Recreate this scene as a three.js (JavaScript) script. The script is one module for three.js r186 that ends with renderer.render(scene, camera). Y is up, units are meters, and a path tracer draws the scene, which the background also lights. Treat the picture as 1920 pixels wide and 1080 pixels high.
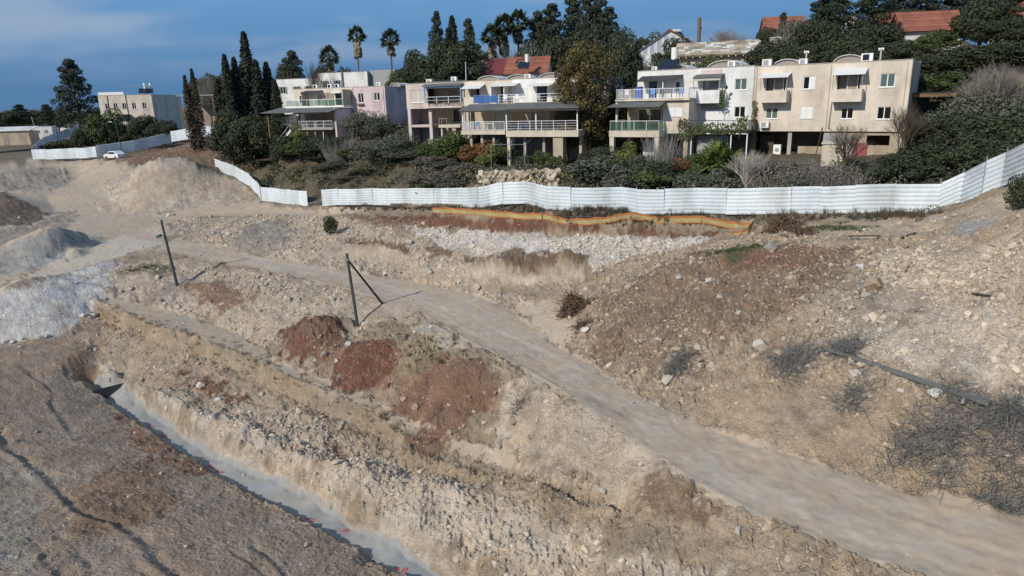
import * as THREE from 'three';
import { mergeGeometries } from 'three/addons/utils/BufferGeometryUtils.js';
import { ConvexGeometry } from 'three/addons/geometries/ConvexGeometry.js';

// ---------------------------------------------------------------- camera, sky, sun, exposure
const FOC = 1289, PITCH = 15.4 * Math.PI / 180, ROLL = 1.5 * Math.PI / 180, CAMY = 16;
const scene = new THREE.Scene();
const camera = new THREE.PerspectiveCamera(2 * Math.atan(540 / FOC) * 180 / Math.PI, 16 / 9, 0.5, 8000);
camera.position.set(0, CAMY, 0);
camera.rotation.order = 'YXZ';
camera.rotation.set(-PITCH, 0, -ROLL);
const renderer = new THREE.WebGLRenderer({ antialias: true });
renderer.toneMapping = THREE.LinearToneMapping;
renderer.toneMappingExposure = 0.95;
renderer.shadowMap.enabled = true;
const SUN = new THREE.Vector3(-0.60, 0.545, 0.60).normalize();
const sun = new THREE.DirectionalLight(new THREE.Color(1.0, 0.91, 0.78), 4.0);
sun.name = 'sun';
sun.position.copy(SUN).multiplyScalar(300).add(new THREE.Vector3(0, 0, -70));
sun.target.position.set(0, 0, -70);
sun.castShadow = true;
Object.assign(sun.shadow.camera, { left: -160, right: 160, top: 160, bottom: -160, near: 1, far: 700 });
sun.shadow.mapSize.set(4096, 4096);
scene.add(sun, sun.target);

// ---------------------------------------------------------------- noise and random
function rng(seed) { let s = seed | 0; return () => { s = (s + 0x6d2b79f5) | 0; let t = Math.imul(s ^ (s >>> 15), 1 | s); t = (t + Math.imul(t ^ (t >>> 7), 61 | t)) ^ t; return ((t ^ (t >>> 14)) >>> 0) / 4294967296; }; }
const NT = new Float32Array(65536); { const r = rng(77); for (let i = 0; i < 65536; i++) NT[i] = r() * 2 - 1; }
const hsh = (x, y) => NT[((Math.imul(x, 73856093) ^ Math.imul(y, 19349663)) >>> 3) & 65535];
function vn(x, y) {
  const xi = Math.floor(x), yi = Math.floor(y); let fx = x - xi, fy = y - yi;
  fx = fx * fx * fx * (fx * (fx * 6 - 15) + 10); fy = fy * fy * fy * (fy * (fy * 6 - 15) + 10);
  const a = hsh(xi, yi), b = hsh(xi + 1, yi), c = hsh(xi, yi + 1), d = hsh(xi + 1, yi + 1);
  return a + (b - a) * fx + (c - a) * fy + (a - b - c + d) * fx * fy;
}
const fbm = (x, y, o = 4, g = 0.5) => { let s = 0, a = 1, n = 0; for (let i = 0; i < o; i++) { s += a * vn(x, y); n += a; a *= g; const t = x * 1.62 + y * 1.18 + 7.3; y = y * 1.62 - x * 1.18 + 3.1; x = t; } return s / n; };
const ridge = (x, y, o = 3) => { let s = 0, a = 1, n = 0; for (let i = 0; i < o; i++) { s += a * (1 - 2 * Math.abs(vn(x, y))); n += a; a *= 0.5; const t = x * 1.7 + y * 1.1 + 5; y = y * 1.7 - x * 1.1 + 9; x = t; } return s / n; };
const clamp = (v, a = 0, b = 1) => v < a ? a : v > b ? b : v;
const sst = (a, b, v) => { const t = clamp((v - a) / (b - a)); return t * t * (3 - 2 * t); };
const mix = (a, b, t) => a + (b - a) * t;
const V3 = (x, y, z) => new THREE.Vector3(x, y, z);

// sky: clear blue, darker and hazier towards the horizon, thin streaks of cloud high on the west side
{
  const w = 1024, h = 512, d = new Float32Array(w * h * 4);
  for (let j = 0; j < h; j++) for (let i = 0; i < w; i++) {
    const el = (j + 0.5) / h * 180 - 90, ph = ((i + 0.5) / w - 0.5) * 2 * Math.PI, e = el * Math.PI / 180;
    const t = Math.pow(clamp((el + 0.5) / 8), 0.8), z = clamp(el / 90);
    let r = mix(0.066, 0.150, t), g = mix(0.162, 0.345, t), b = mix(0.320, 0.625, t);
    r = mix(r, 0.12, z); g = mix(g, 0.25, z); b = mix(b, 0.50, z);
    const dx = Math.cos(ph) * Math.cos(e), dy = Math.sin(e), dz = Math.sin(ph) * Math.cos(e);
    const cs = dx * SUN.x + dy * SUN.y + dz * SUN.z, gl = Math.pow(Math.max(0, cs), 6) * 0.22;
    r += gl; g += gl; b += gl * 0.95;
    if (el > 0) {
      const k = 1 / (dy + 0.14), cx = dx * k, cy = dz * k;
      const c = sst(-0.12, 0.5, fbm(cx * 0.8 + 3, cy * 2.2 + 1.7, 5, 0.55) + 0.34 * sst(0.1, -0.7, dx)) * sst(0.8, 6, el) * 0.95;
      r = mix(r, 0.36, c * 0.8); g = mix(g, 0.46, c * 0.8); b = mix(b, 0.60, c * 0.8);
    }
    if (el < 0) { const q = clamp(-el / 12); r = mix(r, 0.16, q); g = mix(g, 0.14, q); b = mix(b, 0.12, q); }
    d.set([r, g, b, 1], (j * w + i) * 4);
  }
  const t = new THREE.DataTexture(d, w, h, THREE.RGBAFormat, THREE.FloatType);
  t.mapping = THREE.EquirectangularReflectionMapping; t.magFilter = t.minFilter = THREE.LinearFilter; t.needsUpdate = true;
  scene.background = t; scene.environment = t;
}

// ---------------------------------------------------------------- pixel rays of the survey photograph -> places in the world
const cP = Math.cos(PITCH), sP = Math.sin(PITCH), cR = Math.cos(ROLL), sR = Math.sin(ROLL);
const fwd = V3(0, -sP, -cP), up0 = V3(0, cP, -sP);
const rgt = V3(cR, 0, 0).addScaledVector(up0, -sR), upv = V3(sR, 0, 0).addScaledVector(up0, cR);
const ray = (px, py) => fwd.clone().addScaledVector(rgt, (px - 960) / FOC).addScaledVector(upv, (540 - py) / FOC);
const at = (px, py, d) => ray(px, py).multiplyScalar(d).add(V3(0, CAMY, 0));
const atY = (px, py, y) => { const r = ray(px, py); return r.multiplyScalar((y - CAMY) / r.y).add(V3(0, CAMY, 0)); };

// ---------------------------------------------------------------- object helpers
const taken = new Map();
function numbered(n) { const k = taken.get(n) || 0; taken.set(n, k + 1); return k ? n + '_' + String(k).padStart(3, '0') : n; }
function tag(o, label, category, group, kind) { if (label) o.userData.label = label; if (category) o.userData.category = category; if (group) o.userData.group = group; if (kind) o.userData.kind = kind; return o; }
function metricUV(g) {
  const p = g.attributes.position, n = g.attributes.normal, uv = new Float32Array(p.count * 2);
  for (let i = 0; i < p.count; i++) {
    const ax = Math.abs(n.getX(i)), ay = Math.abs(n.getY(i)), az = Math.abs(n.getZ(i));
    const x = p.getX(i), y = p.getY(i), z = p.getZ(i);
    if (ay >= ax && ay >= az) { uv[2 * i] = x; uv[2 * i + 1] = z; } else if (ax >= az) { uv[2 * i] = z; uv[2 * i + 1] = y; } else { uv[2 * i] = x; uv[2 * i + 1] = y; }
  }
  g.setAttribute('uv', new THREE.BufferAttribute(uv, 2)); return g;
}
const flat = (g) => { g = g.index ? g.toNonIndexed() : g; for (const k of Object.keys(g.attributes)) if (k !== 'position' && k !== 'normal') g.deleteAttribute(k); return g; };
function mesh(name, geos, material, parent = scene) {
  const g = Array.isArray(geos) ? (geos.length > 1 ? mergeGeometries(geos.map(flat)) : flat(geos[0])) : geos;
  if (!g.attributes.uv) metricUV(g);
  const m = new THREE.Mesh(g, material);
  m.name = parent === scene ? numbered(name) : name;
  m.castShadow = m.receiveShadow = true; parent.add(m); return m;
}
function thing(name, label, category, pos, turn = 0, group) { const o = new THREE.Group(); o.name = numbered(name); if (pos) o.position.copy(pos); o.rotation.y = turn; tag(o, label, category, group); scene.add(o); return o; }
function bx(x0, x1, y0, y1, z0, z1) { const g = new THREE.BoxGeometry(x1 - x0, y1 - y0, z1 - z0); g.translate((x0 + x1) / 2, (y0 + y1) / 2, (z0 + z1) / 2); return g; }
function rod(a, b, r0, r1 = r0, seg = 6) {
  const d = b.clone().sub(a), g = new THREE.CylinderGeometry(r1, r0, d.length(), seg, 1); g.translate(0, d.length() / 2, 0);
  g.applyQuaternion(new THREE.Quaternion().setFromUnitVectors(V3(0, 1, 0), d.normalize())); g.translate(a.x, a.y, a.z); return g;
}
// bar of rectangular section between two points
function bar(a, b, w, h) {
  const d = b.clone().sub(a), L = d.length(), g = new THREE.BoxGeometry(w, h, L);
  const m = new THREE.Matrix4().lookAt(b, a, V3(0, 1, 0)); g.applyMatrix4(m); const c = a.clone().add(b).multiplyScalar(0.5); g.translate(c.x, c.y, c.z); return g;
}
// wall in the plane z = const (x,y rectangle, thickness t inwards) with rectangular openings
function holed(x0, x1, y0, y1, z0, z1, holes) {
  const xs = [...new Set([x0, x1, ...holes.flatMap((h) => [h[0], h[1]])])].filter((v) => v >= x0 && v <= x1).sort((a, b) => a - b), out = [];
  const ys = [...new Set([y0, y1, ...holes.flatMap((h) => [h[2], h[3]])])].filter((v) => v >= y0 && v <= y1).sort((a, b) => a - b);
  for (let j = 0; j < ys.length - 1; j++) {
    let run = null;
    for (let i = 0; i < xs.length; i++) {
      const cx = (xs[i] + xs[i + 1]) / 2, cy = (ys[j] + ys[j + 1]) / 2;
      const open = i === xs.length - 1 || holes.some((h) => cx > h[0] && cx < h[1] && cy > h[2] && cy < h[3]);
      if (!open) { if (run === null) run = xs[i]; } else if (run !== null) { out.push(bx(run, xs[i], ys[j], ys[j + 1], z0, z1)); run = null; }
    }
  }
  return out;
}

// ---------------------------------------------------------------- materials
function tex(n, f, srgb) {
  const d = new Uint8Array(n * n * 4);
  for (let j = 0; j < n; j++) for (let i = 0; i < n; i++) { const c = f(i / n, j / n); for (let k = 0; k < 3; k++) d[(j * n + i) * 4 + k] = clamp(Array.isArray(c) ? c[k] : c) * 255; d[(j * n + i) * 4 + 3] = 255; }
  const t = new THREE.DataTexture(d, n, n, THREE.RGBAFormat, THREE.UnsignedByteType);
  t.wrapS = t.wrapT = THREE.RepeatWrapping; t.magFilter = THREE.LinearFilter; t.minFilter = THREE.LinearMipmapLinearFilter; t.generateMipmaps = true; if (srgb) t.colorSpace = THREE.SRGBColorSpace; t.needsUpdate = true; return t;
}
// periodic noise: value noise on a wrapped lattice
const pvn = (x, y, p) => { const w = (a) => ((a % p) + p) % p, xi = Math.floor(x), yi = Math.floor(y); let fx = x - xi, fy = y - yi; fx = fx * fx * (3 - 2 * fx); fy = fy * fy * (3 - 2 * fy);
  const a = hsh(w(xi) + p * 31, w(yi)), b = hsh(w(xi + 1) + p * 31, w(yi)), c = hsh(w(xi) + p * 31, w(yi + 1)), e = hsh(w(xi + 1) + p * 31, w(yi + 1)); return a + (b - a) * fx + (c - a) * fy + (a - b - c + e) * fx * fy; };
const pf = (u, v, p, o) => { let s = 0, a = 1, n = 0; for (let i = 0; i < o; i++) { s += a * pvn(u * p, v * p, p); n += a; a *= 0.55; p *= 2; } return s / n; };
const plasterTex = tex(512, (u, v) => { const s = pf(u, v, 6, 5) * 0.26 + Math.min(0, pvn(u * 40, v * 5, 1e6) * 0.0) + pvn(u * 36, v * 4, 36) * 0.05; return [0.9 + s, 0.9 + s * 1.05, 0.9 + s * 1.2]; }, false);
plasterTex.repeat.set(0.16, 0.16);
const grainTex = tex(512, (u, v) => 0.5 + 0.5 * pf(u, v, 48, 3), false); grainTex.repeat.set(0.8, 0.8);
const gravelBump = (() => {             // angular stones of several sizes, for the loose ground
  const n = 1024, h = new Float32Array(n * n), r = rng(5);
  for (let s = 0; s < 5200; s++) {
    const cx = r() * n, cy = r() * n, R = 3 + 16 * Math.pow(r(), 5) + r() * 3, hh = 0.25 + 0.75 * r(), a = r() * 6.28, el = 0.6 + 0.4 * r(), k = 3 + Math.floor(r() * 3), tl = (r() - 0.5) * 0.7;
    for (let y = -R | 0; y <= R; y++) for (let x = -R | 0; x <= R; x++) {
      const X = (x * Math.cos(a) + y * Math.sin(a)) / R, Y = (-x * Math.sin(a) + y * Math.cos(a)) / (R * el), q = Math.hypot(X, Y), an = Math.atan2(Y, X), lim = 0.82 + 0.14 * Math.cos(an * k);
      if (q < lim) { const v = hh * (R / 19 + 0.2) * Math.min(1, (lim - q) * 3.5) * (1 + tl * X), i = ((cy + y + n) % n | 0) * n + ((cx + x + n) % n | 0); if (v > h[i]) h[i] = v; }
    }
  }
  return { n, h };
})();
const soilBump = tex(1024, (u, v) => { const g = gravelBump, i = (v * g.n | 0) * g.n + (u * g.n | 0); return 0.12 + 0.62 * g.h[i] + 0.16 * pf(u, v, 24, 4); }, false);
const soilMap = tex(1024, (u, v) => { const g = gravelBump, i = (v * g.n | 0) * g.n + (u * g.n | 0), st = clamp(g.h[i] * 5); const b = 0.74 + 0.24 * pf(u, v, 10, 6) + 0.26 * st * (0.6 + 0.6 * pvn(u * 128, v * 128, 128)); return [b, b, b * (1 + 0.02 * st)]; }, false);
const std = (r, g, b, o = {}) => { const m = new THREE.MeshStandardMaterial({ roughness: 0.85, metalness: 0, ...o }); m.color.setRGB(r, g, b); return m; };
const plaster = (r, g, b, o = {}) => std(r, g, b, { map: plasterTex, bumpMap: grainTex, bumpScale: 0.006, roughness: 0.92, ...o });
const glassPane = new THREE.MeshPhysicalMaterial({ color: 0xdfe8e6, roughness: 0.03, transmission: 1, thickness: 0, ior: 1.5 });
const greenGlass = new THREE.MeshPhysicalMaterial({ color: 0xc4e2d8, roughness: 0.06, transmission: 0.95, thickness: 0, ior: 1.5 });
const blueGlass = new THREE.MeshPhysicalMaterial({ color: 0x7aa8e0, roughness: 0.08, transmission: 0.7, thickness: 0, ior: 1.5 });
const M = {
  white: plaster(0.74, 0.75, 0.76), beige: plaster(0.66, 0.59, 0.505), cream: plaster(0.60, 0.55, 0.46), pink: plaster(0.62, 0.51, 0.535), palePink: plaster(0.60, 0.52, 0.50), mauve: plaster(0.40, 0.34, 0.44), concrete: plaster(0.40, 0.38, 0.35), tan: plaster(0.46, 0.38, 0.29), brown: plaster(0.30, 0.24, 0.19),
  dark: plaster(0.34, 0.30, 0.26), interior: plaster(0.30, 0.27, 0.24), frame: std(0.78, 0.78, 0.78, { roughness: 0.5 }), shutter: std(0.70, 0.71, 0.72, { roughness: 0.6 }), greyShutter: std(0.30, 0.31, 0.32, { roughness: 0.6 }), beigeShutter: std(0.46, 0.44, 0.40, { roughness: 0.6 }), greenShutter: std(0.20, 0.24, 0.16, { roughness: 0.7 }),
  awningGrey: std(0.13, 0.135, 0.13, { roughness: 0.8, bumpMap: grainTex, bumpScale: 0.01, map: plasterTex }), awningDark: std(0.045, 0.045, 0.048, { map: plasterTex }), awningWhite: std(0.66, 0.67, 0.66, { roughness: 0.7 }), metalGrey: std(0.30, 0.31, 0.32, { roughness: 0.45, metalness: 0.6 }), railWhite: std(0.72, 0.74, 0.76, { roughness: 0.45 }), railBlue: std(0.12, 0.24, 0.50, { roughness: 0.5 }), railBlack: std(0.03, 0.03, 0.03, { roughness: 0.5 }),
  tarRoof: std(0.20, 0.20, 0.20, { map: plasterTex }), roofWhite: std(0.62, 0.62, 0.62, { map: plasterTex }), tile: std(0.30, 0.108, 0.068, { map: plasterTex }), tileB: std(0.34, 0.135, 0.088, { map: plasterTex }), tileC: std(0.255, 0.095, 0.066, { map: plasterTex }), maroon: std(0.16, 0.035, 0.035, { roughness: 0.6 }), oldBoard: std(0.36, 0.31, 0.22, { map: plasterTex }), oldBoardB: std(0.46, 0.44, 0.40, { map: plasterTex }), oldBoardC: std(0.25, 0.22, 0.16, { map: plasterTex }),
  wood: std(0.22, 0.13, 0.06, { map: plasterTex }), darkWood: std(0.07, 0.05, 0.035, { map: plasterTex }), oldPole: std(0.13, 0.14, 0.138, { map: plasterTex, bumpMap: grainTex, bumpScale: 0.01 }), pole: std(0.055, 0.065, 0.065, { map: plasterTex, bumpMap: grainTex, bumpScale: 0.01 }), solar: std(0.01, 0.015, 0.035, { roughness: 0.12 }), tankWhite: std(0.75, 0.75, 0.74, { roughness: 0.4 }), blue: std(0.03, 0.10, 0.45, { roughness: 0.5 }), red: std(0.26, 0.075, 0.08), stone: plaster(0.42, 0.36, 0.28), green: std(0.02, 0.10, 0.09), orange: std(0.38, 0.145, 0.045, { roughness: 0.9, map: plasterTex }), yellow: std(0.37, 0.30, 0.14, { roughness: 0.9, map: plasterTex }), black: std(0.015, 0.015, 0.016, { roughness: 0.5 }), steel: std(0.05, 0.052, 0.055, { roughness: 0.55, metalness: 0.3 }),
};
// ---------------------------------------------------------------- terrain: break lines surveyed as [column, row, level], membrane in between
const FR = { R: [35.515, -62.903, 34], M: [7.067, -82.545, 24], L: [-18.476, -108.518, 23] };   // house rows: right end of the front wall, turn
const frame = (k, u, w) => { const [x, z, a] = FR[k], t = a * Math.PI / 180; return [x + Math.cos(t) * u - Math.sin(t) * w, z + Math.sin(t) * u + Math.cos(t) * w]; };
const LINES = [
  [[330,445,.9],[480,478,.7],[640,505,.5],[760,525,.4],[860,545,.3],[960,580,.2],[1030,640,.1],[1130,700,0],[1240,760,0],[1400,830,0],[1500,860,0],[1700,920,0],[1920,960,0],[2300,1010,0]],
  [[280,470,.9],[400,492,.7],[560,520,.5],[700,560,.4],[780,585,.3],[870,640,.2],[1000,710,.1],[1130,790,0],[1270,890,0],[1400,960,0],[1600,1050,0],[1700,1080,0],[1900,1150,0],[2300,1250,0]],
  [[207,557,-1.2],[300,577,-1.7],[333,587,-1.9],[433,617,-2.3],[530,672,-2.6],[620,712,-2.8],[694,743,-2.9],[780,782,-3],[827,809,-3],[924,833,-2.9],[966,852,-2.8],[1060,895,-2.3],[1150,938,-1.7]],
  [[173,567,-1.3],[233,590,-1.6],[300,613,-1.9],[367,633,-2.1],[433,660,-2.4],[500,683,-2.6],[547,713,-2.75],[609,735,-2.9],[694,774,-3],[772,829,-3.1],[850,852,-3.1],[960,888,-3],[1060,928,-2.5],[1160,958,-1.9]],
  [[173,592,-2.50],[233,617,-2.80],[300,642,-3.10],[367,664,-3.35],[433,692,-3.60],[547,747,-3.90],[609,770,-4.05],[694,810,-4.20],[772,862,-4.30],[850,887,-4.30],[960,922,-4.20],[1060,957,-3.70],[1160,987,-3.00]],
  // trench: floor, foot and top of the far wall, spoil bank
  [[225,735,-6.2],[300,785,-6.2],[400,855,-6.2],[500,900,-6.2],[590,940,-6.2],[665,990,-6.2],[750,1030,-6.2],[825,1080,-6.2],[1010,1180,-6.2]],
  [[222,706,-5.1],[300,757,-5.0],[400,824,-5.0],[500,868,-5.0],[590,907,-5.0],[665,952,-5.0],[750,992,-5.0],[850,1042,-5.0],[930,1080,-5.0],[1100,1160,-5]],
  [[180,676,-4.4],[300,742,-4.35],[380,780,-4.3],[460,795,-4.1],[520,830,-4.15],[575,860,-4.1],[640,875,-4.0],[750,905,-3.95],[820,910,-3.8],[900,940,-3.7],[950,990,-3.9],[1060,1060,-3.9],[1120,1090,-4]],
  [[330,730,-4.35],[480,790,-4.5],[600,850,-4.6],[700,865,-4.5],[800,890,-4.4],[900,915,-4.3]],
  // ground on the near side of the trench
  [[161,716,-5.4],[181,735,-5.5],[231,775,-5.65],[311,830,-5.7],[391,880,-5.7],[461,920,-5.7],[541,960,-5.7],[636,1010,-5.7],[721,1060,-5.7],[811,1110,-5.7],[971,1190,-5.7]],
  [[150,718,-4.9],[185,700,-4.7],[214,698,-4.8]],
  [[0,1080,-4.9],[300,1070,-5.0],[500,1080,-5.15]], [[0,900,-4.8],[150,860,-5.0],[300,920,-5.05]], [[0,780,-4.5],[120,760,-4.9]], [[-200,1000,-4.6],[-200,800,-4.2]],
  [[100,690,-4.0],[165,650,-3.3]],
  // white spoil heap and ramp
  [[-120,655,-3.2],[0,645,-3.3],[50,641,-3.2],[100,631,-3.0],[143,614,-2.6],[180,590,-2.2]],
  [[-100,572,-.4],[0,553,-.2],[60,535,.1],[130,510,.3],[200,488,.5]],
  [[-100,540,.2],[0,540,.2],[100,490,.4],[180,460,.7],[213,448,.8]],
  // grey mound, dark mound, rubble mound, sand mound
  [[10,470,1.4],[60,447,2.2],[110,438,2.6],[165,443,1.9]], [[0,520,.4],[60,505,.4],[120,490,.5],[190,455,.9]], [[-80,480,.8],[-20,450,1]], [[0,450,1.0],[60,428,1.1],[150,415,1.1],[200,430,1]],
  [[-60,366,3.6],[0,362,4.4],[40,378,3.2]], [[0,425,1.3],[60,420,1.3],[105,398,1.4],[90,375,1.8]],
  [[-60,330,4.6],[0,328,4.7],[60,315,5.5],[100,319,4.9]], [[0,356,3.1],[70,358,3],[135,347,3.1],[140,328,3.9]],
  [[0,312,4.7],[120,301,5.5],[190,299,6.3],[235,297,6.8]], [[150,345,3.2],[180,370,2.1],[200,400,1.2],[150,395,1.4]],
  [[246,318,6.4],[300,304,7.6],[337,296,8.0],[366,306,7.2]], [[180,342,3.5],[200,370,2.1],[230,392,1.3],[262,405,1.0],[320,397,1.2],[375,387,1.5]],
  [[255,300,6.7],[300,285,7.0],[340,275,7.4]],
  [[300,422,.9],[380,402,1.2],[480,399,1.7],[560,399,2.3],[640,398,3.1]],
  // boundary fence
  [[60,299,6.0],[100,299,6.2],[180,296,6.6],[235,288,7.0],[330,272,8.6],[420,262,9.4]],
  [[405,320,5.4],[440,335,4.6],[475,352,3.4],[490,375,2.4],[580,387,2.8],[605,387,3.6],[700,385,4],[800,388,4.7],[900,390,5.6],[985,385,6.4],[1070,395,6.4],[1200,400,6.4],[1400,402,6.6],[1600,400,7.2],[1757,402,7.6],[1840,365,9.4],[1920,335,10.8],[2000,305,12]],
  // bank above the road
  [[310,407,1.0],[400,409,1.4],[500,407,1.9],[600,407,2.6],[650,402,3.2],[750,402,4.0],[812,404,4.7],[1015,420,5.3],[1240,428,5.4],[1370,435,5.5]],
  [[380,440,1.1],[500,445,1.4],[600,457,1.8],[680,462,2.1],[750,476,1.95]], [[600,481,1.0],[680,488,1.0],[750,498,.9]],
  [[700,432,3.1],[812,422,3.9],[1015,438,4.5],[1240,443,4.8],[1330,446,5.2]],
  [[812,398,4.9],[900,405,5.2],[1015,412,5.6],[1110,416,5.7],[1240,418,5.8],[1370,423,5.9],[1440,430,6.1]],
  [[800,480,2.0],[870,468,2.9],[960,478,3.1],[1100,486,3.6],[1180,484,3.8],[1330,452,5.1]],
  [[880,491,2.4],[950,499,2.5],[1020,486,3.1],[1090,488,3.2]], [[886,520,1.2],[960,533,1.1],[1020,536,1.3],[1095,538,1.5]], [[960,560,.6],[1060,565,1.2]],
  // slope on the right
  [[1100,610,1.0],[1150,560,2.6],[1250,510,4.4],[1400,470,5.9],[1500,458,6.3],[1650,440,7.0],[1760,435,7.3]],
  [[1200,690,.9],[1300,620,2.8],[1500,560,4.6],[1700,520,6],[1920,480,7.6]],
  [[1330,725,1.2],[1400,690,2.4],[1550,672,3.4],[1650,690,3.8],[1760,742,3.5],[1860,792,3.1],[1960,805,3.3]],
  [[1360,800,.25],[1450,835,.25],[1650,890,.35],[1850,935,.4]], [[1440,740,1.7],[1600,775,2.0],[1720,815,1.9],[1850,860,1.7]],
  [[1920,620,5.8],[2050,560,8]], [[1920,430,8.4],[1900,380,9.4],[2050,400,11]],
  // below the road
  [[1285,930,-.4],[1400,1000,-.5],[1500,1060,-.5]], [[1250,975,-1.5],[1300,1040,-1.9],[1350,1090,-2.1]], [[1180,1050,-2.7],[1250,1100,-3]], [[1080,1010,-3.4],[1010,1080,-4.4]],
  [[333,537,-.3]], [[672,612,-.9]], [[220,497,.2],[300,492,.35],[400,505,.45]], [[250,530,-.4],[290,550,-.9]], [[450,535,-.1],[560,560,-.2],[600,597,-.7],[640,612,-.9]], [[700,590,-.1],[760,612,-.25],[850,646,.15]], [[400,560,-1.0],[500,600,-1.4]],
  [[565,640,-1.5],[600,650,-1.9]], [[680,660,-1.6],[760,690,-1.5],[860,680,-.5],[900,720,-.9]], [[950,735,-.5],[1050,800,-.8],[1130,860,-1.0]],
];
const WORLD = [   // behind the fence and beyond the picture: [x, z, level]
  
  [0, -118, 17], [-20, -135, 15], [-45, -140, 11.2], [-62, -150, 9.8], [-85, -165, 8.5], [-110, -170, 7], [25, -106, 17.6], [40, -92, 17.6], [56, -84, 19], [60, -110, 22], [30, -150, 19.5], [85, -90, 25], [75, -60, 19], [46, -56, 12.2], [58, -48, 14.5], [45, -40, 13.5], [60, -30, 15], [52, -68, 15.5], [90, -150, 26],
  [-60, -30, -3], [-90, -60, -1.5], [-130, -110, 2], [-150, -160, 4], [-30, -5, -5], [10, -5, -4], [40, -8, 2], [60, 10, 8], [0, 40, -4], [-100, 20, -4], [120, 40, 14],
  [0, -250, 15], [-150, -250, 6.5], [-300, -330, 8], [-300, -100, 2], [200, -200, 27], [300, -50, 24], [100, -380, 18], [-150, -420, 10], [0, -600, 12], [400, -600, 18], [-420, -600, 10], [-420, 60, -3], [420, 60, 18],
];
function solveGrid(x0, z0, h, nx, nz, lines, border) {
  let prev = null, v, fixed;
  for (let k = 5; k >= 0; k--) {
    const s = h * (1 << k), cx = Math.floor((nx - 1) / (1 << k)) + 2, cz = Math.floor((nz - 1) / (1 << k)) + 2;
    v = new Float32Array(cx * cz); fixed = new Float32Array(cx * cz); const acc = new Float32Array(cx * cz);
    for (const L of lines) for (let i = 0; i < L.length; i++) {
      const a = L[i], b = L[Math.min(i + 1, L.length - 1)], n = Math.max(1, Math.ceil(Math.hypot(b[0] - a[0], b[1] - a[1]) / (s * 0.5)));
      for (let q = 0; q < n; q++) { const t = q / n, X = Math.round((mix(a[0], b[0], t) - x0) / s), Z = Math.round((mix(a[1], b[1], t) - z0) / s); if (X >= 0 && Z >= 0 && X < cx && Z < cz) { acc[Z * cx + X] += mix(a[2], b[2], t); fixed[Z * cx + X]++; } }
    }
    for (let j = 0; j < cz; j++) for (let i = 0; i < cx; i++) {
      const o = j * cx + i;
      if (border && (i === 0 || j === 0 || i >= cx - 2 || j >= cz - 2)) { acc[o] = border(x0 + i * s, z0 + j * s); fixed[o] = 1; }
      if (fixed[o]) v[o] = acc[o] / fixed[o];
      else if (prev) { const fx = Math.min(i / 2, prev.cx - 1.001), fz = Math.min(j / 2, prev.cz - 1.001), ix = fx | 0, iz = fz | 0, tx = fx - ix, tz = fz - iz, p = prev.v, q = iz * prev.cx + ix; v[o] = mix(mix(p[q], p[q + 1], tx), mix(p[q + prev.cx], p[q + prev.cx + 1], tx), tz); }
      else v[o] = 4;
    }
    const it = k === 5 ? 400 : k > 2 ? 150 : 70;
    for (let n = 0; n < it; n++) for (let j = 0; j < cz; j++) for (let i = 0; i < cx; i++) {
      const o = j * cx + i; if (fixed[o]) continue;
      const l = v[i ? o - 1 : o + 1], r = v[i < cx - 1 ? o + 1 : o - 1], u = v[j ? o - cx : o + cx], d = v[j < cz - 1 ? o + cx : o - cx];
      v[o] += 1.75 * ((l + r + u + d) / 4 - v[o]);
    }
    prev = { v, cx, cz };
  }
  const { cx, cz } = prev;
  if (border) { const b = v.slice(); for (let j = 1; j < cz - 1; j++) for (let i = 1; i < cx - 1; i++) { const o = j * cx + i; v[o] = (b[o] * 2 + b[o - 1] + b[o + 1] + b[o - cx] + b[o + cx]) / 6; } }
  return (x, z) => { const fx = clamp((x - x0) / h, 0, cx - 1.001), fz = clamp((z - z0) / h, 0, cz - 1.001), ix = fx | 0, iz = fz | 0, tx = fx - ix, tz = fz - iz, q = iz * cx + ix; return mix(mix(v[q], v[q + 1], tx), mix(v[q + cx], v[q + cx + 1], tx), tz); };
}
const worldLines = LINES.map((L) => L.map(([a, b, y]) => { const p = atY(a, b, y); return [p.x, p.z, y]; }));
let FOOT;
{ // foot of the near trench wall, a little way in from its top
  FOOT = worldLines[9].map(([x, z]) => [x + 0.22, z - 0.27, -6.2]); worldLines.push(FOOT);
}
for (const p of WORLD) worldLines.push([p]);
worldLines.push([[-8, -77.5, 7.2], [-2, -72, 7.9], [5, -67.5, 8.1], [12, -64, 7.8], [22, -61, 8.3], [30, -56, 8.9], [34, -53, 9.6]], [[-6, -73.5, 6.2], [-2, -69.3, 6.6], [4, -65.7, 6.9]]);
const foot = (k, us, w, f) => worldLines.push(us.map((u) => [...frame(k, u, w), f(u)]));
{ const R = [-31, -27, -22.2, -21.8, -14, -13.4, -7, -6.5, 2.5], Mm = [-21.5, -18, -12, -11.5, 4.5], Ll = [-18, -14, -7, -6, 1.5];
  const fr = (u) => u < -22 ? 9.2 : u < -13.6 ? 9.5 : 10.0, fm = (u) => u < -12 ? 10.3 : 8.9, fl = (u) => u < -6.5 ? 10.2 : 11.0;
  foot('R', R, 4.9, (u) => fr(u) - .35); foot('R', R, .4, fr); foot('R', R, -4.6, fr); foot('R', R, -9.6, () => 14.6);
  foot('M', [-17, -12, -11.5, 4.5], 7.5, (u) => u < -16 ? 8.6 : fm(u) - .5); foot('M', Mm, .8, fm); foot('M', Mm, -4, (u) => fm(u) + .2); foot('M', Mm, -9.6, () => 14.4);
  foot('L', [-15, -7, -6, 1.5], 7, (u) => u < -14 ? 9.0 : fl(u) - .9); foot('L', Ll, .2, fl); foot('L', Ll, -4.8, fl); foot('L', Ll, -10.5, () => 14.2); }
const coarse = solveGrid(-424, -624, 4, 214, 174, worldLines, null);
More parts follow.
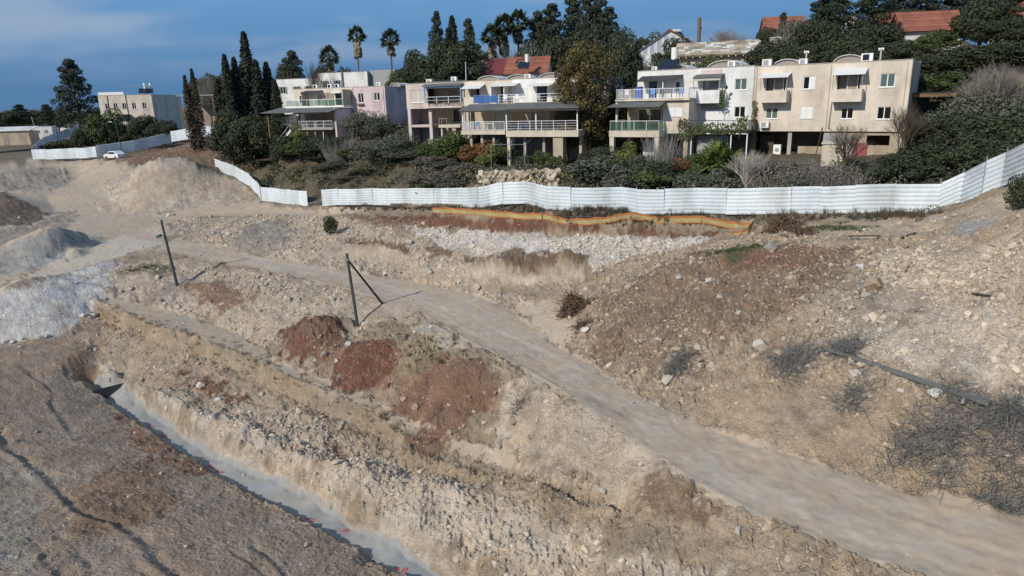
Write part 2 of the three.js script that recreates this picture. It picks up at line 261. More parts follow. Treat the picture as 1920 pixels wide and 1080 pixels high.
const FX0 = -78, FX1 = 50, FZ0 = -118, FZ1 = -14, FH = 0.2;
const fine = solveGrid(FX0, FZ0, FH, Math.round((FX1 - FX0) / FH) + 1, Math.round((FZ1 - FZ0) / FH) + 1, worldLines, coarse);
const MOUNDS = [];
const base0 = (x, z) => (x > FX0 && x < FX1 && z > FZ0 && z < FZ1) ? fine(x, z) : coarse(x, z);
const base = (x, z) => { let h = base0(x, z); for (const m of MOUNDS) { const dx = x - m[0], dz = z - m[1], d2 = dx * dx + dz * dz; if (d2 < m[2] * m[2]) { const q = 1 - Math.sqrt(d2) / m[2] * (1 + 0.25 * vn(x * 0.8, z * 0.8)); if (q > 0) h += m[3] * Math.pow(q, 1.15) * (q > .85 ? 1 - (q - .85) * .8 : 1); } } return h; };
const ground = (px, py) => {            // where the line of sight through a pixel meets the land
  const r = ray(px, py); let t = 12, p = V3(0, 0, 0);
  for (; t < 500; t += 0.12) { p.set(r.x * t, CAMY + r.y * t, r.z * t); if (p.y < base(p.x, p.z)) return p; }
  return p;
};

{ const add = [[588, 640, 3.1, 1.9], [628, 628, 1.8, .5], [690, 680, 2.8, 1.3], [765, 660, 3.6, .8], [868, 735, 3.6, 1.5], [775, 705, 2.6, .7], [640, 665, 2.0, .6], [1070, 820, 3.2, .5], [470, 555, 3.0, .6], [400, 540, 2.4, .5], [265, 520, 2.6, .6], [540, 560, 2.4, .5], [930, 496, 2.4, .7], [1060, 488, 2.2, .8], [330, 425, 4, .7], [440, 440, 4, .6], [720, 455, 4, .6], [820, 930, 2.6, .35], [690, 880, 2.2, .3], [1220, 1010, 2.4, .45], [80, 575, 6, 1.5], [70, 465, 5.5, 1.5], [300, 340, 9, 1.3], [110, 470, 4, .8], [1450, 560, 5, .5], [1600, 570, 5, .5], [1330, 610, 4, .4]].map(([x, y, r, h]) => { const p = ground(x, y); return [p.x, p.z, r, h]; }); MOUNDS.push(...add); }
// soils: outline in the photograph, colour of the material itself, relief, stones per square metre, feather
const soil = {
  dust: [0.455, 0.368, 0.278], roadGrey: [0.475, 0.402, 0.32], cream: [0.455, 0.372, 0.288], paleCream: [0.515, 0.44, 0.355], tan: [0.365, 0.28, 0.20], scrub: [0.355, 0.275, 0.192], brown: [0.215, 0.146, 0.097], dark: [0.11, 0.077, 0.055],
  earth: [0.165, 0.105, 0.068], red: [0.15, 0.062, 0.034], redBrown: [0.215, 0.122, 0.076], white: [0.60, 0.565, 0.525], chalk: [0.56, 0.545, 0.53], grey: [0.345, 0.335, 0.315], greyTan: [0.30, 0.262, 0.215], olive: [0.26, 0.20, 0.125], green: [0.085, 0.095, 0.04], slab: [0.315, 0.315, 0.305], litter: [0.125, 0.105, 0.068], fore: [0.292, 0.225, 0.170],
};
const Z = []; let AREA = 'far';
const zone = (c, amp, st, f, poly, obj) => Z.push({ area: AREA, c: soil[c], amp, st, f, obj, poly: poly.map(([x, y, lv]) => { const p = lv === undefined ? ground(x, y) : atY(x, y, lv); return [p.x, p.z]; }) });
AREA = 'behind';
// land behind the fence: soil, leaf litter
zone('litter', .25, 0, 2, [[380,255],[405,318],[475,350],[490,373],[580,385],[605,385],[700,383],[800,386],[900,388],[985,383],[1070,393],[1200,398],[1400,400],[1600,398],[1757,398],[1840,362],[1920,332],[2100,290],[2100,150],[1200,196],[420,215]]);
AREA = 'far';
// far left open ground
zone('dust', .05, .12, 2, [[-50,330],[60,302],[235,296],[300,330],[330,440],[280,470],[180,470],[-50,560],[-200,600],[-200,400]], 'dirt_road');
zone('cream', .18, .5, 1.2, [[-60,320],[20,322],[60,330],[90,318],[0,310],[-60,310]]);
zone('redBrown', .4, 1.0, 1.5, [[205,306],[250,312],[300,300],[345,290],[380,300],[420,318],[400,270],[340,262],[270,285]]);
zone('greyTan', .45, 1.6, 1, [[-50,330],[0,325],[60,312],[110,318],[140,330],[138,347],[70,360],[-50,358]], 'rubble_mound');
zone('dark', .25, .3, .9, [[-80,362],[0,360],[45,378],[105,400],[60,424],[-80,430]], 'dark_soil_mound');
zone('greyTan', .25, .3, .8, [[-80,430],[60,424],[110,400],[150,395],[80,430],[-80,480]]);
zone('grey', .18, .25, .7, [[-60,470],[10,462],[60,445],[110,436],[165,440],[192,455],[120,492],[60,508],[-60,530]], 'grey_gravel_mound');
zone('paleCream', .25, .5, 1, [[205,338],[250,315],[300,303],[340,296],[368,306],[425,335],[460,360],[470,385],[375,388],[320,398],[262,406],[228,394],[202,372]], 'sand_mound');
zone('dust', .06, .05, .8, [[262,330],[330,315],[362,312],[340,345],[300,380],[262,402],[232,390],[240,355]]);
zone('cream', .22, 1.3, 1, [[368,310],[405,322],[475,355],[488,376],[470,386],[390,388],[375,360]]);
zone('dust', .06, .1, .8, [[262,406],[375,388],[480,380],[600,390],[690,392],[640,405],[480,403],[380,406],[300,425]], 'dirt_road');
zone('chalk', .16, .8, .8, [[-120,575],[0,555],[60,537],[130,512],[200,488],[230,490],[205,540],[182,590],[143,615],[100,632],[50,642],[-120,657]], 'white_spoil_heap');
zone('paleCream', .06, .12, .7, [[-120,560],[0,540],[100,490],[180,460],[235,440],[300,455],[240,480],[200,490],[130,512],[0,556]], 'dirt_road');
AREA = 'below';
// bank below the road
zone('cream', .30, 3.0, .8, [[205,548],[215,497],[300,488],[400,500],[560,525],[690,560],[680,620],[620,712],[530,680],[520,650],[433,618],[333,588],[300,578],[225,560]]);
zone('olive', .2, 1.2, .8, [[225,508],[300,492],[330,498],[318,520],[240,520]]);
zone('redBrown', .2, 1.2, .8, [[345,535],[430,530],[480,560],[450,585],[380,570]]);
zone('greyTan', .1, .2, .4, [[282,555],[320,530],[345,520],[330,545],[300,560]]);
zone('dust', .05, .12, .4, [[173,565],[207,556],[300,578],[333,588],[433,618],[530,676],[560,690],[620,713],[694,744],[780,783],[827,810],[924,834],[966,853],[1060,897],[1150,940],[1160,957],[1060,927],[960,887],[850,851],[772,827],[694,772],[609,733],[547,711],[500,681],[433,658],[367,631],[300,611],[233,588]], 'bench_path');
zone('red', .3, .5, .5, [[512,665],[530,625],[580,598],[645,600],[652,625],[640,660],[600,688],[560,690]], 'red_soil_heap');
zone('redBrown', .2, 2.5, .5, [[590,645],[620,640],[635,665],[600,688],[580,680]]);
zone('redBrown', .26, 1.6, 1.2, [[560,690],[600,640],[660,640],[720,630],[800,670],[880,680],[930,715],[920,780],[850,808],[780,780],[690,735],[620,712]]);
zone('olive', .22, 1.6, .8, [[690,640],[700,608],[760,607],[840,645],[850,665],[800,700],[770,735],[735,725],[745,660]], 'gravel_heap');
zone('red', .22, .9, .6, [[612,706],[640,672],[690,640],[745,650],[740,690],[700,735],[650,728]], 'red_soil_heap');
zone('redBrown', .16, .5, .7, [[745,760],[775,720],[850,668],[905,688],[950,716],[935,775],[880,806],[820,806]], 'brown_soil_heap');
zone('paleCream', .08, .15, .4, [[772,625],[790,605],[840,620],[872,655],[820,645]]);
zone('dust', .06, .15, .5, [[645,560],[700,555],[780,580],[772,600],[690,605],[655,600]]);
zone('paleCream', .25, 3.0, .5, [[930,790],[945,718],[1000,712],[985,740],[970,800],[920,835],[895,815]]);
zone('cream', .16, 1.5, .5, [[985,745],[1010,720],[1130,795],[1235,880],[1220,905],[1155,940],[1060,897],[960,850],[970,800]], 'cream_spoil_bank');
zone('tan', .3, 1.2, .5, [[1225,890],[1275,900],[1400,970],[1600,1062],[1700,1100],[1380,1100],[1290,1030],[1160,990]]);
zone('brown', .25, .8, .5, [[1232,893],[1285,905],[1330,960],[1260,980],[1180,975]]);
AREA = 'spoil';
// scrub under the lip, spoil above the trench
zone('tan', .25, 1.0, .5, [[173,567],[233,592],[300,615],[433,662],[547,715],[694,776],[772,831],[960,890],[1160,960],[1150,1000],[960,960],[820,930],[640,900],[520,850],[400,790],[300,745],[180,680],[110,690],[150,610]]);
zone('cream', .35, 2.2, .8, [[330,760],[480,760],[620,800],[760,870],[960,930],[1150,990],[1200,1050],[1330,1090],[930,1100],[760,1000],[500,880],[380,810]]);
zone('paleCream', .4, 2.0, .6, [[175,676],[300,738],[460,793],[560,850],[640,873],[750,903],[830,910],[950,985],[1100,1000],[1200,1050],[1330,1085],[950,1085],[850,1045],[665,955],[590,910],[500,872],[400,830],[300,760],[220,712]]);
zone('scrub', .3, .8, .35, [[180,572],[300,618],[433,665],[547,720],[694,782],[772,838],[850,862],[960,897],[1100,945],[1130,975],[960,930],[840,900],[772,880],[690,820],[600,795],[500,735],[420,700],[330,668],[250,625],[190,595]]);
zone('red', .2, .6, .5, [[330,690],[370,705],[460,740],[450,760],[400,745],[345,715]]);
zone('redBrown', .2, .8, .5, [[600,840],[640,835],[650,860],[615,865]]);
zone('redBrown', .2, .8, .8, [[760,815],[810,800],[820,840],[775,860]]);
zone('cream', .10, .2, .25, [[228,738],[300,788],[400,857],[500,902],[590,942],[665,992],[750,1032],[825,1082],[1000,1185],[1100,1160],[930,1085],[850,1045],[750,996],[665,956],[590,911],[500,872],[400,828],[300,761],[222,710]]);
AREA = 'near';
// near ground
zone('fore', .085, .22, 1, [[-300,700],[0,650],[100,640],[160,610],[110,690],[170,733],[220,773],[300,828],[380,878],[450,918],[530,958],[625,1008],[710,1058],[960,1190],[300,1300],[-500,1200]]);
zone('brown', .16, .4, .8, [[100,690],[150,640],[178,690],[175,715],[150,715]]);
zone('brown', .14, .3, 1.0, [[190,880],[290,855],[310,900],[330,960],[220,1010],[110,1020],[120,970]]);
zone('redBrown', .18, .6, .5, [[225,778],[300,828],[380,880],[360,890],[290,865],[240,810]]);
zone('greyTan', .12, .4, 1.0, [[0,900],[40,860],[80,960],[60,1080],[-100,1080]]);
zone('slab', .02, .05, .10, LINES[5].map((p) => p)); { const q = Z[Z.length - 1]; q.obj = 'trench_floor'; q.poly = [...worldLines[5].map((p) => [p[0] - .05, p[1] + .03]), ...FOOT.slice().reverse().map((p) => [p[0], p[1]])]; }
AREA = 'above';
// bank above the road
zone('cream', .35, 5.0, .8, [[300,412],[400,408],[500,406],[600,406],[650,410],[760,440],[870,465],[960,478],[1090,490],[1120,560],[1050,620],[1020,630],[960,580],[860,545],[760,525],[640,505],[480,478],[340,447]]);
zone('greyTan', .3, .8, .8, [[430,470],[470,420],[530,412],[560,430],[530,470],[480,478]]);
zone('redBrown', .3, 1.8, .45, [[640,402],[812,404],[960,418],[1370,437],[1330,447],[1240,443],[1015,440],[812,430],[720,425]]);

zone('earth', .3, .6, .45, [[650,448],[700,452],[760,462],[772,478],[700,466],[640,462]]);
zone('earth', .3, .6, .45, [[792,462],[840,464],[850,482],[800,482]]);
zone('cream', .15, .3, .3, [[598,458],[680,463],[752,477],[750,497],[680,488],[600,481]]);
zone('white', .32, 7, .45, [[760,425],[880,432],[1015,440],[1240,445],[1345,442],[1290,465],[1190,488],[1140,500],[1110,520],[1100,490],[1020,484],[960,480],[870,470],[800,455]]);
zone('earth', .35, .6, .45, [[870,482],[930,486],[965,468],[1020,476],[1098,482],[1104,508],[1020,511],[950,516],[885,503]]);
zone('red', .2, .4, .4, [[700,404],[812,405],[1015,420],[1240,429],[1370,436],[1335,445],[1240,442],[1015,437],[812,424],[720,416]]);
zone('paleCream', .12, .2, .3, [[880,500],[950,513],[1020,511],[1095,508],[1098,522],[1020,525],[980,535],[930,525],[886,515]]);
zone('tan', .2, 1.0, .5, [[886,522],[960,536],[1095,535],[1060,570],[980,560],[920,540]]);
AREA = 'slope';
// slope on the right
zone('tan', .35, 2.4, 1, [[1110,520],[1140,500],[1190,488],[1300,460],[1430,440],[1757,412],[1840,380],[1950,345],[2100,420],[2100,850],[1960,930],[1700,920],[1500,860],[1400,830],[1240,760],[1130,700],[1030,640],[1060,600]]);
zone('brown', .32, 2.2, 1.2, [[1190,520],[1330,470],[1500,462],[1640,470],[1560,540],[1450,600],[1330,650],[1270,740],[1180,700],[1100,660],[1120,600]]);
zone('redBrown', .25, 1.2, 1, [[1330,480],[1500,460],[1600,470],[1500,500],[1400,520]]);
zone('greyTan', .30, 7, 1.2, [[1640,470],[1760,440],[1940,420],[2100,440],[2100,800],[1930,780],[1800,740],[1640,680],[1560,640],[1560,560]]);
zone('paleCream', .24, 9, 1.2, [[1660,600],[1760,580],[1930,560],[2000,620],[1990,770],[1850,745],[1700,690],[1640,660]]);
zone('cream', .24, 6, 1.2, [[1700,480],[1920,430],[2000,480],[1990,570],[1760,570],[1680,560]]);
zone('tan', .12, .25, .8, [[1290,775],[1330,725],[1440,725],[1560,735],[1650,760],[1700,800],[1640,860],[1500,862],[1400,832]]);
zone('green', .15, .2, .8, [[1330,478],[1360,465],[1425,458],[1425,472],[1380,482]]);
zone('green', .12, .2, .8, [[1530,425],[1570,415],[1620,425],[1600,438],[1550,438]]);
zone('dust', .15, .5, .8, [[1430,435],[1650,412],[1757,404],[1920,340],[1925,400],[1760,435],[1560,445]]);
zone('grey', .1, .3, .6, [[1780,428],[1840,408],[1890,410],[1850,425],[1800,435]]);
zone('litter', .2, .1, .5, [[900,394],[985,388],[1070,398],[1200,404],[1400,406],[1700,404],[1640,412],[1420,414],[1240,416],[1110,412],[1000,405]]);
zone('dust', .05, .07, .4, [[330,445],[480,478],[640,505],[760,525],[860,545],[960,580],[1030,640],[1130,700],[1240,760],[1400,830],[1500,860],[1700,920],[1920,960],[2300,1010],[2300,1250],[1900,1150],[1700,1080],[1600,1050],[1400,960],[1270,890],[1130,790],[1000,710],[870,640],[780,585],[700,560],[560,520],[400,492],[280,470]], 'dirt_road'); Z[Z.length - 1].main = true;
zone('dust', .07, .3, .6, [[960,580],[1030,560],[1080,600],[1060,650],[1030,640]], 'dirt_road');
zone('roadGrey', .03, .03, 1.4, [[420,478],[640,510],[860,560],[960,610],[1060,690],[1200,790],[1400,900],[1600,970],[1900,1040],[1900,1080],[1560,1000],[1350,900],[1150,770],[1000,660],[880,590],[640,522],[420,488]], 'dirt_road');

for (const q of Z) { q.bb = [1e9, -1e9, 1e9, -1e9]; for (const [x, z] of q.poly) { q.bb[0] = Math.min(q.bb[0], x); q.bb[1] = Math.max(q.bb[1], x); q.bb[2] = Math.min(q.bb[2], z); q.bb[3] = Math.max(q.bb[3], z); } }
function sdf(poly, x, z) {              // > 0 inside
  let d = 1e9, s = false;
  for (let i = 0, j = poly.length - 1; i < poly.length; j = i++) {
    const [ax, az] = poly[j], [bx_, bz] = poly[i], ex = bx_ - ax, ez = bz - az, wx = x - ax, wz = z - az, t = clamp((wx * ex + wz * ez) / (ex * ex + ez * ez + 1e-9)), qx = wx - ex * t, qz = wz - ez * t;
    d = Math.min(d, qx * qx + qz * qz);
    if ((az > z) !== (bz > z) && x < ex * (z - az) / ez + ax) s = !s;
  }
  return (s ? 1 : -1) * Math.sqrt(d);
}
const S = { c: [0, 0, 0], amp: 0, st: 0, obj: null, area: 'far' };
function survey(x, z) {                 // soil at a place
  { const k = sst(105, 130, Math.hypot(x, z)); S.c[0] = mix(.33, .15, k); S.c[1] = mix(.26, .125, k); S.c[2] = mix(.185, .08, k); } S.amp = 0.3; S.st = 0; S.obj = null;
  const n1 = fbm(x * 0.55, z * 0.55, 4), n2 = fbm(x * 2.3 + 9, z * 2.3, 3), n3 = vn(x * 6.1, z * 6.1 + 2);
  for (const q of Z) {
    const f = q.f, dsp = q.obj === 'dirt_road' || q.obj === 'trench_floor' || q.obj === 'bench_path' ? f : f <= 0.45 ? f * 1.3 : Math.max(f, 1.0), m = Math.max(f, dsp) * 2.2;
    if (x < q.bb[0] - m || x > q.bb[1] + m || z < q.bb[2] - m || z > q.bb[3] + m) continue;
    let w = sst(-f * 0.45, f * 0.45, sdf(q.poly, x, z) + (n1 * 1.2 + n2 * 0.9) * dsp);
    if (w <= 0) continue;
    const wc = f < 2 && dsp > f - 1e-6 && q.obj !== 'dirt_road' && q.obj !== 'trench_floor' ? w * (0.88 + 0.12 * clamp(n2 * 2.5 + n3 * 1.5, -1, 1)) : w;
    for (let k = 0; k < 3; k++) S.c[k] = mix(S.c[k], q.c[k], wc);
    S.amp = mix(S.amp, q.amp, w); S.st = mix(S.st, q.st, w); if (w > 0.5) { S.obj = q.obj || null; S.area = q.area; }
  }
  return S;
}
// relief of the loose ground
function relief(x, z, amp) {
  if (amp < 0.06) return amp * 0.4 * vn(x * 3, z * 3);
  const D = Math.hypot(x, z), lc = sst(85, 40, D), lb = 0.3 + 0.7 * sst(120, 65, D), wx = 0.35 * vn(x * 1.3 + 8, z * 1.3), wz = 0.35 * vn(x * 1.3, z * 1.3 + 8), a = fbm(x * 0.8 + wx, z * 0.8 + wz, 3), b = ridge((x + wx) * 1.5 + 4, (z + wz) * 1.5, 3), c = Math.abs(vn(x * 4.2, z * 4.2)) * 1.2 + Math.abs(vn(x * 8 + 5, z * 8)) * 0.7;
  return amp * (0.85 * a + 0.55 * b * lb + (0.42 * c - 0.35) * lc);
}
const TR = worldLines[9]; const trDir = (() => { const a = TR[0], b = TR[TR.length - 1], l = Math.hypot(b[0] - a[0], b[1] - a[1]); return [(b[0] - a[0]) / l, (b[1] - a[1]) / l]; })();
function forePlay(x, z) {               // machine ruts and ridges on the near side of the trench
  const dx = x - TR[0][0], dz = z - TR[0][1], al = dx * trDir[0] + dz * trDir[1], ac = -dx * trDir[1] + dz * trDir[0];
  if (ac < 0.2 || ac > 40 || z < -52) return 0;
  const k = sst(0.2, 2, ac), w = ac + 2.6 * fbm(al * 0.085 + 4, ac * 0.07, 4);
  let h = 0; for (const [c, wd, dp] of [[3.1, .3, .14], [4.4, .25, .1], [5.6, .28, .14], [7.6, .4, .26], [8.6, .25, .12], [10.4, .3, .16], [11.7, .25, .1], [13.2, .45, .26], [15.2, .4, .2], [17, .3, .15]]) { const q = (w - c) / wd, pr = sst(0.0, 0.6, vn(al * 0.11 + c * 3, c * 1.7)) * (0.4 + 0.6 * Math.abs(vn(al * 0.9 + c, 3))); h += pr * dp * (Math.exp(-(q - 1.1) * (q - 1.1)) * 0.9 - Math.exp(-q * q)); }
  return k * (h + 0.05 * Math.sin(al * 6.5 + 2 * vn(al, ac)) * sst(0.1, 0.5, vn(al * 0.2 + 9, ac * 0.25)));
}
const RD = worldLines[0].map((p, i) => p), RL = worldLines[1];
function roadRuts(x, z) {                // height and tone of wheel tracks: packed pale dust and darker scraped earth along the road
  const d = sdf(ROADPOLY, x, z); if (d < -0.6) return [0, 0];
  let m = 1e9, al = 0, run = 0; for (let i = 0; i < RL.length - 1; i++) { const a = RL[i], b = RL[i + 1], ex = b[0] - a[0], ez = b[1] - a[1], l = Math.hypot(ex, ez), t = clamp(((x - a[0]) * ex + (z - a[1]) * ez) / (l * l)), q = Math.hypot(x - a[0] - ex * t, z - a[1] - ez * t); if (q < m) { m = q; al = run + t * l; } run += l; }
  const w = m + 0.35 * fbm(al * 0.07, 3, 2), k = sst(-0.3, 0.8, d);
  let h = 0, t = 0; for (const [c, wd, dp] of [[1.3, .3, .03], [2.0, .3, .02], [3.0, .35, .03], [3.7, .35, .02], [4.6, .35, .025], [0.35, .2, -.10]]) { const q = (w - c) / wd, e = Math.exp(-q * q) * (.5 + .5 * vn(al * .2 + c * 5, c)); h -= dp * e; t += e * (dp > 0 ? 1 : -1); }
  return [h * k, k * (0.35 * t + 0.75 * fbm(al * 0.07, w * 1.6, 3) + 0.2 * vn(al * 0.25, w * 6))];
}
const ROADPOLY = Z.find((q) => q.main).poly;
const level = (x, z) => { const s = survey(x, z); return base(x, z) + relief(x, z, s.amp) + forePlay(x, z) + roadRuts(x, z)[0]; };

// one sheet, fine where the picture looks and coarse out to the horizon, cut along the outlines of its soils
const names = { ground: null };
{
  const ang = [], rad = [];
  const A = 46, NA = 1040;
  for (let a = -180; a < -A; a += 6.7) ang.push(a); for (let i = 0; i <= NA; i++) ang.push(-A + 2 * A * i / NA); for (let a = A + 6.7; a < 180; a += 6.7) ang.push(a); ang.push(180);
  for (const r of [0.5, 4, 9, 13, 16]) rad.push(r);
  const t0 = Math.atan(19 / 17.5), t1 = Math.atan(11.5 / 165), NR = 700; for (let i = 0; i <= NR; i++) { const t = mix(t0, t1, Math.pow(i / NR, 1.0)); rad.push(mix(19, 11.5, i / NR) / Math.tan(t)); }
  for (let r = 175; r < 4200; r *= 1.11) rad.push(r);
  const na = ang.length, nr = rad.length, N = na * nr, pos = new Float32Array(N * 3), col = new Float32Array(N * 3), ob = new Array(N);
  for (let j = 0; j < nr; j++) for (let i = 0; i < na; i++) {
    const a = ang[i] * Math.PI / 180, r = rad[j], x = Math.sin(a) * r, z = -Math.cos(a) * r, o = (j * na + i) * 3;
    const near = r > 12 && r < 190 && Math.abs(ang[i]) <= A + 1, s = survey(x, z);
    let h = base(x, z); if (r > 600) h = mix(h, 8, sst(600, 2000, r));
    let t = 0;
    if (near) { const rr = roadRuts(x, z); h += relief(x, z, s.amp) + forePlay(x, z) + rr[0]; t = rr[1]; }
    pos[o] = x; pos[o + 1] = h; pos[o + 2] = z;
    // colour of the earth itself: patches, streaks of dust, scattered chips of pale limestone
    let c0 = s.c[0], c1 = s.c[1], c2 = s.c[2];
    if (near) {
      const zz = z - h * 1.4, xx = x + h * 0.8, sm = s.obj === 'dirt_road' || s.obj === 'bench_path' || s.obj === 'trench_floor' ? 0.35 : 1, p = fbm(xx * 0.35 + 20, zz * 0.35, 5, 0.6), q = fbm(xx * 1.6, zz * 1.6 + 30, 4, 0.6), g = vn(xx * 9 + 3, zz * 9), e = 1 + sm * (0.24 * p + 0.26 * q + 0.13 * g) + 0.17 * t;
      const warm = 0.07 * fbm(x * 0.8 + 50, z * 0.8, 3); c0 *= e * (1 + warm); c1 *= e; c2 *= e * (1 - warm * 1.3);
      const chip = sst(0.36, 0.62, vn(xx * 6.5 + 11, zz * 6.5) * 0.6 + vn(xx * 13, zz * 13 + 4) * 0.5) * clamp(s.st * 0.35) * 0.75;
      c0 = mix(c0, 0.56, chip); c1 = mix(c1, 0.49, chip); c2 = mix(c2, 0.415, chip);
      const rusty = sst(0.32, 0.65, fbm(x * 0.5 + 70, z * 0.5 + 8, 4)) * 0.5 * (s.amp > 0.1 && s.amp < 0.5 ? 1 : 0.15); c0 = mix(c0, 0.22, rusty * 0.6); c1 = mix(c1, 0.13, rusty * 0.6); c2 = mix(c2, 0.08, rusty * 0.6);
    } else { const p = 1 + 0.3 * fbm(x * 0.03, z * 0.03, 4); c0 *= p; c1 *= p; c2 *= p; }
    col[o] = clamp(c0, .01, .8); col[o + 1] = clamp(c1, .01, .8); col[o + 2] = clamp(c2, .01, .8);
    ob[j * na + i] = s.obj || 'ground';
  }
  const nor = new Float32Array(N * 3), groups = {};
  for (let j = 0; j < nr - 1; j++) for (let i = 0; i < na - 1; i++) {
    const a = j * na + i, b = a + 1, c = a + na, d = c + 1;
    (groups[ob[a]] ||= []).push(a, b, c, b, d, c);
    for (const [p, q, r] of [[a, b, c], [b, d, c]]) {
      const ux = pos[q * 3] - pos[p * 3], uy = pos[q * 3 + 1] - pos[p * 3 + 1], uz = pos[q * 3 + 2] - pos[p * 3 + 2], vx = pos[r * 3] - pos[p * 3], vy = pos[r * 3 + 1] - pos[p * 3 + 1], vz = pos[r * 3 + 2] - pos[p * 3 + 2];
      const nx = uy * vz - uz * vy, ny = uz * vx - ux * vz, nz = ux * vy - uy * vx;
      for (const k of [p, q, r]) { nor[k * 3] += nx; nor[k * 3 + 1] += ny; nor[k * 3 + 2] += nz; }
    }
  }
  for (let k = 0; k < N; k++) { const l = Math.hypot(nor[k * 3], nor[k * 3 + 1], nor[k * 3 + 2]) || 1; for (let q = 0; q < 3; q++) nor[k * 3 + q] *= (nor[k * 3 + 1] < 0 ? -1 : 1) / l; }
  const fineMap = tex(512, (u, v) => 0.84 + 0.14 * pf(u, v, 12, 6), false);
  const earth = std(1, 1, 1, { vertexColors: true, map: soilMap, bumpMap: soilBump, bumpScale: 0.09, roughness: 0.97 });
  const smooth = std(1, 1, 1, { vertexColors: true, map: fineMap, bumpMap: fineMap, bumpScale: 0.008, roughness: 0.95 });
  const info = {
    ground: ['bare pale limestone and brown earth of the building site', 'ground'], dirt_road: ['pale dusty dirt road crossing the site between rubble banks', 'road'], trench_floor: ['pale blue grey concrete strip at the bottom of the trench', 'trench floor'], bench_path: ['narrow flat dusty path at the foot of the soil heaps', 'path'],
    white_spoil_heap: ['whitish grey limestone spoil heap sloping down beside the flat churned ground', 'spoil heap'], rubble_mound: ['low brown rubble mound by the far white fence', 'mound'], dark_soil_mound: ['dark brown soil mound cut by the picture edge', 'mound'], grey_gravel_mound: ['low grey gravel mound beside the white ramp', 'mound'], sand_mound: ['large pale sand mound with a smooth scraped face below the tall cypress', 'mound'],
    gravel_heap: ['greenish brown gravel heap between red soil and brown soil', 'heap'], red_soil_heap: ['dark red soil heap beside the braced pole and along the narrow path', 'soil heap'], brown_soil_heap: ['smooth brown soil heap sliding from the road to the path', 'soil heap'], cream_spoil_bank: ['cream gravel bank under the road edge, nearest the camera', 'spoil bank'],
  };
  const make = (n, idx) => {
    const map = new Int32Array(N).fill(-1), P = [], Nn = [], C = [], U = [], I = new Uint32Array(idx.length); let c = 0;
    idx.forEach((v, k) => { if (map[v] < 0) { map[v] = c++; P.push(pos[v * 3], pos[v * 3 + 1], pos[v * 3 + 2]); Nn.push(nor[v * 3], nor[v * 3 + 1], nor[v * 3 + 2]); C.push(col[v * 3], col[v * 3 + 1], col[v * 3 + 2]); U.push((pos[v * 3] + 0.5 * pos[v * 3 + 1]) / 7, (pos[v * 3 + 2] - 0.9 * pos[v * 3 + 1]) / 7); } I[k] = map[v]; });
    const g = new THREE.BufferGeometry(); g.setAttribute('position', new THREE.Float32BufferAttribute(P, 3)); g.setAttribute('normal', new THREE.Float32BufferAttribute(Nn, 3)); g.setAttribute('color', new THREE.Float32BufferAttribute(C, 3)); g.setAttribute('uv', new THREE.Float32BufferAttribute(U, 2)); g.setIndex(new THREE.BufferAttribute(I, 1));
    const m = mesh(n, g, n === 'dirt_road' || n === 'bench_path' || n === 'trench_floor' ? smooth : earth); tag(m, info[n][0], info[n][1], null, 'structure'); return m;
  };
  for (const [n, idx] of Object.entries(groups)) names[n] = make(n, idx);
}
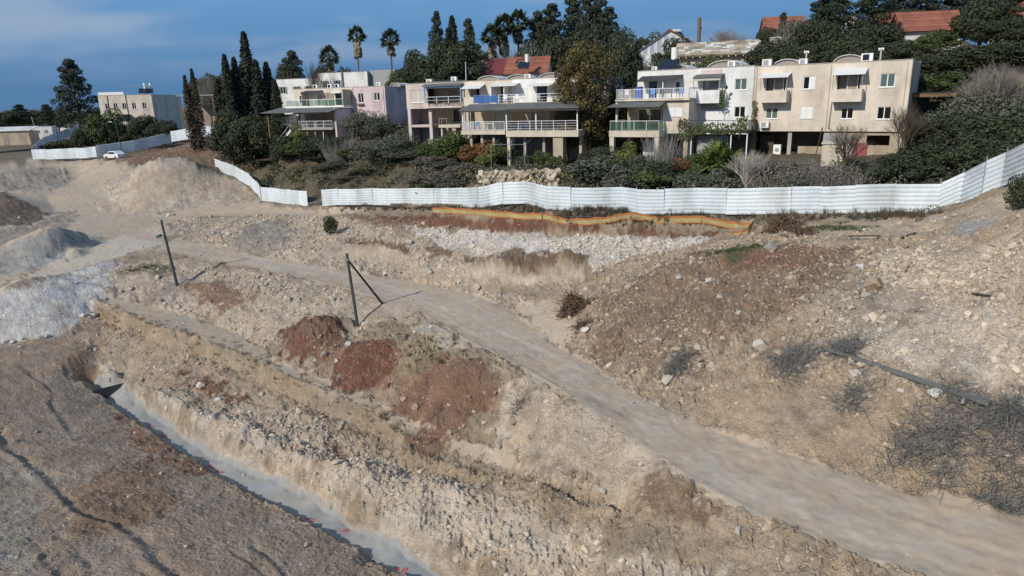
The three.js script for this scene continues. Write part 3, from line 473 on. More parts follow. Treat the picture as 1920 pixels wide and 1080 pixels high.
// ---------------------------------------------------------------- loose stones
const lie = (px, py, lift = 0) => { const p = ground(px, py); p.y = level(p.x, p.z) + lift; return p; };
function rockGeo(seed, n, fl = 0.7) {
  const r = rng(seed), pts = [];
  for (let i = 0; i < n; i++) { const z = r() * 2 - 1, a = r() * 6.283, q = Math.sqrt(1 - z * z), k = 0.42 + 0.12 * r(); pts.push(V3(q * Math.cos(a) * k, z * k * fl, q * Math.sin(a) * k * (0.75 + 0.2 * r()))); }
  return metricUV(new ConvexGeometry(pts));
}
const stoneMat = std(1, 1, 1, { roughness: 0.95, bumpMap: grainTex, bumpScale: 0.01 });
{
  const pools = { far: [], below: [], spoil: [], near: [], above: [], slope: [] }, r = rng(41);
  const c = new THREE.Color(), m4 = new THREE.Matrix4(), q4 = new THREE.Quaternion(), e = new THREE.Euler(), s3 = V3(1, 1, 1);
  for (let x = -78; x < 48; x += 1) for (let z = -118; z < -16; z += 1) {
    const D = Math.hypot(x, z); if (Math.abs(Math.atan2(x, -z)) > 0.76) continue;
    const s0 = survey(x + 0.5, z + 0.5); if (s0.st < 0.04 || !pools[s0.area]) continue;
    const clump = Math.max(0.06, 0.9 + 2.4 * fbm(x * 0.33 + 5, z * 0.33, 3)), want = s0.st * clump * (D < 45 ? 15 : D < 75 ? 8 : 3), n = Math.floor(want + r());
    const pool = pools[s0.area];
    for (let k = 0; k < n; k++) {
      const X = x + r(), Zz = z + r(), s = survey(X, Zz); if (s.st < 0.03) continue;
      const size = (0.04 + D * 0.0012) * (0.5 + 0.9 * r()) + 0.36 * Math.pow(r(), 16) + 0.12 * Math.pow(r(), 5) + (r() < 0.02 ? 0.3 * r() : 0);
      const y = level(X, Zz); e.set(r() * 0.9, r() * 6.28, r() * 0.9); q4.setFromEuler(e); s3.set(size * (0.8 + 0.5 * r()), size * (0.7 + 0.5 * r()), size * (0.8 + 0.5 * r()));
      m4.compose(V3(X, y + size * (0.1 - 0.22 * r()), Zz), q4, s3);
      const b = 0.72 + 0.5 * r(), pale = s.st > 4 ? 0.35 + 0.45 * r() : 0.15 + 0.5 * r(), w = r() * 0.05;
      c.setRGB(clamp(mix(s.c[0], 0.53 + w, pale) * b, .04, .68), clamp(mix(s.c[1], 0.465, pale) * b, .04, .64), clamp(mix(s.c[2], 0.39 - w, pale) * b, .03, .6));
      pool.push([m4.clone(), c.clone()]);
    }
  }
  const about = { far: 'scattered stones on the far open ground by the junction', below: 'limestone rubble on the bank below the dirt road', spoil: 'limestone rubble on the spoil bank beside the trench', near: 'stones on the churned ground in the near corner', above: 'whitish rubble on the bank above the dirt road', slope: 'stones strewn over the wide brown slope above the road' };
  let k = 0, total = 0;
  for (const [n, list] of Object.entries(pools)) for (let v = 0; v < 2; v++) {
    const part = list.filter((_, i) => i % 2 === v), im = new THREE.InstancedMesh(rockGeo(900 + k++, 11), stoneMat, part.length);
    part.forEach(([m, cc], i) => { im.setMatrixAt(i, m); im.setColorAt(i, cc); });
    im.name = numbered('rubble'); im.castShadow = im.receiveShadow = true; tag(im, about[n], 'rubble', null, 'stuff'); scene.add(im); total += part.length;
  }
  console.log('stones', total);
}
// boulders, one by one
{
  const G = [1, 2, 3, 4, 5].map((i) => rockGeo(30 + i, 17, 0.78)), r = rng(8);
  const tone = { pale: std(0.50, 0.45, 0.39, { map: plasterTex, bumpMap: grainTex, bumpScale: 0.02 }), white: std(0.60, 0.57, 0.54, { map: plasterTex, bumpMap: grainTex, bumpScale: 0.02 }), grey: std(0.33, 0.32, 0.31, { map: plasterTex, bumpMap: grainTex, bumpScale: 0.02 }), tan: std(0.40, 0.30, 0.205, { map: plasterTex, bumpMap: grainTex, bumpScale: 0.02 }), brown: std(0.22, 0.13, 0.085, { map: plasterTex, bumpMap: grainTex, bumpScale: 0.02 }) };
  const sets = [
    ['pale limestone boulder on the rubble bank around the leaning lamp pole', 'boulders around the leaning lamp pole', [[335,577,13],[343,585,11],[302,567,11,'grey'],[310,573,10],[573,580,12,'white'],[550,587,10],[540,563,15],[623,563,14],[227,547,10],[247,540,13],[297,523,15],[200,563,9]]],
    ['whitish boulder at the foot of the whitish spoil heap', 'boulders below the white spoil heap', [[10,643,12,'white'],[25,644,12,'white'],[43,638,9,'white'],[37,653,8,'white'],[90,632,13,'grey'],[77,633,9],[157,592,14,'white'],[177,592,12,'white']]],
    ['upright whitish boulder between the two red soil heaps', null, [[655,646,17,'pale']]],
    ['small grey boulder at the foot of the red soil heap', null, [[609,669,12,'grey']]],
    ['pale boulder beside the foot of the red soil heap', null, [[632,675,13]]],
    ['round brown boulder at the foot of the greenish gravel heap', null, [[727,727,17,'brown']]],
    ['boulder along the foot of the gravel and brown soil heaps', 'boulders at the foot of the heaps', [[844,811,17,'tan'],[780,771,18,'tan'],[757,752,14,'tan'],[889,777,10]]],
    ['pale boulder tumbled onto the path below the cream gravel bank', 'boulders below the cream bank', [[935,837,27],[943,816,17],[955,826,19],[970,842,15],[965,797,19,'tan'],[925,810,14],[908,800,12]]],
    ['limestone boulder lying on the rubble bank above the far stretch of road', 'boulders above the far road', [[400,438,15,'white'],[428,439,11,'white'],[530,471,11],[768,462,15],[807,515,15],[862,525,14],[320,405,16],[395,408,12,'grey']]],
    ['big grey cup shaped boulder on the strip of white rubble', null, [[1185,473,26,'pale']]],
    ['large pale boulder in the middle of the wide brown slope', null, [[1426,652,32]]],
    ['broad tan rock slab half sunk high on the wide brown slope', null, [[1642,540,46,'tan']]],
    ['bright white rock standing high on the wide brown slope', null, [[1613,506,20,'white']]],
    ['limestone boulder on the wide brown slope, one of many alike', 'boulders on the wide brown slope', [[1273,523,16],[1331,530,20],[1307,541,12],[1505,562,13],[1386,591,15],[1431,603,14,'tan'],[1623,601,20],[1604,627,15],[1623,632,15],[1618,644,15],[1307,661,16],[1235,641,13],[1867,526,13],[1690,665,12],[1695,656,17,'white'],[1057,639,11],[1570,640,14],[1540,590,14],[1470,640,13],[1350,560,14],[1400,555,12],[1560,615,13]]],
    ['white slab of rock by the road edge below the root stump', null, [[1098,625,18,'white']]],
    ['grey concrete ring lump half buried in the dry brush above the road', null, [[1254,712,30,'pale']]],
    ['pale boulder beside the fallen pole', 'boulders beside the fallen pole', [[1606,706,30],[1635,711,17],[1688,737,15,'white'],[1750,760,25,'white'],[1625,683,17],[1726,747,11],[1915,771,16,'white']]],
    ['flat grey concrete block below the pile of roots', null, [[1443,464,30,'grey']]],
    ['whitish boulder on the spoil slope above the trench', 'boulders on the trench spoil', [[377,726,18,'white'],[410,753,13,'white'],[490,741,11],[930,1064,20],[1130,928,18],[990,895,15],[1385,1002,20],[640,800,12],[560,770,14,'white']]],
    ['brown boulder resting near the road below the bank', null, [[1278,747,12,'tan']]],
  ];
  const marks = [[333,537,'the foot of the leaning lamp pole'],[671,612,'the foot of the braced pole'],[585,640,'the red soil heap by the braced pole'],[10,650,'the outer toe of the white spoil heap'],[170,590,'the inner toe of the white spoil heap'],[618,445,'the lone dark bush'],[1070,586,'the upturned root stump'],[1462,432,'the large root heap'],[1541,668,'the tip of the fallen pole'],[1852,781,'the butt of the fallen pole'],[1690,725,'the middle of the fallen pole'],[1642,540,'the broad sunken tan slab'],[1426,652,'the large pale boulder on the slope'],[1412,428,'the loose end of the orange netting'],[195,728,'the steel sheet in the trench'],[1150,940,'the lower end of the narrow path'],[850,805,'the foot of the brown soil heap'],[955,826,'the boulder spill below the cream bank'],[1830,558,'the rusty rod on the pale stones'],[820,1075,'the near end of the trench'],[1254,712,'the concrete ring lump'],[450,470,'the far bend of the dirt road'],[850,545,'the pocket cut above the road'],[1330,530,'the upper middle of the brown slope']];
  const order = ['nearest', 'second nearest', 'third nearest', 'fourth nearest', 'fifth nearest', 'sixth nearest', 'seventh nearest', 'eighth nearest', 'ninth nearest', 'tenth nearest'], named = new Map(), byMark = new Map();
  for (const [, group, list] of sets) if (group) for (const b of list) { let k = 0, q = 1e9; marks.forEach(([x, y], i) => { const d = Math.hypot(x - b[0], (y - b[1]) * 2); if (d < q) { q = d; k = i; } }); if (!byMark.has(k)) byMark.set(k, []); byMark.get(k).push([q, b]); }
  for (const [k, l] of byMark) { l.sort((a, b) => a[0] - b[0]); l.forEach(([, b], i) => named.set(b, `${{ pale: 'pale limestone', white: 'whitish', grey: 'grey', tan: 'tan', brown: 'brown' }[b[3] || 'pale']} boulder, ${order[i]} to ${marks[k][2]}`)); }
  for (const [label, group, list] of sets) for (const bb of list) {
    const [px, py, w, t = 'pale'] = bb;
    const p = lie(px, py), d = p.clone().sub(camera.position).dot(fwd), s = w * d / FOC * 1.12;
    const m = mesh('boulder', G[Math.floor(r() * 5)], tone[t]); m.position.set(p.x, p.y + s * 0.1, p.z); m.rotation.set((r() - .5) * .5, r() * 6.28, (r() - .5) * .5); m.scale.set(s, s * (0.75 + 0.3 * r()), s); tag(m, named.get(bb) || label, 'boulder', group);
  }
}

// ---------------------------------------------------------------- hoarding fence
const sheetMat = [std(0.66, 0.73, 0.78, { roughness: 0.42, map: plasterTex }), std(0.59, 0.66, 0.715, { roughness: 0.45, map: plasterTex }), std(0.62, 0.69, 0.74, { roughness: 0.5, map: plasterTex })];
const postMat = std(0.35, 0.37, 0.38, { roughness: 0.5, metalness: 0.5 });
function sheetGeo(a, b, h, up, bulge) {
  const prof = [], nb = 7, bh = h / nb; for (let i = 0; i < nb; i++) { const y = i * bh; prof.push([y + 0.008, -0.05], [y + 0.045, 0], [y + bh * 0.5, 0.012], [y + bh - 0.04, 0], [y + bh - 0.006, -0.05]); } prof.push([h, -0.05]);
  const d = b.clone().sub(a), n = V3(-d.z, 0, d.x).normalize(); if (n.z < 0) n.negate();
  const P = [], I = [], C = 4;
  for (const side of [0, 1]) for (let c = 0; c <= C; c++) for (const [y, o] of prof) { const u = c / C, p = a.clone().lerp(b, u).addScaledVector(up, y).addScaledVector(n, o + bulge * Math.sin(u * Math.PI) * (y / h) - side * 0.03); P.push(p.x, p.y, p.z); }
  const m = prof.length, off = (C + 1) * m; for (let s = 0; s < 2; s++) for (let c = 0; c < C; c++) for (let k = 0; k < m - 1; k++) { const q = s * off + c * m + k; I.push(q, q + m, q + 1, q + 1, q + m, q + m + 1); }
  for (let c = 0; c < C; c++) for (const k of [0, m - 1]) { const q = c * m + k; I.push(q, q + m, q + off, q + m, q + m + off, q + off); }
  for (const c of [0, C]) for (let k = 0; k < m - 1; k++) { const q = c * m + k; I.push(q, q + 1, q + off, q + 1, q + 1 + off, q + off); }
  const g = new THREE.BufferGeometry(); g.setAttribute('position', new THREE.Float32BufferAttribute(P, 3)); g.setIndex(I); const f = g.toNonIndexed(); f.computeVertexNormals(); return metricUV(f);
}
function hoarding(pts, h, label, seed, step = 2.6, jit = 1) {
  const r = rng(seed), o = thing('hoarding_fence', label, 'fence', pts[0].clone());
  const list = []; for (let i = 0; i < pts.length - 1; i++) { const L = pts[i].distanceTo(pts[i + 1]), n = Math.max(1, Math.round(L / step)); for (let k = 0; k < n; k++) list.push(pts[i].clone().lerp(pts[i + 1], k / n)); } list.push(pts[pts.length - 1].clone());
  list.forEach((p, i) => { p.sub(pts[0]); if (i) { p.x += (r() - .5) * .16 * jit; p.z += (r() - .5) * .16 * jit; p.y += (r() - .5) * .10 * jit; } });
  for (let i = 0; i < list.length - 1; i++) {
    const up = V3((r() - .5) * .05 * jit, 1, (r() - .5) * .05 * jit).normalize(), dy = (r() - .5) * .07 * jit;
    mesh('panel', sheetGeo(list[i].clone().add(V3(0, dy, 0)), list[i + 1].clone().add(V3(0, dy + (r() - .5) * .05 * jit, 0)), h, up, (r() - .3) * .07), sheetMat[Math.floor(r() * 3)], o);
  }
  list.forEach((p) => { const t = h + 0.12 + 0.2 * r(); mesh('post', [bx(p.x - .03, p.x + .03, p.y - .3, p.y + t, p.z - .13, p.z - .07)], postMat, o); });
  return o;
}
const FP = (l) => l.map(([x, y, v]) => atY(x, y, v));
hoarding(FP([[62,299,6.0],[100,299,6.2],[150,297,6.5],[182,295,6.7]]), 2.1, 'white ribbed hoarding behind the parked white car, reaching the far corner', 1);
hoarding(FP([[184,294,6.9],[218,289,7.1],[252,284,7.4],[322,268,8.6]]), 2.2, 'white ribbed hoarding climbing from the parked car to the brown cypress', 2);
hoarding([at(322,266,146), at(350,262,144), at(385,256,142), at(421,263,138)], 2.2, 'short white hoarding behind the brown cypress', 3);
hoarding([atY(62,299,6.0), at(85,276,165), at(152,247,215)], 2.3, 'white hoarding in shade running away behind the far corner', 4);
hoarding(FP([[405,320,5.4],[440,334,4.6],[468,350,3.7],[484,366,2.9],[491,377,2.4]]), 2.0, 'curved white hoarding dropping beside the sand mound', 5);
hoarding(FP([[491,377,2.4],[530,382,2.5],[578,388,2.75]]), 2.05, 'short white hoarding just before the fallen panel', 6);
hoarding(FP([[605,387,3.6],[700,385,4],[815,388,4.75],[896,391,5.55]]), 2.05, 'long white hoarding between the fallen panel and the orange netting', 7);
hoarding(FP([[897,391,5.55],[943,384,6.3],[985,383,6.5],[1030,393,6.35],[1070,396,6.35],[1165,397,6.4],[1193,402,6.4],[1300,401,6.5],[1362,402,6.6],[1480,402,6.9],[1600,401,7.2],[1757,402,7.6]]), 2.1, 'long white hoarding in front of the pale apartment row', 8);
hoarding(FP([[1757,402,7.6],[1800,382,8.4],[1840,365,9.3],[1880,349,10.0],[1930,330,11.0],[2010,300,12.4]]), 2.15, 'white hoarding climbing the hill at the picture edge', 9);
{ const a = atY(580, 388, 2.8), b = atY(606, 383, 3.5), up = V3(0.1, 0.45, 0.9).normalize(), o = thing('hoarding_sheet', 'white hoarding panel fallen flat in the fence gap', 'fence panel', a); mesh('sheet', sheetGeo(V3(0, 0.1, 0), b.sub(a).add(V3(0, 0.1, 0)), 1.3, up, 0.02), sheetMat[1], o); }
// black pipe along the fence foot and the striped safety netting
{
  const pts = [[625,387],[700,390],[760,391],[815,393],[880,397],[960,402],[1040,408],[1120,413],[1200,414],[1310,417],[1365,421]].map(([x, y]) => lie(x, y, 0.1));
  const m = mesh('drain_pipe', new THREE.TubeGeometry(new THREE.CatmullRomCurve3(pts), 160, 0.09, 7), M.black); tag(m, 'long black plastic pipe lying along the foot of the white hoarding', 'pipe');
  const net = (path, label, seed, tail) => {
    const r = rng(seed), o = thing('safety_netting', label, 'safety net'), n = path.length, sub = 12, cur = new THREE.CatmullRomCurve3(path.map((p) => V3(...p.b))), curT = new THREE.CatmullRomCurve3(path.map((p) => V3(...p.t)));
    o.position.copy(cur.getPoint(0));
    for (const [nm, v0, v1, mt] of [['orange_band', 0, .18, M.orange], ['yellow_band', .18, .7, M.yellow], ['orange_band', .7, 1, M.orange]]) {
      const P = [], I = [], N = (n - 1) * sub;
      for (let s = 0; s < 2; s++) for (let i = 0; i <= N; i++) { const a = cur.getPoint(i / N), b = curT.getPoint(i / N), sag = 0.03 * Math.sin(i * 0.9 + seed) + 0.035 * Math.sin(i * 0.37); for (const v of [v0, (v0 + v1) / 2, v1]) { const p = a.clone().lerp(b, v); p.z += 0.08 * Math.sin(i * 0.7 + v * 3) * (1 - v) - s * 0.015; p.y += sag * v; p.sub(o.position); P.push(p.x, p.y, p.z); } }
      const off = (N + 1) * 3; for (let s = 0; s < 2; s++) for (let i = 0; i < N; i++) for (let k = 0; k < 2; k++) { const q = s * off + i * 3 + k; I.push(q, q + 3, q + 1, q + 1, q + 3, q + 4); }
      const g = new THREE.BufferGeometry(); g.setAttribute('position', new THREE.Float32BufferAttribute(P, 3)); g.setIndex(I); g.computeVertexNormals(); mesh(nm, g, mt, o);
    }
    for (let i = 0; i < n; i++) { const a = V3(...path[i].b), b = V3(...path[i].t); mesh('stake', [rod(a.clone().sub(o.position).add(V3(0, -.2, -.05)), b.sub(o.position).add(V3(0, .08, -.05)), .015)], M.metalGrey, o); }
  };
  const at2 = (l, h) => l.map(([x, y, hh = h]) => { const p = lie(x, y); return { b: [p.x, p.y - .02, p.z], t: [p.x, p.y + hh, p.z - .12] }; });
  net(at2([[812,401],[870,405],[940,410],[1016,416]], .58), 'orange and yellow safety netting nearest the fallen panel', 3);
  net(at2([[1018,416],[1060,420],[1120,422],[1180,422],[1240,424],[1320,427],[1375,430],[1412,429]], .56), 'orange and yellow safety netting above the white rubble strip', 5);
  net(at2([[1414,430,.7],[1398,440,.55],[1372,445,.35]], .4), 'loose orange end of netting hanging down beside the root pile', 7);
}

// ---------------------------------------------------------------- poles
{
  const b1 = lie(333, 537, -.4), t1 = at(302, 413, b1.clone().sub(camera.position).dot(fwd) * 0.985), o1 = thing('lamp_pole', 'leaning dark lamp pole standing on the rubble beside the road', 'pole', b1);
  t1.sub(b1); mesh('pole', [rod(V3(0, 0, 0), t1, .15, .10, 9)], M.pole, o1);
  { const c = t1.clone().multiplyScalar(.78), p = c.clone().add(V3(-.35, .05, .25)); mesh('bracket', [rod(c, p, .03)], M.pole, o1); const l = mesh('lamp_head', [bx(-.28, .12, -.12, .12, -.18, .18)], M.green, o1); l.position.copy(p); l.rotation.z = .4; }
  const b2 = lie(671, 612, -.3), d2 = b2.clone().sub(camera.position).dot(fwd), t2 = at(650, 475, d2 * .985), o2 = thing('braced_pole', 'dark wooden pole with a slanting brace beside the road', 'pole', b2);
  const f2 = lie(719, 569, -.2).sub(b2), j2 = at(652, 487, d2 * .985).sub(b2); t2.sub(b2);
  mesh('pole', [rod(V3(0, 0, 0), t2, .13, .10, 9)], M.pole, o2); mesh('brace', [rod(f2, j2, .10, .08, 8)], M.pole, o2); mesh('joint', [rod(j2.clone().add(V3(0, -.1, .05)), j2.clone().add(V3(0, .12, .05)), .13)], M.metalGrey, o2);
  const a3 = lie(1541, 668, .25), b3 = lie(1852, 783, .3), o3 = thing('fallen_pole', 'fallen dark pole lying across the pale stones and dry brush', 'pole', a3);
  b3.sub(a3); mesh('pole', [rod(V3(0, .12, 0), b3.clone().add(V3(0, .3, 0)), .12, .15, 9)], M.oldPole, o3);
  { const c = b3.clone().multiplyScalar(.88).add(V3(0, .15, 0)); mesh('crossarm', [bar(c.clone().add(V3(-.35, .02, .35)), c.clone().add(V3(.3, .05, -.4)), .1, .1)], M.concrete, o3); }
  const far = (x0, y0, x1, y1, d, label, lamp, mt = M.pole) => { const b = at(x0, y0, d), t = at(x1, y1, d).sub(b), o = thing(lamp ? 'street_lamp' : 'utility_pole', label, lamp ? 'lamp' : 'pole', b); mesh('pole', [rod(V3(0, -1.2, 0), t, .12, .08, 7)], mt, o); if (lamp) { mesh('arm', [rod(t, t.clone().add(V3(-.7, .1, .2)), .04)], M.pole, o); mesh('lamp_head', [bx(t.x - 1.1, t.x - .5, t.y + .03, t.y + .16, t.z + .05, t.z + .35)], M.railWhite, o); } };
  far(233, 298, 216, 229, 138, 'tall street lamp standing beside the parked white car', true);
  far(376, 247, 367, 190, 150, 'pale slender pole behind the brown cypress', false, M.cream);
  far(109, 262, 103, 223, 170, 'dark pole beside the white site cabin', false);
  far(17, 266, 13, 246, 175, 'short pole in front of the long brown shed', false);
  far(70, 255, 59, 218, 190, 'pale pole at the corner of the white site cabin', false, M.concrete);
  far(874, 152, 873, 116, 100, 'thin pale mast rising behind the pink house roof', false, M.metalGrey);
}
// steel sheet closing the trench, red survey marks on its floor
{
const a = atY(191, 751, -6.2), b = atY(238, 741, -6.2), dv = b.clone().sub(a).normalize(), o = mesh('trench_board', [bar(dv.clone().multiplyScalar(-.5).add(V3(0, .42, 0)), b.clone().sub(a).addScaledVector(dv, .45).add(V3(0, .55, 0)), .09, 1.1)], M.steel); o.position.copy(a); tag(o, 'dark steel sheet closing the end of the trench', 'steel sheet');
  const paint = std(0.5, 0.035, 0.045), r = rng(19);
  for (const [x, y] of [[200, 748], [282, 800], [307, 819], [400, 877], [415, 886], [583, 976], [645, 995], [755, 1068]]) {
    const p = atY(x, y, -6.2), g = []; p.y = level(p.x, p.z) + 0.012;
    for (const [x0, z0, x1, z1] of [[-.35, .1, -.25, -.15], [-.25, -.15, -.15, .12], [0, .12, .05, -.15], [.05, -.15, .2, -.1], [.2, -.1, .18, .1], [.18, .1, 0, .12]]) g.push(bar(V3(x0 * 1.1, 0, z0 * 1.1), V3(x1 * 1.1, 0, z1 * 1.1), .06, .006));
    const m = mesh('paint_mark', g, paint, names.trench_floor); m.position.copy(p); m.rotation.y = -0.6 + r() * 0.5;
  }
}
// ---------------------------------------------------------------- houses
const houseAt = (k, name, label, cat = 'house') => { const [x, z, a] = FR[k]; return thing(name, label, cat, V3(x, 0, z), -a * Math.PI / 180); };
function ribbed(x0, x1, y0, y1, z, n, dep = 0.025) {    // roller shutter or louvred leaf: overlapping slats
  const out = []; const s = (y1 - y0) / n; for (let i = 0; i < n; i++) { const g = new THREE.BoxGeometry(x1 - x0, s * 0.92, 0.02); g.rotateX(-0.35); g.translate((x0 + x1) / 2, y0 + s * (i + .5), z); out.push(g); } return out;
}
// window in an opening of a front wall whose outer face is at z: frame, panes, shutters
function win(o, x0, x1, y0, y1, z, kind = 'glass', sillMat = M.frame) {
  const d = z - 0.09, t = 0.06, xm = (x0 + x1) / 2;
  const g = [bx(x0, x0 + t, y0, y1, d - .05, d + .03), bx(x1 - t, x1, y0, y1, d - .05, d + .03), bx(x0 + t, x1 - t, y0, y0 + t, d - .05, d + .03), bx(x0 + t, x1 - t, y1 - t, y1, d - .05, d + .03)];
  if (kind !== 'roller' && kind !== 'plain') g.push(bx(xm - .04, xm + .04, y0 + t, y1 - t, d - .045, d + .035));
  const f = mesh('window', g, M.frame, o);
  if (kind === 'roller') mesh('shutter', ribbed(x0 + t, x1 - t, y0 + t, y1 - t, d, 12), M.shutter, f);
  else if (kind === 'beigeRoller') mesh('shutter', ribbed(x0 + t, x1 - t, y0 + t, y1 - t, d, 14), M.beigeShutter, f);
  else {
    mesh('pane', [bx(x0 + t, xm - .04, y0 + t, y1 - t, d - .012, d - .004)], glassPane, f); mesh('pane', [bx(xm + .04, x1 - t, y0 + t, y1 - t, d - .012, d - .004)], glassPane, f);
    if (kind === 'greyShut') for (const [a, b] of [[x0 + t, xm - .04], [xm + .04, x1 - t]]) mesh('blind', ribbed(a, b, y0 + t, y1 - t, d - .06, 9), M.greyShutter, f);
    if (kind === 'halfShut') mesh('shutter', ribbed(xm + .04, x1 - .02, y0 + .02, y1 - .02, d + .06, 10), M.shutter, f);
    if (kind === 'shut') for (const [a, b] of [[x0 + .02, xm - .02], [xm + .02, x1 - .02]]) mesh('shutter', ribbed(a, b, y0 + .02, y1 - .02, d + .07, 10), M.shutter, f);
    if (kind === 'greenShut') for (const [a, b] of [[x0 - .45, x0 - .02], [x1 + .02, x1 + .45]]) mesh('shutter', ribbed(a, b, y0, y1, z + .03, 9), M.greenShutter, f);
    if (kind === 'curtain') mesh('curtain', [bx(x0 + t, xm - .1, y0 + t, y1 - t, d - .2, d - .17)], M.cream, f);
  }
  mesh('sill', [bx(x0 - .06, x1 + .06, y0 - .06, y0 - .002, z - .06, z + .07)], sillMat, f);
  return [x0, x1, y0, y1];
}
// shell of a house: front wall with openings, back, sides, floors, roof
function shell(o, x0, x1, y0, y1, zf, zb, mat, holes, { sides = [1, 1], roof = M.roofWhite, sideMat, floors = [] } = {}) {
  const t = 0.22;
  mesh('front_wall', holed(x0, x1, y0, y1, zf - t, zf, holes), mat, o);
  if (sides[0]) mesh('side_wall', [bx(x0, x0 + t, y0, y1, zb, zf - t - .002)], sideMat || mat, o);
  if (sides[1]) mesh('side_wall', [bx(x1 - t, x1, y0, y1, zb, zf - t - .002)], sideMat || mat, o);
  mesh('back_wall', [bx(x0 + t + .002, x1 - t - .002, y0, y1, zb, zb + t)], mat, o);
  mesh('floor_slab', [y0 - .0, ...floors].map((y) => bx(x0 + t + .004, x1 - t - .004, y + .003, y + .2, zb + t + .002, zf - t - .004)), M.concrete, o);
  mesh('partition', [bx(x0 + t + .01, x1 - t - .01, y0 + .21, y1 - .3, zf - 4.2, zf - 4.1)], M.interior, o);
  const r = mesh('roof', [bx(x0 + .03, x1 - .03, y1 - .28, y1 - .06, zb + t + .01, zf - t - .01)], roof, o);
  mesh('coping', [bx(x0 - .03, x1 + .03, y1 + .002, y1 + .07, zf - t - .04, zf + .04), bx(x0 - .03, x1 + .03, y1 + .002, y1 + .07, zb, zb + t)], M.concrete, r);
  return r;
}
function railing(o, pts, y, h, mat, { bars = 0.14, panel = null, rails = 0 } = {}) {
  const r = mesh('railing', (() => { const g = []; for (let i = 0; i < pts.length - 1; i++) { const a = V3(pts[i][0], y, pts[i][1]), b = V3(pts[i + 1][0], y, pts[i + 1][1]), L = a.distanceTo(b), n = Math.max(1, Math.round(L / 1.5)); g.push(bar(a.clone().add(V3(0, h, 0)), b.clone().add(V3(0, h, 0)), .06, .05)); for (let k = 0; k <= n; k++) { const p = a.clone().lerp(b, k / n); g.push(bx(p.x - .025, p.x + .025, y, y + h - .02, p.z - .025, p.z + .025)); } for (let q = 1; q <= rails; q++) g.push(bar(a.clone().add(V3(0, h * q / (rails + 1), 0)), b.clone().add(V3(0, h * q / (rails + 1), 0)), .03, .03)); if (bars) { const m = Math.round(L / bars); for (let k = 1; k < m; k++) { const p = a.clone().lerp(b, k / m); g.push(bx(p.x - .012, p.x + .012, y + .08, y + h - .03, p.z - .012, p.z + .012)); } g.push(bar(a.clone().add(V3(0, .08, 0)), b.clone().add(V3(0, .08, 0)), .03, .03)); } } return g; })(), mat, o);
  if (panel) for (let i = 0; i < pts.length - 1; i++) mesh('glass_panel', [bar(V3(pts[i][0], y + h * .5, pts[i][1]), V3(pts[i + 1][0], y + h * .5, pts[i + 1][1]), .012, h * .8)], panel, r);
  return r;
}
const slope = (o, name, x0, x1, z0, y0, z1, y1, t, mat, skew = 0) => {     // sloping awning or roof sheet from (z0,y0) to (z1,y1)
  const P = [[x0, y0, z0], [x1, y0, z0], [x1 + skew, y1, z1], [x0 - skew, y1, z1]], p = []; const q = (a, b, c, d) => p.push(...a, ...b, ...c, ...a, ...c, ...d);
  const T = P.map((v) => [v[0], v[1] + t, v[2]]); q(P[0], P[1], P[2], P[3]); q(T[3], T[2], T[1], T[0]); for (let i = 0; i < 4; i++) { const j = (i + 1) % 4; q(P[i], T[i], T[j], P[j]); }
  const g = new THREE.BufferGeometry(); g.setAttribute('position', new THREE.Float32BufferAttribute(p, 3)); g.computeVertexNormals(); return mesh(name, g, mat, o);
};
// things that stand on roofs and terraces
const local = (k, u, y, w) => { const [x, z] = frame(k, u, w); return V3(x, y, z); };
const turnOf = (k) => -FR[k][2] * Math.PI / 180;
function acUnit(k, u, y, w, label, s = 1, dark = false) { const o = thing('air_conditioner', label, 'air conditioner', local(k, u, y, w), turnOf(k), 'air conditioners on the roofs'); mesh('casing', [bx(-.42 * s, .42 * s, .04, .64 * s, -.16, .16)], M.frame, o); mesh('grille', [bx(-.3 * s, .16 * s, .12 * s, .56 * s, .162, .175)], dark ? M.solar : M.greyShutter, o); mesh('foot', [bx(-.38 * s, -.3 * s, 0, .038, -.16, .16)], M.metalGrey, o); mesh('foot', [bx(.3 * s, .38 * s, 0, .038, -.16, .16)], M.metalGrey, o); return o; }
function roofVent(k, u, y, w, h, label) { const o = thing('roof_vent', label, 'vent', local(k, u, y, w), turnOf(k), 'vents on the apartment roofs'); mesh('pipe', [rod(V3(0, 0, 0), V3(0, h, 0), .07, .07, 8)], M.cream, o); mesh('cap', [bx(-.22, .22, h + .001, h + .1, -.09, .09), bx(-.22, -.12, h - .1, h, -.09, .09), bx(.12, .22, h - .1, h, -.09, .09)], M.frame, o); }
function arch(k, u0, u1, y, w, label, h = .62) { const o = thing('arched_skylight', label, 'skylight', local(k, (u0 + u1) / 2, y - .1, w), turnOf(k), 'arched skylights on the roofs'), W = (u1 - u0) / 2, g = [], n = 12; for (let i = 0; i < n; i++) { const a = Math.PI * i / n, b = Math.PI * (i + 1) / n; g.push(bar(V3(-W * Math.cos(a), .1 + h * Math.sin(a), 0), V3(-W * Math.cos(b), .1 + h * Math.sin(b), 0), 3.0, .07).translate(0, 0, -1.5)); } mesh('vault', g, M.roofWhite, o); mesh('end_wall', [(() => { const s = new THREE.Shape(); s.moveTo(-W, 0); for (let i = 0; i <= n; i++) { const a = Math.PI * i / n; s.lineTo(-W * .97 * Math.cos(a), .1 + (h - .05) * Math.sin(a)); } s.lineTo(W, 0); const e = new THREE.ExtrudeGeometry(s, { depth: .05, bevelEnabled: false }); e.translate(0, 0, -.25); return e; })()], M.dark, o); }
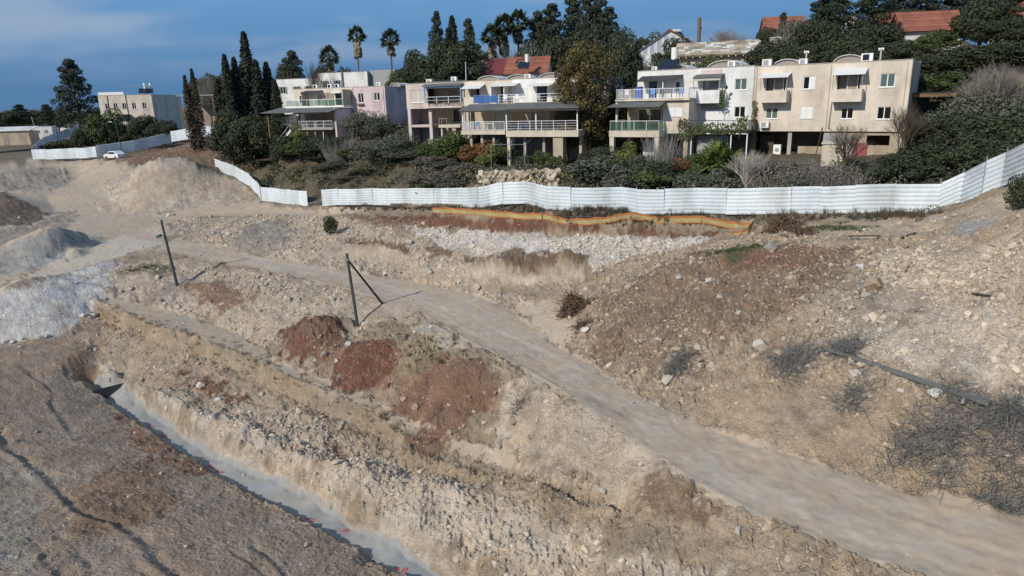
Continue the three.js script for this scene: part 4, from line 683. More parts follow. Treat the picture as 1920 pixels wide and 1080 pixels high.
function solarHeater(pos, turn, label, horiz = false) {
  const o = thing('solar_water_heater', label, 'water heater', pos, turn);
  mesh('tank', [horiz ? rod(V3(-.7, 1.2, -.5), V3(.6, 1.2, -.5), .32, .32, 14) : rod(V3(.3, .9, -.6), V3(.3, 2.35, -.6), .34, .34, 14)], M.tankWhite, o);
  const c = mesh('collector', [bx(-.85, .85, -.04, .04, -.75, .75)], M.solar, o); c.position.set(-.1, .68, .15); c.rotation.x = .75;
  mesh('frame', [rod(V3(-.8, 0, -.4), V3(-.8, 1.25, -.4), .03), rod(V3(.7, 0, -.4), V3(.7, 1.25, -.4), .03), rod(V3(-.8, 0, .7), V3(-.8, .15, .7), .03), rod(V3(.7, 0, .7), V3(.7, .15, .7), .03), rod(V3(.3, 0, -.6), V3(.3, .9, -.6), .05)], M.metalGrey, o); return o;
}
function chair(k, u, y, w, mat, label, turn = 0) { const o = thing('patio_chair', label, 'chair', local(k, u, y, w), turnOf(k) + turn, 'terrace chairs'); mesh('seat', [bx(-.24, .24, .42, .46, -.24, .24)], mat, o); mesh('backrest', [bx(-.24, .24, .461, .95, -.24, -.2)], mat, o); for (const sx of [-.21, .21]) for (const sz of [-.21, .21]) mesh('leg', [bx(sx - .02, sx + .02, 0, .418, sz - .02, sz + .02)], mat, o); }
function table(k, u, y, w, mat, label, s = 1) { const o = thing('patio_table', label, 'table', local(k, u, y, w), turnOf(k)); mesh('table_top', [bx(-.6 * s, .6 * s, .7, .75, -.4, .4)], mat, o); for (const sx of [-.52 * s, .52 * s]) for (const sz of [-.33, .33]) mesh('leg', [bx(sx - .025, sx + .025, 0, .698, sz - .025, sz + .025)], mat, o); }

// ---- right row, beige half (two flats wide)
{
  const o = houseAt('R', 'apartment_house', 'beige apartment house with two balconies, farthest along the right row'), h = [];
  const W = (a, b, c, d, k) => h.push(win(o, a, b, c, d, 0, k));
  W(-8.9, -7.8, 16.16, 17.3, 'halfShut'); W(-2.4, -1.2, 16.15, 17.3, 'greyShut'); W(-12.15, -11.0, 13.45, 14.5, 'greyShut'); W(-8.95, -7.8, 13.44, 14.55, 'shut'); W(-5.35, -4.3, 13.4, 14.4, 'glass'); W(-2.35, -1.2, 13.35, 14.45, 'glass');
  h.push([-12.3, -10.5, 15.2, 17.35], [-5.9, -4.0, 15.2, 17.35]);
  const roof = shell(o, -13.45, 0, 12.25, 18.4, 0, -9, M.beige, h, { floors: [15.2], sides: [0, 1] });
  for (const [x0, x1, door, y0] of [[-12.6, -10.05, -11.5, 15.0], [-6.15, -3.6, -5.0, 14.95]]) {
    const b = mesh('balcony', [bx(x0, x1, y0, y0 + .14, .002, 1.25), bx(x0, x1, y0 + .141, y0 + 1.1, 1.12, 1.25), bx(x0, x0 + .1, y0 + .141, y0 + 1.1, .004, 1.118), bx(x1 - .1, x1, y0 + .141, y0 + 1.1, .004, 1.118)], M.beige, o);
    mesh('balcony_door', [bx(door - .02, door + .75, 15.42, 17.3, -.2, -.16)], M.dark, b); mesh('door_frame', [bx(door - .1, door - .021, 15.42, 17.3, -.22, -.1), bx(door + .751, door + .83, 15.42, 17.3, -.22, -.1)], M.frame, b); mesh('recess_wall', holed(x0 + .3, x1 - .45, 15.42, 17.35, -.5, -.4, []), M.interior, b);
    mesh('post', [bx(x0 + .04, x0 + .09, y0 + 1.101, 17.35, 1.15, 1.2)], M.metalGrey, b); mesh('post', [bx(x1 - .09, x1 - .04, y0 + 1.101, 17.35, 1.15, 1.2)], M.metalGrey, b);
  }
  slope(o, 'awning', -12.75, -10.0, .01, 17.68, 1.45, 17.28, .05, M.awningWhite); slope(o, 'awning', -6.2, -3.45, .01, 17.85, 1.4, 17.3, .05, M.awningWhite);
  for (const x of [-13.25, -6.55, -.35]) mesh('downpipe', [rod(V3(x, 12.4, .06), V3(x, 18.3, .06), .05, .05, 7)], M.cream, o);
  mesh('downpipe', [rod(V3(-6.3, 12.5, .05), V3(-6.2, 15.2, .05), .05)], M.metalGrey, o);
  mesh('ground_floor_wall', holed(-6.7, .1, 9.2, 12.2, -.45, -.25, [[-3.0, -1.1, 11.0, 11.9]]), M.stone, o); mesh('grey_panel', [bx(-6.72, -4.2, 9.3, 11.95, -.24, -.16)], M.greyShutter, o); mesh('red_gate', [bx(-4.0, -2.85, 9.6, 11.2, -.24, -.17)], M.red, o);
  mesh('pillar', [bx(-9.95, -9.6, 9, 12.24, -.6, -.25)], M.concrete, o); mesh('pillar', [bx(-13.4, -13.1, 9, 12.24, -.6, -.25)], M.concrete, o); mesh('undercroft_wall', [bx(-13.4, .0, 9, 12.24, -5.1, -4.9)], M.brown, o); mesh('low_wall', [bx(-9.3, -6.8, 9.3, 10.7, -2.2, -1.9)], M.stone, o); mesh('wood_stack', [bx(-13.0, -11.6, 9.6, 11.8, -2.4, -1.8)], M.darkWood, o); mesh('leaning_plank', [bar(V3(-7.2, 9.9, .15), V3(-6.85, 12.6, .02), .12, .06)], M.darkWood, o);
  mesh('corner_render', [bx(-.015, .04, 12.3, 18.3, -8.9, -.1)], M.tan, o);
  acUnit('R', -12.5, 18.4, -.6, 'white air conditioner on the beige roof beside the white house', 1.05); arch('R', -12.05, -9.6, 18.4, -1.2, 'white arched skylight over the balcony with the ribbed awning'); acUnit('R', -9.3, 18.4, -1.3, 'white air conditioner beside the roof vent on the beige roof', .9); roofVent('R', -9.2, 18.4, -1.9, 1.2, 'cream double headed vent between the two arched skylights'); arch('R', -6.6, -4.0, 18.4, -.9, 'white arched skylight over the balcony with the plain white awning', .72); acUnit('R', -3.7, 18.4, -.5, 'dark fronted air conditioner at the end of the beige roof', 1.15, true); roofVent('R', -2.65, 18.4, -.7, 1.05, 'tall cream vent at the end of the beige roof');
  { const a = thing('air_conditioner', 'air conditioner hanging on the beige wall under a ground floor window', 'air conditioner', local('R', -12.1, 12.62, .3), turnOf('R')); mesh('casing', [bx(-.4, .4, 0, .58, -.18, .18)], M.frame, a); mesh('grille', [bx(-.3, .15, .08, .5, .181, .195)], M.greyShutter, a); mesh('bracket', [bx(-.35, .35, -.05, -.002, -.3, .15)], M.metalGrey, a); }
  { const p = local('R', -11, 9.9, -1), a = thing('washing_machine', 'white washing machine under the beige house', 'washing machine', p, turnOf('R')); mesh('casing', [bx(-.35, .35, 0, 1.0, -.3, .3)], M.frame, a); mesh('door', [(() => { const c = new THREE.CylinderGeometry(.2, .2, .04, 16); c.rotateX(Math.PI / 2); c.translate(0, .5, .32); return c; })()], M.greyShutter, a); }
  { const p = at(1560, 302, 60.6), a = (p.y = level(p.x, p.z) - .05, thing)('garden_shed', 'small beige garden shed with one little window below the beige house', 'shed', p, turnOf('R') + .1); const hh = 1.95;
    mesh('wall', [...holed(-.85, .85, 0, hh, .55, .62, [[.25, .6, 1.15, 1.7]]), bx(-.85, -.78, 0, hh, -.6, .548), bx(.78, .85, 0, hh, -.6, .548), bx(-.778, .778, 0, hh, -.6, -.53)], M.cream, a); slope(a, 'roof', -.95, .95, -.7, hh + .12, .75, hh + .01, .05, M.cream); mesh('window', [bx(.25, .6, 1.15, 1.7, .56, .57)], M.solar, a); mesh('muntin', [bx(.41, .44, 1.15, 1.7, .575, .6), bx(.25, .6, 1.41, 1.44, .601, .615)], M.frame, a); }
}
// ---- right row, white middle flat
{
  const o = houseAt('R', 'apartment_house', 'white apartment house with a solid balcony and vine covered deck'), h = [];
  h.push(win(o, -15.35, -14.15, 16.26, 17.32, 0, 'greyShut'), win(o, -15.25, -14.15, 13.6, 14.65, 0, 'glass')); h.push([-18.6, -17.0, 15.2, 17.4], [-18.7, -16.4, 13.0, 15.0]);
  shell(o, -19.55, -13.5, 12.25, 18.48, .02, -9, M.white, h, { floors: [15.2], sides: [0, 0] });
  const b = mesh('balcony', [bx(-19.2, -16.45, 15.05, 15.2, .022, 1.25), bx(-19.2, -16.45, 15.201, 16.3, 1.12, 1.25), bx(-19.2, -19.1, 15.201, 16.3, .024, 1.118), bx(-16.55, -16.45, 15.201, 16.3, .024, 1.118)], M.white, o);
  mesh('balcony_door', [bx(-18.0, -17.2, 15.42, 17.1, -.2, -.16)], M.dark, b); mesh('recess_wall', [bx(-18.7, -16.9, 15.4, 17.4, -.5, -.4)], M.white, b); mesh('valance', [bx(-19.2, -16.45, 17.25, 17.55, .9, 1.2)], M.beigeShutter, b); slope(b, 'awning', -19.3, -16.4, .03, 17.85, 1.3, 17.5, .05, M.awningGrey);
  for (const x of [-19.15, -16.5]) mesh('post', [bx(x - .03, x + .03, 16.301, 17.4, 1.15, 1.21)], M.metalGrey, b);
  mesh('roller_shutter', ribbed(-18.7, -16.4, 13.0, 14.4, -.05, 16), M.shutter, o); mesh('shutter_box', [bx(-18.7, -16.4, 14.42, 15.0, -.12, -.02)], M.greyShutter, o);
  mesh('roof_panel', [bx(-18.9, -16.7, 17.75, 18.3, .022, .06)], M.palePink, o);
  const d = mesh('deck', [bx(-19.0, -12.9, 12.25, 12.42, .03, 2.9)], M.darkWood, o); railing(d, [[-18.9, 2.85], [-12.95, 2.85], [-12.95, .1]], 12.42, 1.0, M.railBlack, { bars: .16 });
  for (const x of [-18.6, -14.6, -13.05]) mesh('deck_post', [bx(x - .05, x + .05, 9, 12.24, 2.7, 2.8)], M.railWhite, d); mesh('beam', [bx(-18.9, -12.95, 12.1, 12.245, 2.65, 2.84)], M.railWhite, d);
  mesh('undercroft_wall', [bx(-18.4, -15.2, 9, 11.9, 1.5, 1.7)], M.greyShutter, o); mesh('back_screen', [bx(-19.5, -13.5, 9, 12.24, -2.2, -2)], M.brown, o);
  arch('R', -18.6, -15.1, 18.5, -1.1, 'white arched skylight on the white middle house', .7); acUnit('R', -15.9, 18.48, -.5, 'slim white air conditioner on the white middle roof', .9);
}
// ---- right row, white terrace house
{
  const o = houseAt('R', 'terrace_house', 'white house with roof terrace over a beige porch with glass railing'), h = [];
  h.push([-24.5, -23.55, 15.7, 17.5]); h.push(win(o, -21.55, -20.55, 16.35, 17.3, 0, 'halfShut'));
  shell(o, -25.8, -19.57, 15.4, 18.46, 0, -9, M.white, h, { sides: [1, 0] });
  mesh('terrace_door', [bx(-24.45, -23.6, 15.72, 17.48, -.15, -.11)], glassPane, o); mesh('door_frame', [bx(-24.5, -24.46, 15.7, 17.5, -.2, -.05), bx(-23.59, -23.55, 15.7, 17.5, -.2, -.05)], M.railBlue, o);
  slope(o, 'awning', -25.3, -20.7, .01, 17.9, 1.9, 17.35, .05, M.awningDark, -.2); mesh('awning_post', [bx(-22.3, -22.2, 15.7, 17.4, 1.6, 1.7)], M.railWhite, o);
  // lower floor, brought forward
  mesh('terrace_floor', [bx(-26.8, -18.75, 15.42, 15.62, -.3, 3.4)], M.cream, o);
  railing(o, [[-26.7, .2], [-26.7, 3.3], [-18.85, 3.3], [-18.85, .2]], 15.62, .98, M.railWhite, { bars: .17 });
  const hw = [win(o, -21.1, -19.55, 13.85, 14.75, 3.0, 'shut')];
  mesh('lower_wall', holed(-21.6, -18.9, 12.15, 15.41, 2.78, 3.0, hw), M.beige, o); mesh('lower_side_wall', [bx(-21.6, -21.38, 12.4, 15.41, .9, 2.778)], M.beige, o); mesh('lower_side_wall', [bx(-19.1, -18.9, 9, 15.41, -8, 2.778)], M.beige, o); mesh('lower_back_wall', holed(-26.5, -21.6, 12.4, 15.41, .7, .9, [[-25.3, -22.6, 12.5, 14.6]]), M.tan, o); mesh('lower_side_wall', [bx(-26.5, -26.3, 9, 15.41, -8, .698)], M.tan, o);
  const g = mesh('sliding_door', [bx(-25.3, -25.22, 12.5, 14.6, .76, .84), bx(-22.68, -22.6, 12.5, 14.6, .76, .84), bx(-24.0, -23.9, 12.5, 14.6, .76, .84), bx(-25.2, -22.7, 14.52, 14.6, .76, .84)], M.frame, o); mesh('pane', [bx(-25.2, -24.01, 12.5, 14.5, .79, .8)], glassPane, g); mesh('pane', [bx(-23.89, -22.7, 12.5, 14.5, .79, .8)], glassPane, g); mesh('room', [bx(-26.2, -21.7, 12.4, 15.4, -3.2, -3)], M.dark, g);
  slope(o, 'porch_awning', -26.6, -21.3, 2.9, 15.36, 5.3, 14.85, .06, M.awningGrey, .25);
  for (const x of [-26.4]) mesh('porch_post', [bx(x, x + .22, 12.5, 15.3, 3.9, 4.1)], M.beige, o);
  mesh('porch_slab', [bx(-26.9, -21.3, 11.85, 12.48, -.3, 4.6)], M.cream, o); railing(o, [[-26.8, 1.0], [-26.8, 4.5], [-21.4, 4.5], [-21.4, 3.1]], 12.48, .98, M.railWhite, { bars: 0, panel: greenGlass });
  for (const [x, z] of [[-26.85, 4.1], [-21.85, 4.1], [-26.0, 1.6]]) mesh('column', [bx(x, x + .5, 8.6, 11.849, z, z + .45)], M.beige, o);
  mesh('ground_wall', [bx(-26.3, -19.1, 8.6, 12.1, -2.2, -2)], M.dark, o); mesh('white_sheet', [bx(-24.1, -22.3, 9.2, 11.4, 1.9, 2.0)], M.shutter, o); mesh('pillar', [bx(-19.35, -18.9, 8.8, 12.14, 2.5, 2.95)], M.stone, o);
  solarHeater(local('R', -22.9, 18.46, -1.6), turnOf('R'), 'solar water heater with dark panel on the white terrace house'); acUnit('R', -24.2, 18.46, -.8, 'small air conditioner at the end of the white terrace roof', .7); arch('R', -24.1, -21.1, 18.46, -2.6, 'white arched skylight behind the solar water heater');
  { const b = thing('storage_barrel', 'blue storage barrel behind the white terrace railing', 'barrel', local('R', -24.55, 15.63, 2.4)); mesh('barrel', [new THREE.CylinderGeometry(.42, .42, 1.15, 14).translate(0, .58, 0)], M.blue, b); mesh('lid', [new THREE.CylinderGeometry(.44, .44, .06, 14).translate(0, 1.19, 0)], M.darkWood, b); }
  chair('R', -23.2, 15.63, 2.2, std(.05, .25, .6), 'bright blue chair on the white roof terrace'); table('R', -22.8, 15.63, 1.6, M.greyShutter, 'grey table on the white roof terrace'); chair('R', -22.1, 15.63, 2.0, M.railBlack, 'dark chair beside the blue chair on the roof terrace', 1.2); chair('R', -26.0, 15.63, 2.2, M.railWhite, 'white chair at the outer corner of the roof terrace', .5); chair('R', -20.2, 15.63, 2.2, M.railBlue, 'dark blue chair under the terrace window', -.4);
  table('R', -22.3, 12.5, 3.4, M.metalGrey, 'dark table behind the glass porch railing');
}
// ---- middle row, pink flat
{
  const o = houseAt('M', 'apartment_house', 'pale pink house with blue trimmed loggia and open pillars below'), h = [[-18.7, -13.75, 15.65, 17.55]];
  h.push(win(o, -21.2, -19.05, 15.83, 17.34, 0, 'beigeRoller'));
  shell(o, -21.85, -13.5, 15.05, 18.1, 0, -9, M.palePink, h, { sides: [1, 0], sideMat: M.palePink });
  mesh('loggia_wall', holed(-18.9, -13.7, 15.25, 17.8, -2.1, -1.95, [[-16.6, -15.4, 15.3, 17.2]]), M.tan, o); mesh('loggia_door', [bx(-16.55, -15.45, 15.3, 17.2, -2.06, -2.02)], M.dark, o);
  slope(o, 'loggia_roof', -19.1, -13.55, -.9, 18.28, .8, 17.68, .06, M.awningGrey); mesh('blue_beam', [bx(-18.9, -13.6, 17.5, 17.64, .45, .6)], M.railBlue, o); mesh('blue_post', [bx(-18.85, -18.72, 15.7, 17.49, .46, .58)], M.railBlue, o); mesh('blue_post', [bx(-13.75, -13.62, 15.7, 17.49, .46, .58)], M.railBlue, o);
  mesh('loggia_floor', [bx(-18.9, -13.55, 15.1, 15.3, .002, .65)], M.palePink, o); railing(o, [[-18.7, .6], [-13.75, .6]], 15.62, .82, M.railWhite, { bars: 0, panel: glassPane, rails: 1 });
  for (const [x, y] of [[-21.6, 10], [-18.5, 10], [-13.75, 10]]) mesh('column', [bx(x - .2, x + .22, y, 15.04, -.45, -.03)], M.palePink, o);
  mesh('lower_slab', [bx(-21.4, -18.3, 12.75, 13.05, -2.5, -.05)], M.palePink, o); mesh('lower_slab', [bx(-17, -13.97, 12.7, 13.05, -3, .6)], M.cream, o); mesh('slab_column', [bx(-14.9, -14.7, 10, 12.69, .2, .4)], M.cream, o); mesh('slab_column', [bx(-16.8, -16.6, 10, 12.69, .2, .4)], M.cream, o);
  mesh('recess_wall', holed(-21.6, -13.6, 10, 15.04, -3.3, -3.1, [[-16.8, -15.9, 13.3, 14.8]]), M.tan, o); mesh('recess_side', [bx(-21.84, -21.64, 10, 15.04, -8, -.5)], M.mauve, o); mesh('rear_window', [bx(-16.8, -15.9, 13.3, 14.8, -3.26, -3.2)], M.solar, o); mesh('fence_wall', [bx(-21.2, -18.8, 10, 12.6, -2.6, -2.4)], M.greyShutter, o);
  for (const u of [-18.4, -17.6, -16.9, -16.2]) {} ;
  acUnit('M', -19.6, 18.1, -2.2, 'air conditioner frame at the outer end of the pink roof', .9); acUnit('M', -16.3, 18.3, -2.8, 'air conditioner in the middle of the pink roof', .9);
  table('M', -16.5, 13.06, .0, M.greyShutter, 'grey workbench on the open slab of the pink house');
  chair('M', -17.6, 15.31, .1, M.wood, 'brown chair on the pink loggia', .3); chair('M', -15.9, 15.31, .1, M.wood, 'brown chair nearer the loggia middle', -.6); table('M', -14.7, 15.31, .05, M.wood, 'brown table at the inner end of the pink loggia', .9);
}
// ---- middle row, cream flats with dark awning
{
  const o = houseAt('M', 'terrace_house', 'cream and white house with long dark awning above two decks'), h = [[-12.6, -11.4, 15.5, 17.3], [-8.6, -7.7, 15.55, 17.4], [-3.9, -2.6, 15.55, 17.4]];
  h.push(win(o, -6.0, -5.1, 16.1, 17.1, 0, 'shut'));
  shell(o, -13.48, -7, 15.1, 18.15, 0, -9, M.beige, h, { sides: [0, 0] }); shell(o, -6.998, 4.5, 15.1, 18.2, .01, -9, M.white, h, { sides: [0, 1] });
  for (const x of [-12.4, -8.3, -3.4]) mesh('door', [bx(x - .5, x + .5, 15.5, 17.35, -.2, -.15)], x < -12 ? M.dark : glassPane, o);
  const b = mesh('balcony', [bx(-12.9, -11.0, 15.3, 15.42, .002, 1.3), bx(-12.9, -11.0, 15.421, 16.3, 1.18, 1.3), bx(-12.9, -12.8, 15.421, 16.3, .004, 1.178), bx(-11.1, -11.0, 15.421, 16.3, .004, 1.178)], M.beige, o); slope(b, 'awning', -13.2, -10.6, .01, 17.75, 1.5, 17.25, .05, M.awningWhite);
  slope(o, 'awning', -9.3, -6.0, .02, 17.75, 1.6, 17.42, .05, M.awningWhite); slope(o, 'awning', -4.5, -1.6, .02, 17.6, 1.8, 17.3, .05, M.awningWhite); mesh('side_screen', [bx(-9.2, -9.1, 15.6, 17.55, .02, 1.5)], M.shutter, o); mesh('side_screen', [bx(-7.6, -7.5, 15.6, 17.4, .02, 1.3)], M.shutter, o);
  mesh('terrace_floor', [bx(-10.9, 2.2, 15.3, 15.5, .03, 3.3)], M.cream, o); railing(o, [[-10.6, .3], [-10.6, 3.2], [-7.4, 3.2]], 15.5, .95, M.railBlue, { bars: 0, panel: blueGlass }); railing(o, [[-7.35, 3.2], [2, 3.2]], 15.5, .95, M.railWhite, { bars: 0, rails: 2 });
  slope(o, 'long_awning', -11.1, -5.4, 3.3, 15.4, 6.0, 14.78, .07, M.awningGrey, .1); slope(o, 'long_awning', -5.25, 3.2, 3.3, 15.46, 6.0, 14.85, .07, M.awningGrey, .1); mesh('fascia', [bx(-11.2, 3.3, 14.62, 14.77, 5.85, 5.98)], M.awningDark, o);
  mesh('lower_wall', holed(-11.3, 3.2, 12.3, 15.29, 1.5, 1.7, [[-8.6, -6.4, 12.6, 14.5], [-3.9, -2.2, 12.6, 14.7], [-1.6, -.2, 12.6, 14.7]]), M.tan, o); mesh('lower_window', [bx(-8.6, -6.4, 12.6, 14.5, 1.55, 1.6)], M.beigeShutter, o); mesh('lower_door', [bx(-3.9, -2.2, 12.6, 14.7, 1.55, 1.6)], M.dark, o); mesh('lower_door', [bx(-1.6, -.2, 12.6, 14.7, 1.55, 1.6)], M.dark, o);
  const d1 = mesh('deck', [bx(-11.2, -5.6, 12.1, 12.55, 1.71, 5.6)], M.cream, o); railing(d1, [[-11.1, 2.5], [-11.1, 5.5], [-5.7, 5.5]], 12.55, .98, M.railWhite, { bars: .15 });
  const d2 = mesh('deck', [bx(-5.35, 3.2, 11.85, 12.5, 1.71, 5.9)], M.cream, o); railing(d2, [[-5.25, 5.8], [3.1, 5.8]], 12.5, 1.05, M.railWhite, { bars: 0, rails: 3 });
  for (const x of [-11.0, -5.5, -1.9, 2.9]) mesh('awning_post', [bx(x - .06, x + .06, 12.56, 14.62, 5.3, 5.42)], M.railWhite, o);
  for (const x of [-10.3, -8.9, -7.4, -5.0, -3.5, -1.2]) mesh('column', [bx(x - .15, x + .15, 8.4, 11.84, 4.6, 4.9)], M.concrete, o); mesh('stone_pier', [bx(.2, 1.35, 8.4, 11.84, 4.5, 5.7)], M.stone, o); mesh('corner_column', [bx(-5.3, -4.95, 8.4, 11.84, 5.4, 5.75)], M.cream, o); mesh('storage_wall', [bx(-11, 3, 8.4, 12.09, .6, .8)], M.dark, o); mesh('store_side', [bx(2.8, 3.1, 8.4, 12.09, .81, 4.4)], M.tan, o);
  mesh('wall_column', [bx(-13.2, -12.85, 10, 15.09, .0, .35)], M.cream, o); mesh('downpipe', [rod(V3(-12.6, 10, .3), V3(-12.6, 15, .3), .06)], M.cream, o);
  const pg = thing('garden_pergola', 'thin white garden pergola frame in front of the cluttered store', 'pergola', local('M', -4.2, 0, 8.2), turnOf('M')); for (const x of [-2, 0, 2]) mesh('post', [bx(x - .025, x + .025, 8.2, 11.1, -.025, .025)], M.metalGrey, pg); for (const x of [-2, 0, 2]) mesh('rafter', [bar(V3(x, 11.13, 0), V3(x, 11.6, -2.3), .04, .04)], M.metalGrey, pg); mesh('crossbar', [bx(-2.1, 2.1, 11.16, 11.2, .041, .08)], M.metalGrey, pg);
  arch('M', -12.2, -9.3, 18.15, -1.2, 'white arched skylight nearest the pink roof'); arch('M', -8.3, -5.4, 18.15, -1.2, 'white arched skylight in the middle of the cream roof'); arch('M', -4.2, -1.0, 18.2, -1.4, 'white arched skylight half behind the autumn tree'); acUnit('M', -5.3, 18.18, -.8, 'air conditioner between the skylights of the cream roof', .9);
  chair('M', -7.0, 15.51, 2.3, M.railWhite, 'white chair beside the blue terrace panels', .2); chair('M', -5.6, 15.51, 2.3, M.railWhite, 'white chair in the middle of the cream terrace', -.4); table('M', -6.3, 15.51, 1.8, M.railWhite, 'white table on the cream terrace'); chair('M', -2.6, 15.51, 2.4, M.railWhite, 'white chair near the autumn tree on the terrace', 1); chair('M', -9.6, 12.56, 4.4, M.railBlue, 'bluish chair behind the barred deck railing', .4); table('M', -8.2, 12.56, 4.0, M.railWhite, 'white table behind the barred deck railing'); table('M', -3.8, 12.51, 4.4, M.railBlue, 'blue topped table on the larger deck');
  const cl = (u, w, s, mt, label) => { const q = thing('storage_box', label, 'box', local('M', u, level(...frame('M', u, w)), w), turnOf('M') + u); mesh('box', [bx(-s, s, 0, s * 1.3, -s * .8, s * .8)], mt, q); mesh('lid', [bx(-s * 1.04, s * 1.04, s * 1.3 + .001, s * 1.3 + .06, -s * .84, s * .84)], mt, q); };
  cl(-3.1, 5.0, .35, M.blue, 'blue box among the clutter under the larger deck'); cl(-4.1, 5.2, .4, M.concrete, 'grey box beside the blue box under the deck'); cl(-2.1, 4.6, .45, M.frame, 'white box under the larger deck'); cl(-.7, 5.2, .4, M.oldBoard, 'tan box beside the stone pier under the deck');
}
// ---- left row: beige terrace flat and pink flat
{
  const o = houseAt('L', 'terrace_house', 'beige house with green glass terrace above a dark sloping porch roof'), h = [[-12.6, -11.5, 15.7, 17.4], [-9.2, -7.9, 15.7, 17.5]];
  h.push(win(o, -16.2, -15.2, 16.2, 17.3, 0, 'glass'));
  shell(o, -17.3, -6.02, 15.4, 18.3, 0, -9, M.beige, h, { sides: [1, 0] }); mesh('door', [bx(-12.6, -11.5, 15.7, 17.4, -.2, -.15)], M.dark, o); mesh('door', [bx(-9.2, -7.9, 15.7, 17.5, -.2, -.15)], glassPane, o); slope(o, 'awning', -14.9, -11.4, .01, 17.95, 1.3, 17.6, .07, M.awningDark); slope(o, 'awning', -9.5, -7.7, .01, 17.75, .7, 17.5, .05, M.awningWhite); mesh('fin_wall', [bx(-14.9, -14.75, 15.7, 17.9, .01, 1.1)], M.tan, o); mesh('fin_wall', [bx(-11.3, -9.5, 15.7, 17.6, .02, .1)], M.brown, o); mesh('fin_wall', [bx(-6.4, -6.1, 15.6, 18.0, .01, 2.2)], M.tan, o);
  mesh('terrace_floor', [bx(-17.2, -6.05, 15.35, 15.62, .02, 2.4)], M.frame, o); railing(o, [[-16.9, 2.3], [-11.6, 2.3]], 15.62, 1.0, M.railWhite, { bars: 0, panel: glassPane }); railing(o, [[-11.5, 2.3], [-6.2, 2.3]], 15.62, 1.0, M.railWhite, { bars: 0, panel: greenGlass });
  slope(o, 'porch_roof', -18.6, -6.2, 1.9, 15.42, 6.2, 14.75, .08, M.awningGrey, .3); mesh('lower_wall', [bx(-17.2, -6.05, 10.5, 15.3, -.3, -.05)], M.tan, o); mesh('end_wall', [bx(-6.6, -6.3, 11, 15.2, .0, 4.2)], M.pink, o);
  const d = mesh('porch_deck', [bx(-13.2, -6.8, 12.15, 12.4, 0, 4.6)], M.concrete, o); railing(d, [[-13.1, 1], [-13.1, 4.5], [-6.9, 4.5], [-6.9, 2]], 12.4, 1.05, M.railWhite, { bars: .3, rails: 1 }); for (const x of [-13, -8.4]) mesh('wood_post', [bx(x - .09, x + .09, 12.41, 14.8, 4.2, 4.38)], M.wood, d); for (const x of [-12, -10.5, -9]) mesh('deck_post', [bx(x - .05, x + .05, 9.4, 12.14, 4, 4.1)], M.railWhite, d); slope(d, 'lower_awning', -13.4, -8.2, 4.2, 14.85, 5.6, 14.55, .05, M.roofWhite);
  mesh('end_post', [bx(-18.2, -18.05, 11, 14.9, 5.4, 5.55)], M.wood, o); railing(o, [[-17.4, 3.2], [-14.6, 3.2]], 13.1, .9, M.railWhite, { bars: .3 }); mesh('landing', [bx(-17.6, -14.5, 12.8, 13.1, 0, 3.3)], M.cream, o); mesh('white_pier', [bx(-14.4, -13.5, 12.2, 14.9, 2.2, 2.5)], M.frame, o);
  const st = mesh('stair', (() => { const g = []; for (let i = 0; i < 13; i++) g.push(bx(-14.4 - i * .22, -14.1 - i * .22, 12.2 - i * .2, 12.26 - i * .2, 4.2, 5.3)); g.push(bar(V3(-14.1, 12.15, 5.3), V3(-17, 9.5, 5.3), .06, .25), bar(V3(-14.1, 12.15, 4.2), V3(-17, 9.5, 4.2), .06, .25)); return g; })(), M.railWhite, o); mesh('handrail', [rod(V3(-14.1, 13.1, 5.32), V3(-17, 10.45, 5.32), .03), ...[0, 1, 2, 3].map((i) => rod(V3(-14.1 - i * .95, 12.2 - i * .87, 5.32), V3(-14.1 - i * .95, 13.1 - i * .87, 5.32), .02))], M.railWhite, st);
  for (const [u, l] of [[-9.2, 'air conditioner on the beige roof nearest the pink flat'], [-10.6, 'second air conditioner from the pink flat on the beige roof'], [-13.4, 'air conditioner at the middle of the beige terrace roof']]) acUnit('L', u, 18.3, -.8, l, .95, true);
  chair('L', -15.2, 15.63, 1.6, M.railWhite, 'white chair behind the clear terrace glass of the beige house'); chair('L', -11, 12.41, 3.2, M.frame, 'white chair on the porch deck below the dark roof', .4); table('L', -9.8, 12.41, 3.2, M.wood, 'brown table on the porch deck below the dark roof');
}
{
  const o = houseAt('L', 'apartment_house', 'pink house with two upper windows and a shaded mauve side wall'), h = [];
  h.push(win(o, -4.9, -3.95, 15.95, 17.35, 0, 'glass'), win(o, -2.0, -1.0, 16.25, 17.35, 0, 'curtain'), win(o, -1.9, -.9, 13.55, 14.65, 0, 'roller'));
  shell(o, -6.0, 0, 12.5, 18.3, .02, -10, M.pink, h, { floors: [15.3], sideMat: M.pink }); mesh('flower_box', [bx(-5.0, -3.9, 15.6, 15.85, .1, .4)], M.wood, o); mesh('downpipe', [rod(V3(-.3, 12.6, .08), V3(-.3, 18.2, .08), .05)], M.cream, o); mesh('downpipe', [rod(V3(-5.8, 12.6, .08), V3(-5.8, 18.2, .08), .05)], M.cream, o);
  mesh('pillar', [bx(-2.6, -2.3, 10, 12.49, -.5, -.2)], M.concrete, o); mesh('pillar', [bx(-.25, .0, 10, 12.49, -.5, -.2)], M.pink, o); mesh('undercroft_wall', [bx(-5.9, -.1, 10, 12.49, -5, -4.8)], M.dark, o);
  mesh('garden_wall', [bx(.6, 4.2, 10.8, 13.2, -4, -3.7)], M.stone, o); acUnit('L', -1.6, 18.3, -.9, 'air conditioner on the pink roof', 1); arch('L', .0 - 1.2, 1.6 - 1.0, 18.3, -3.4, 'white arched skylight at the end of the pink roof', .5);
}
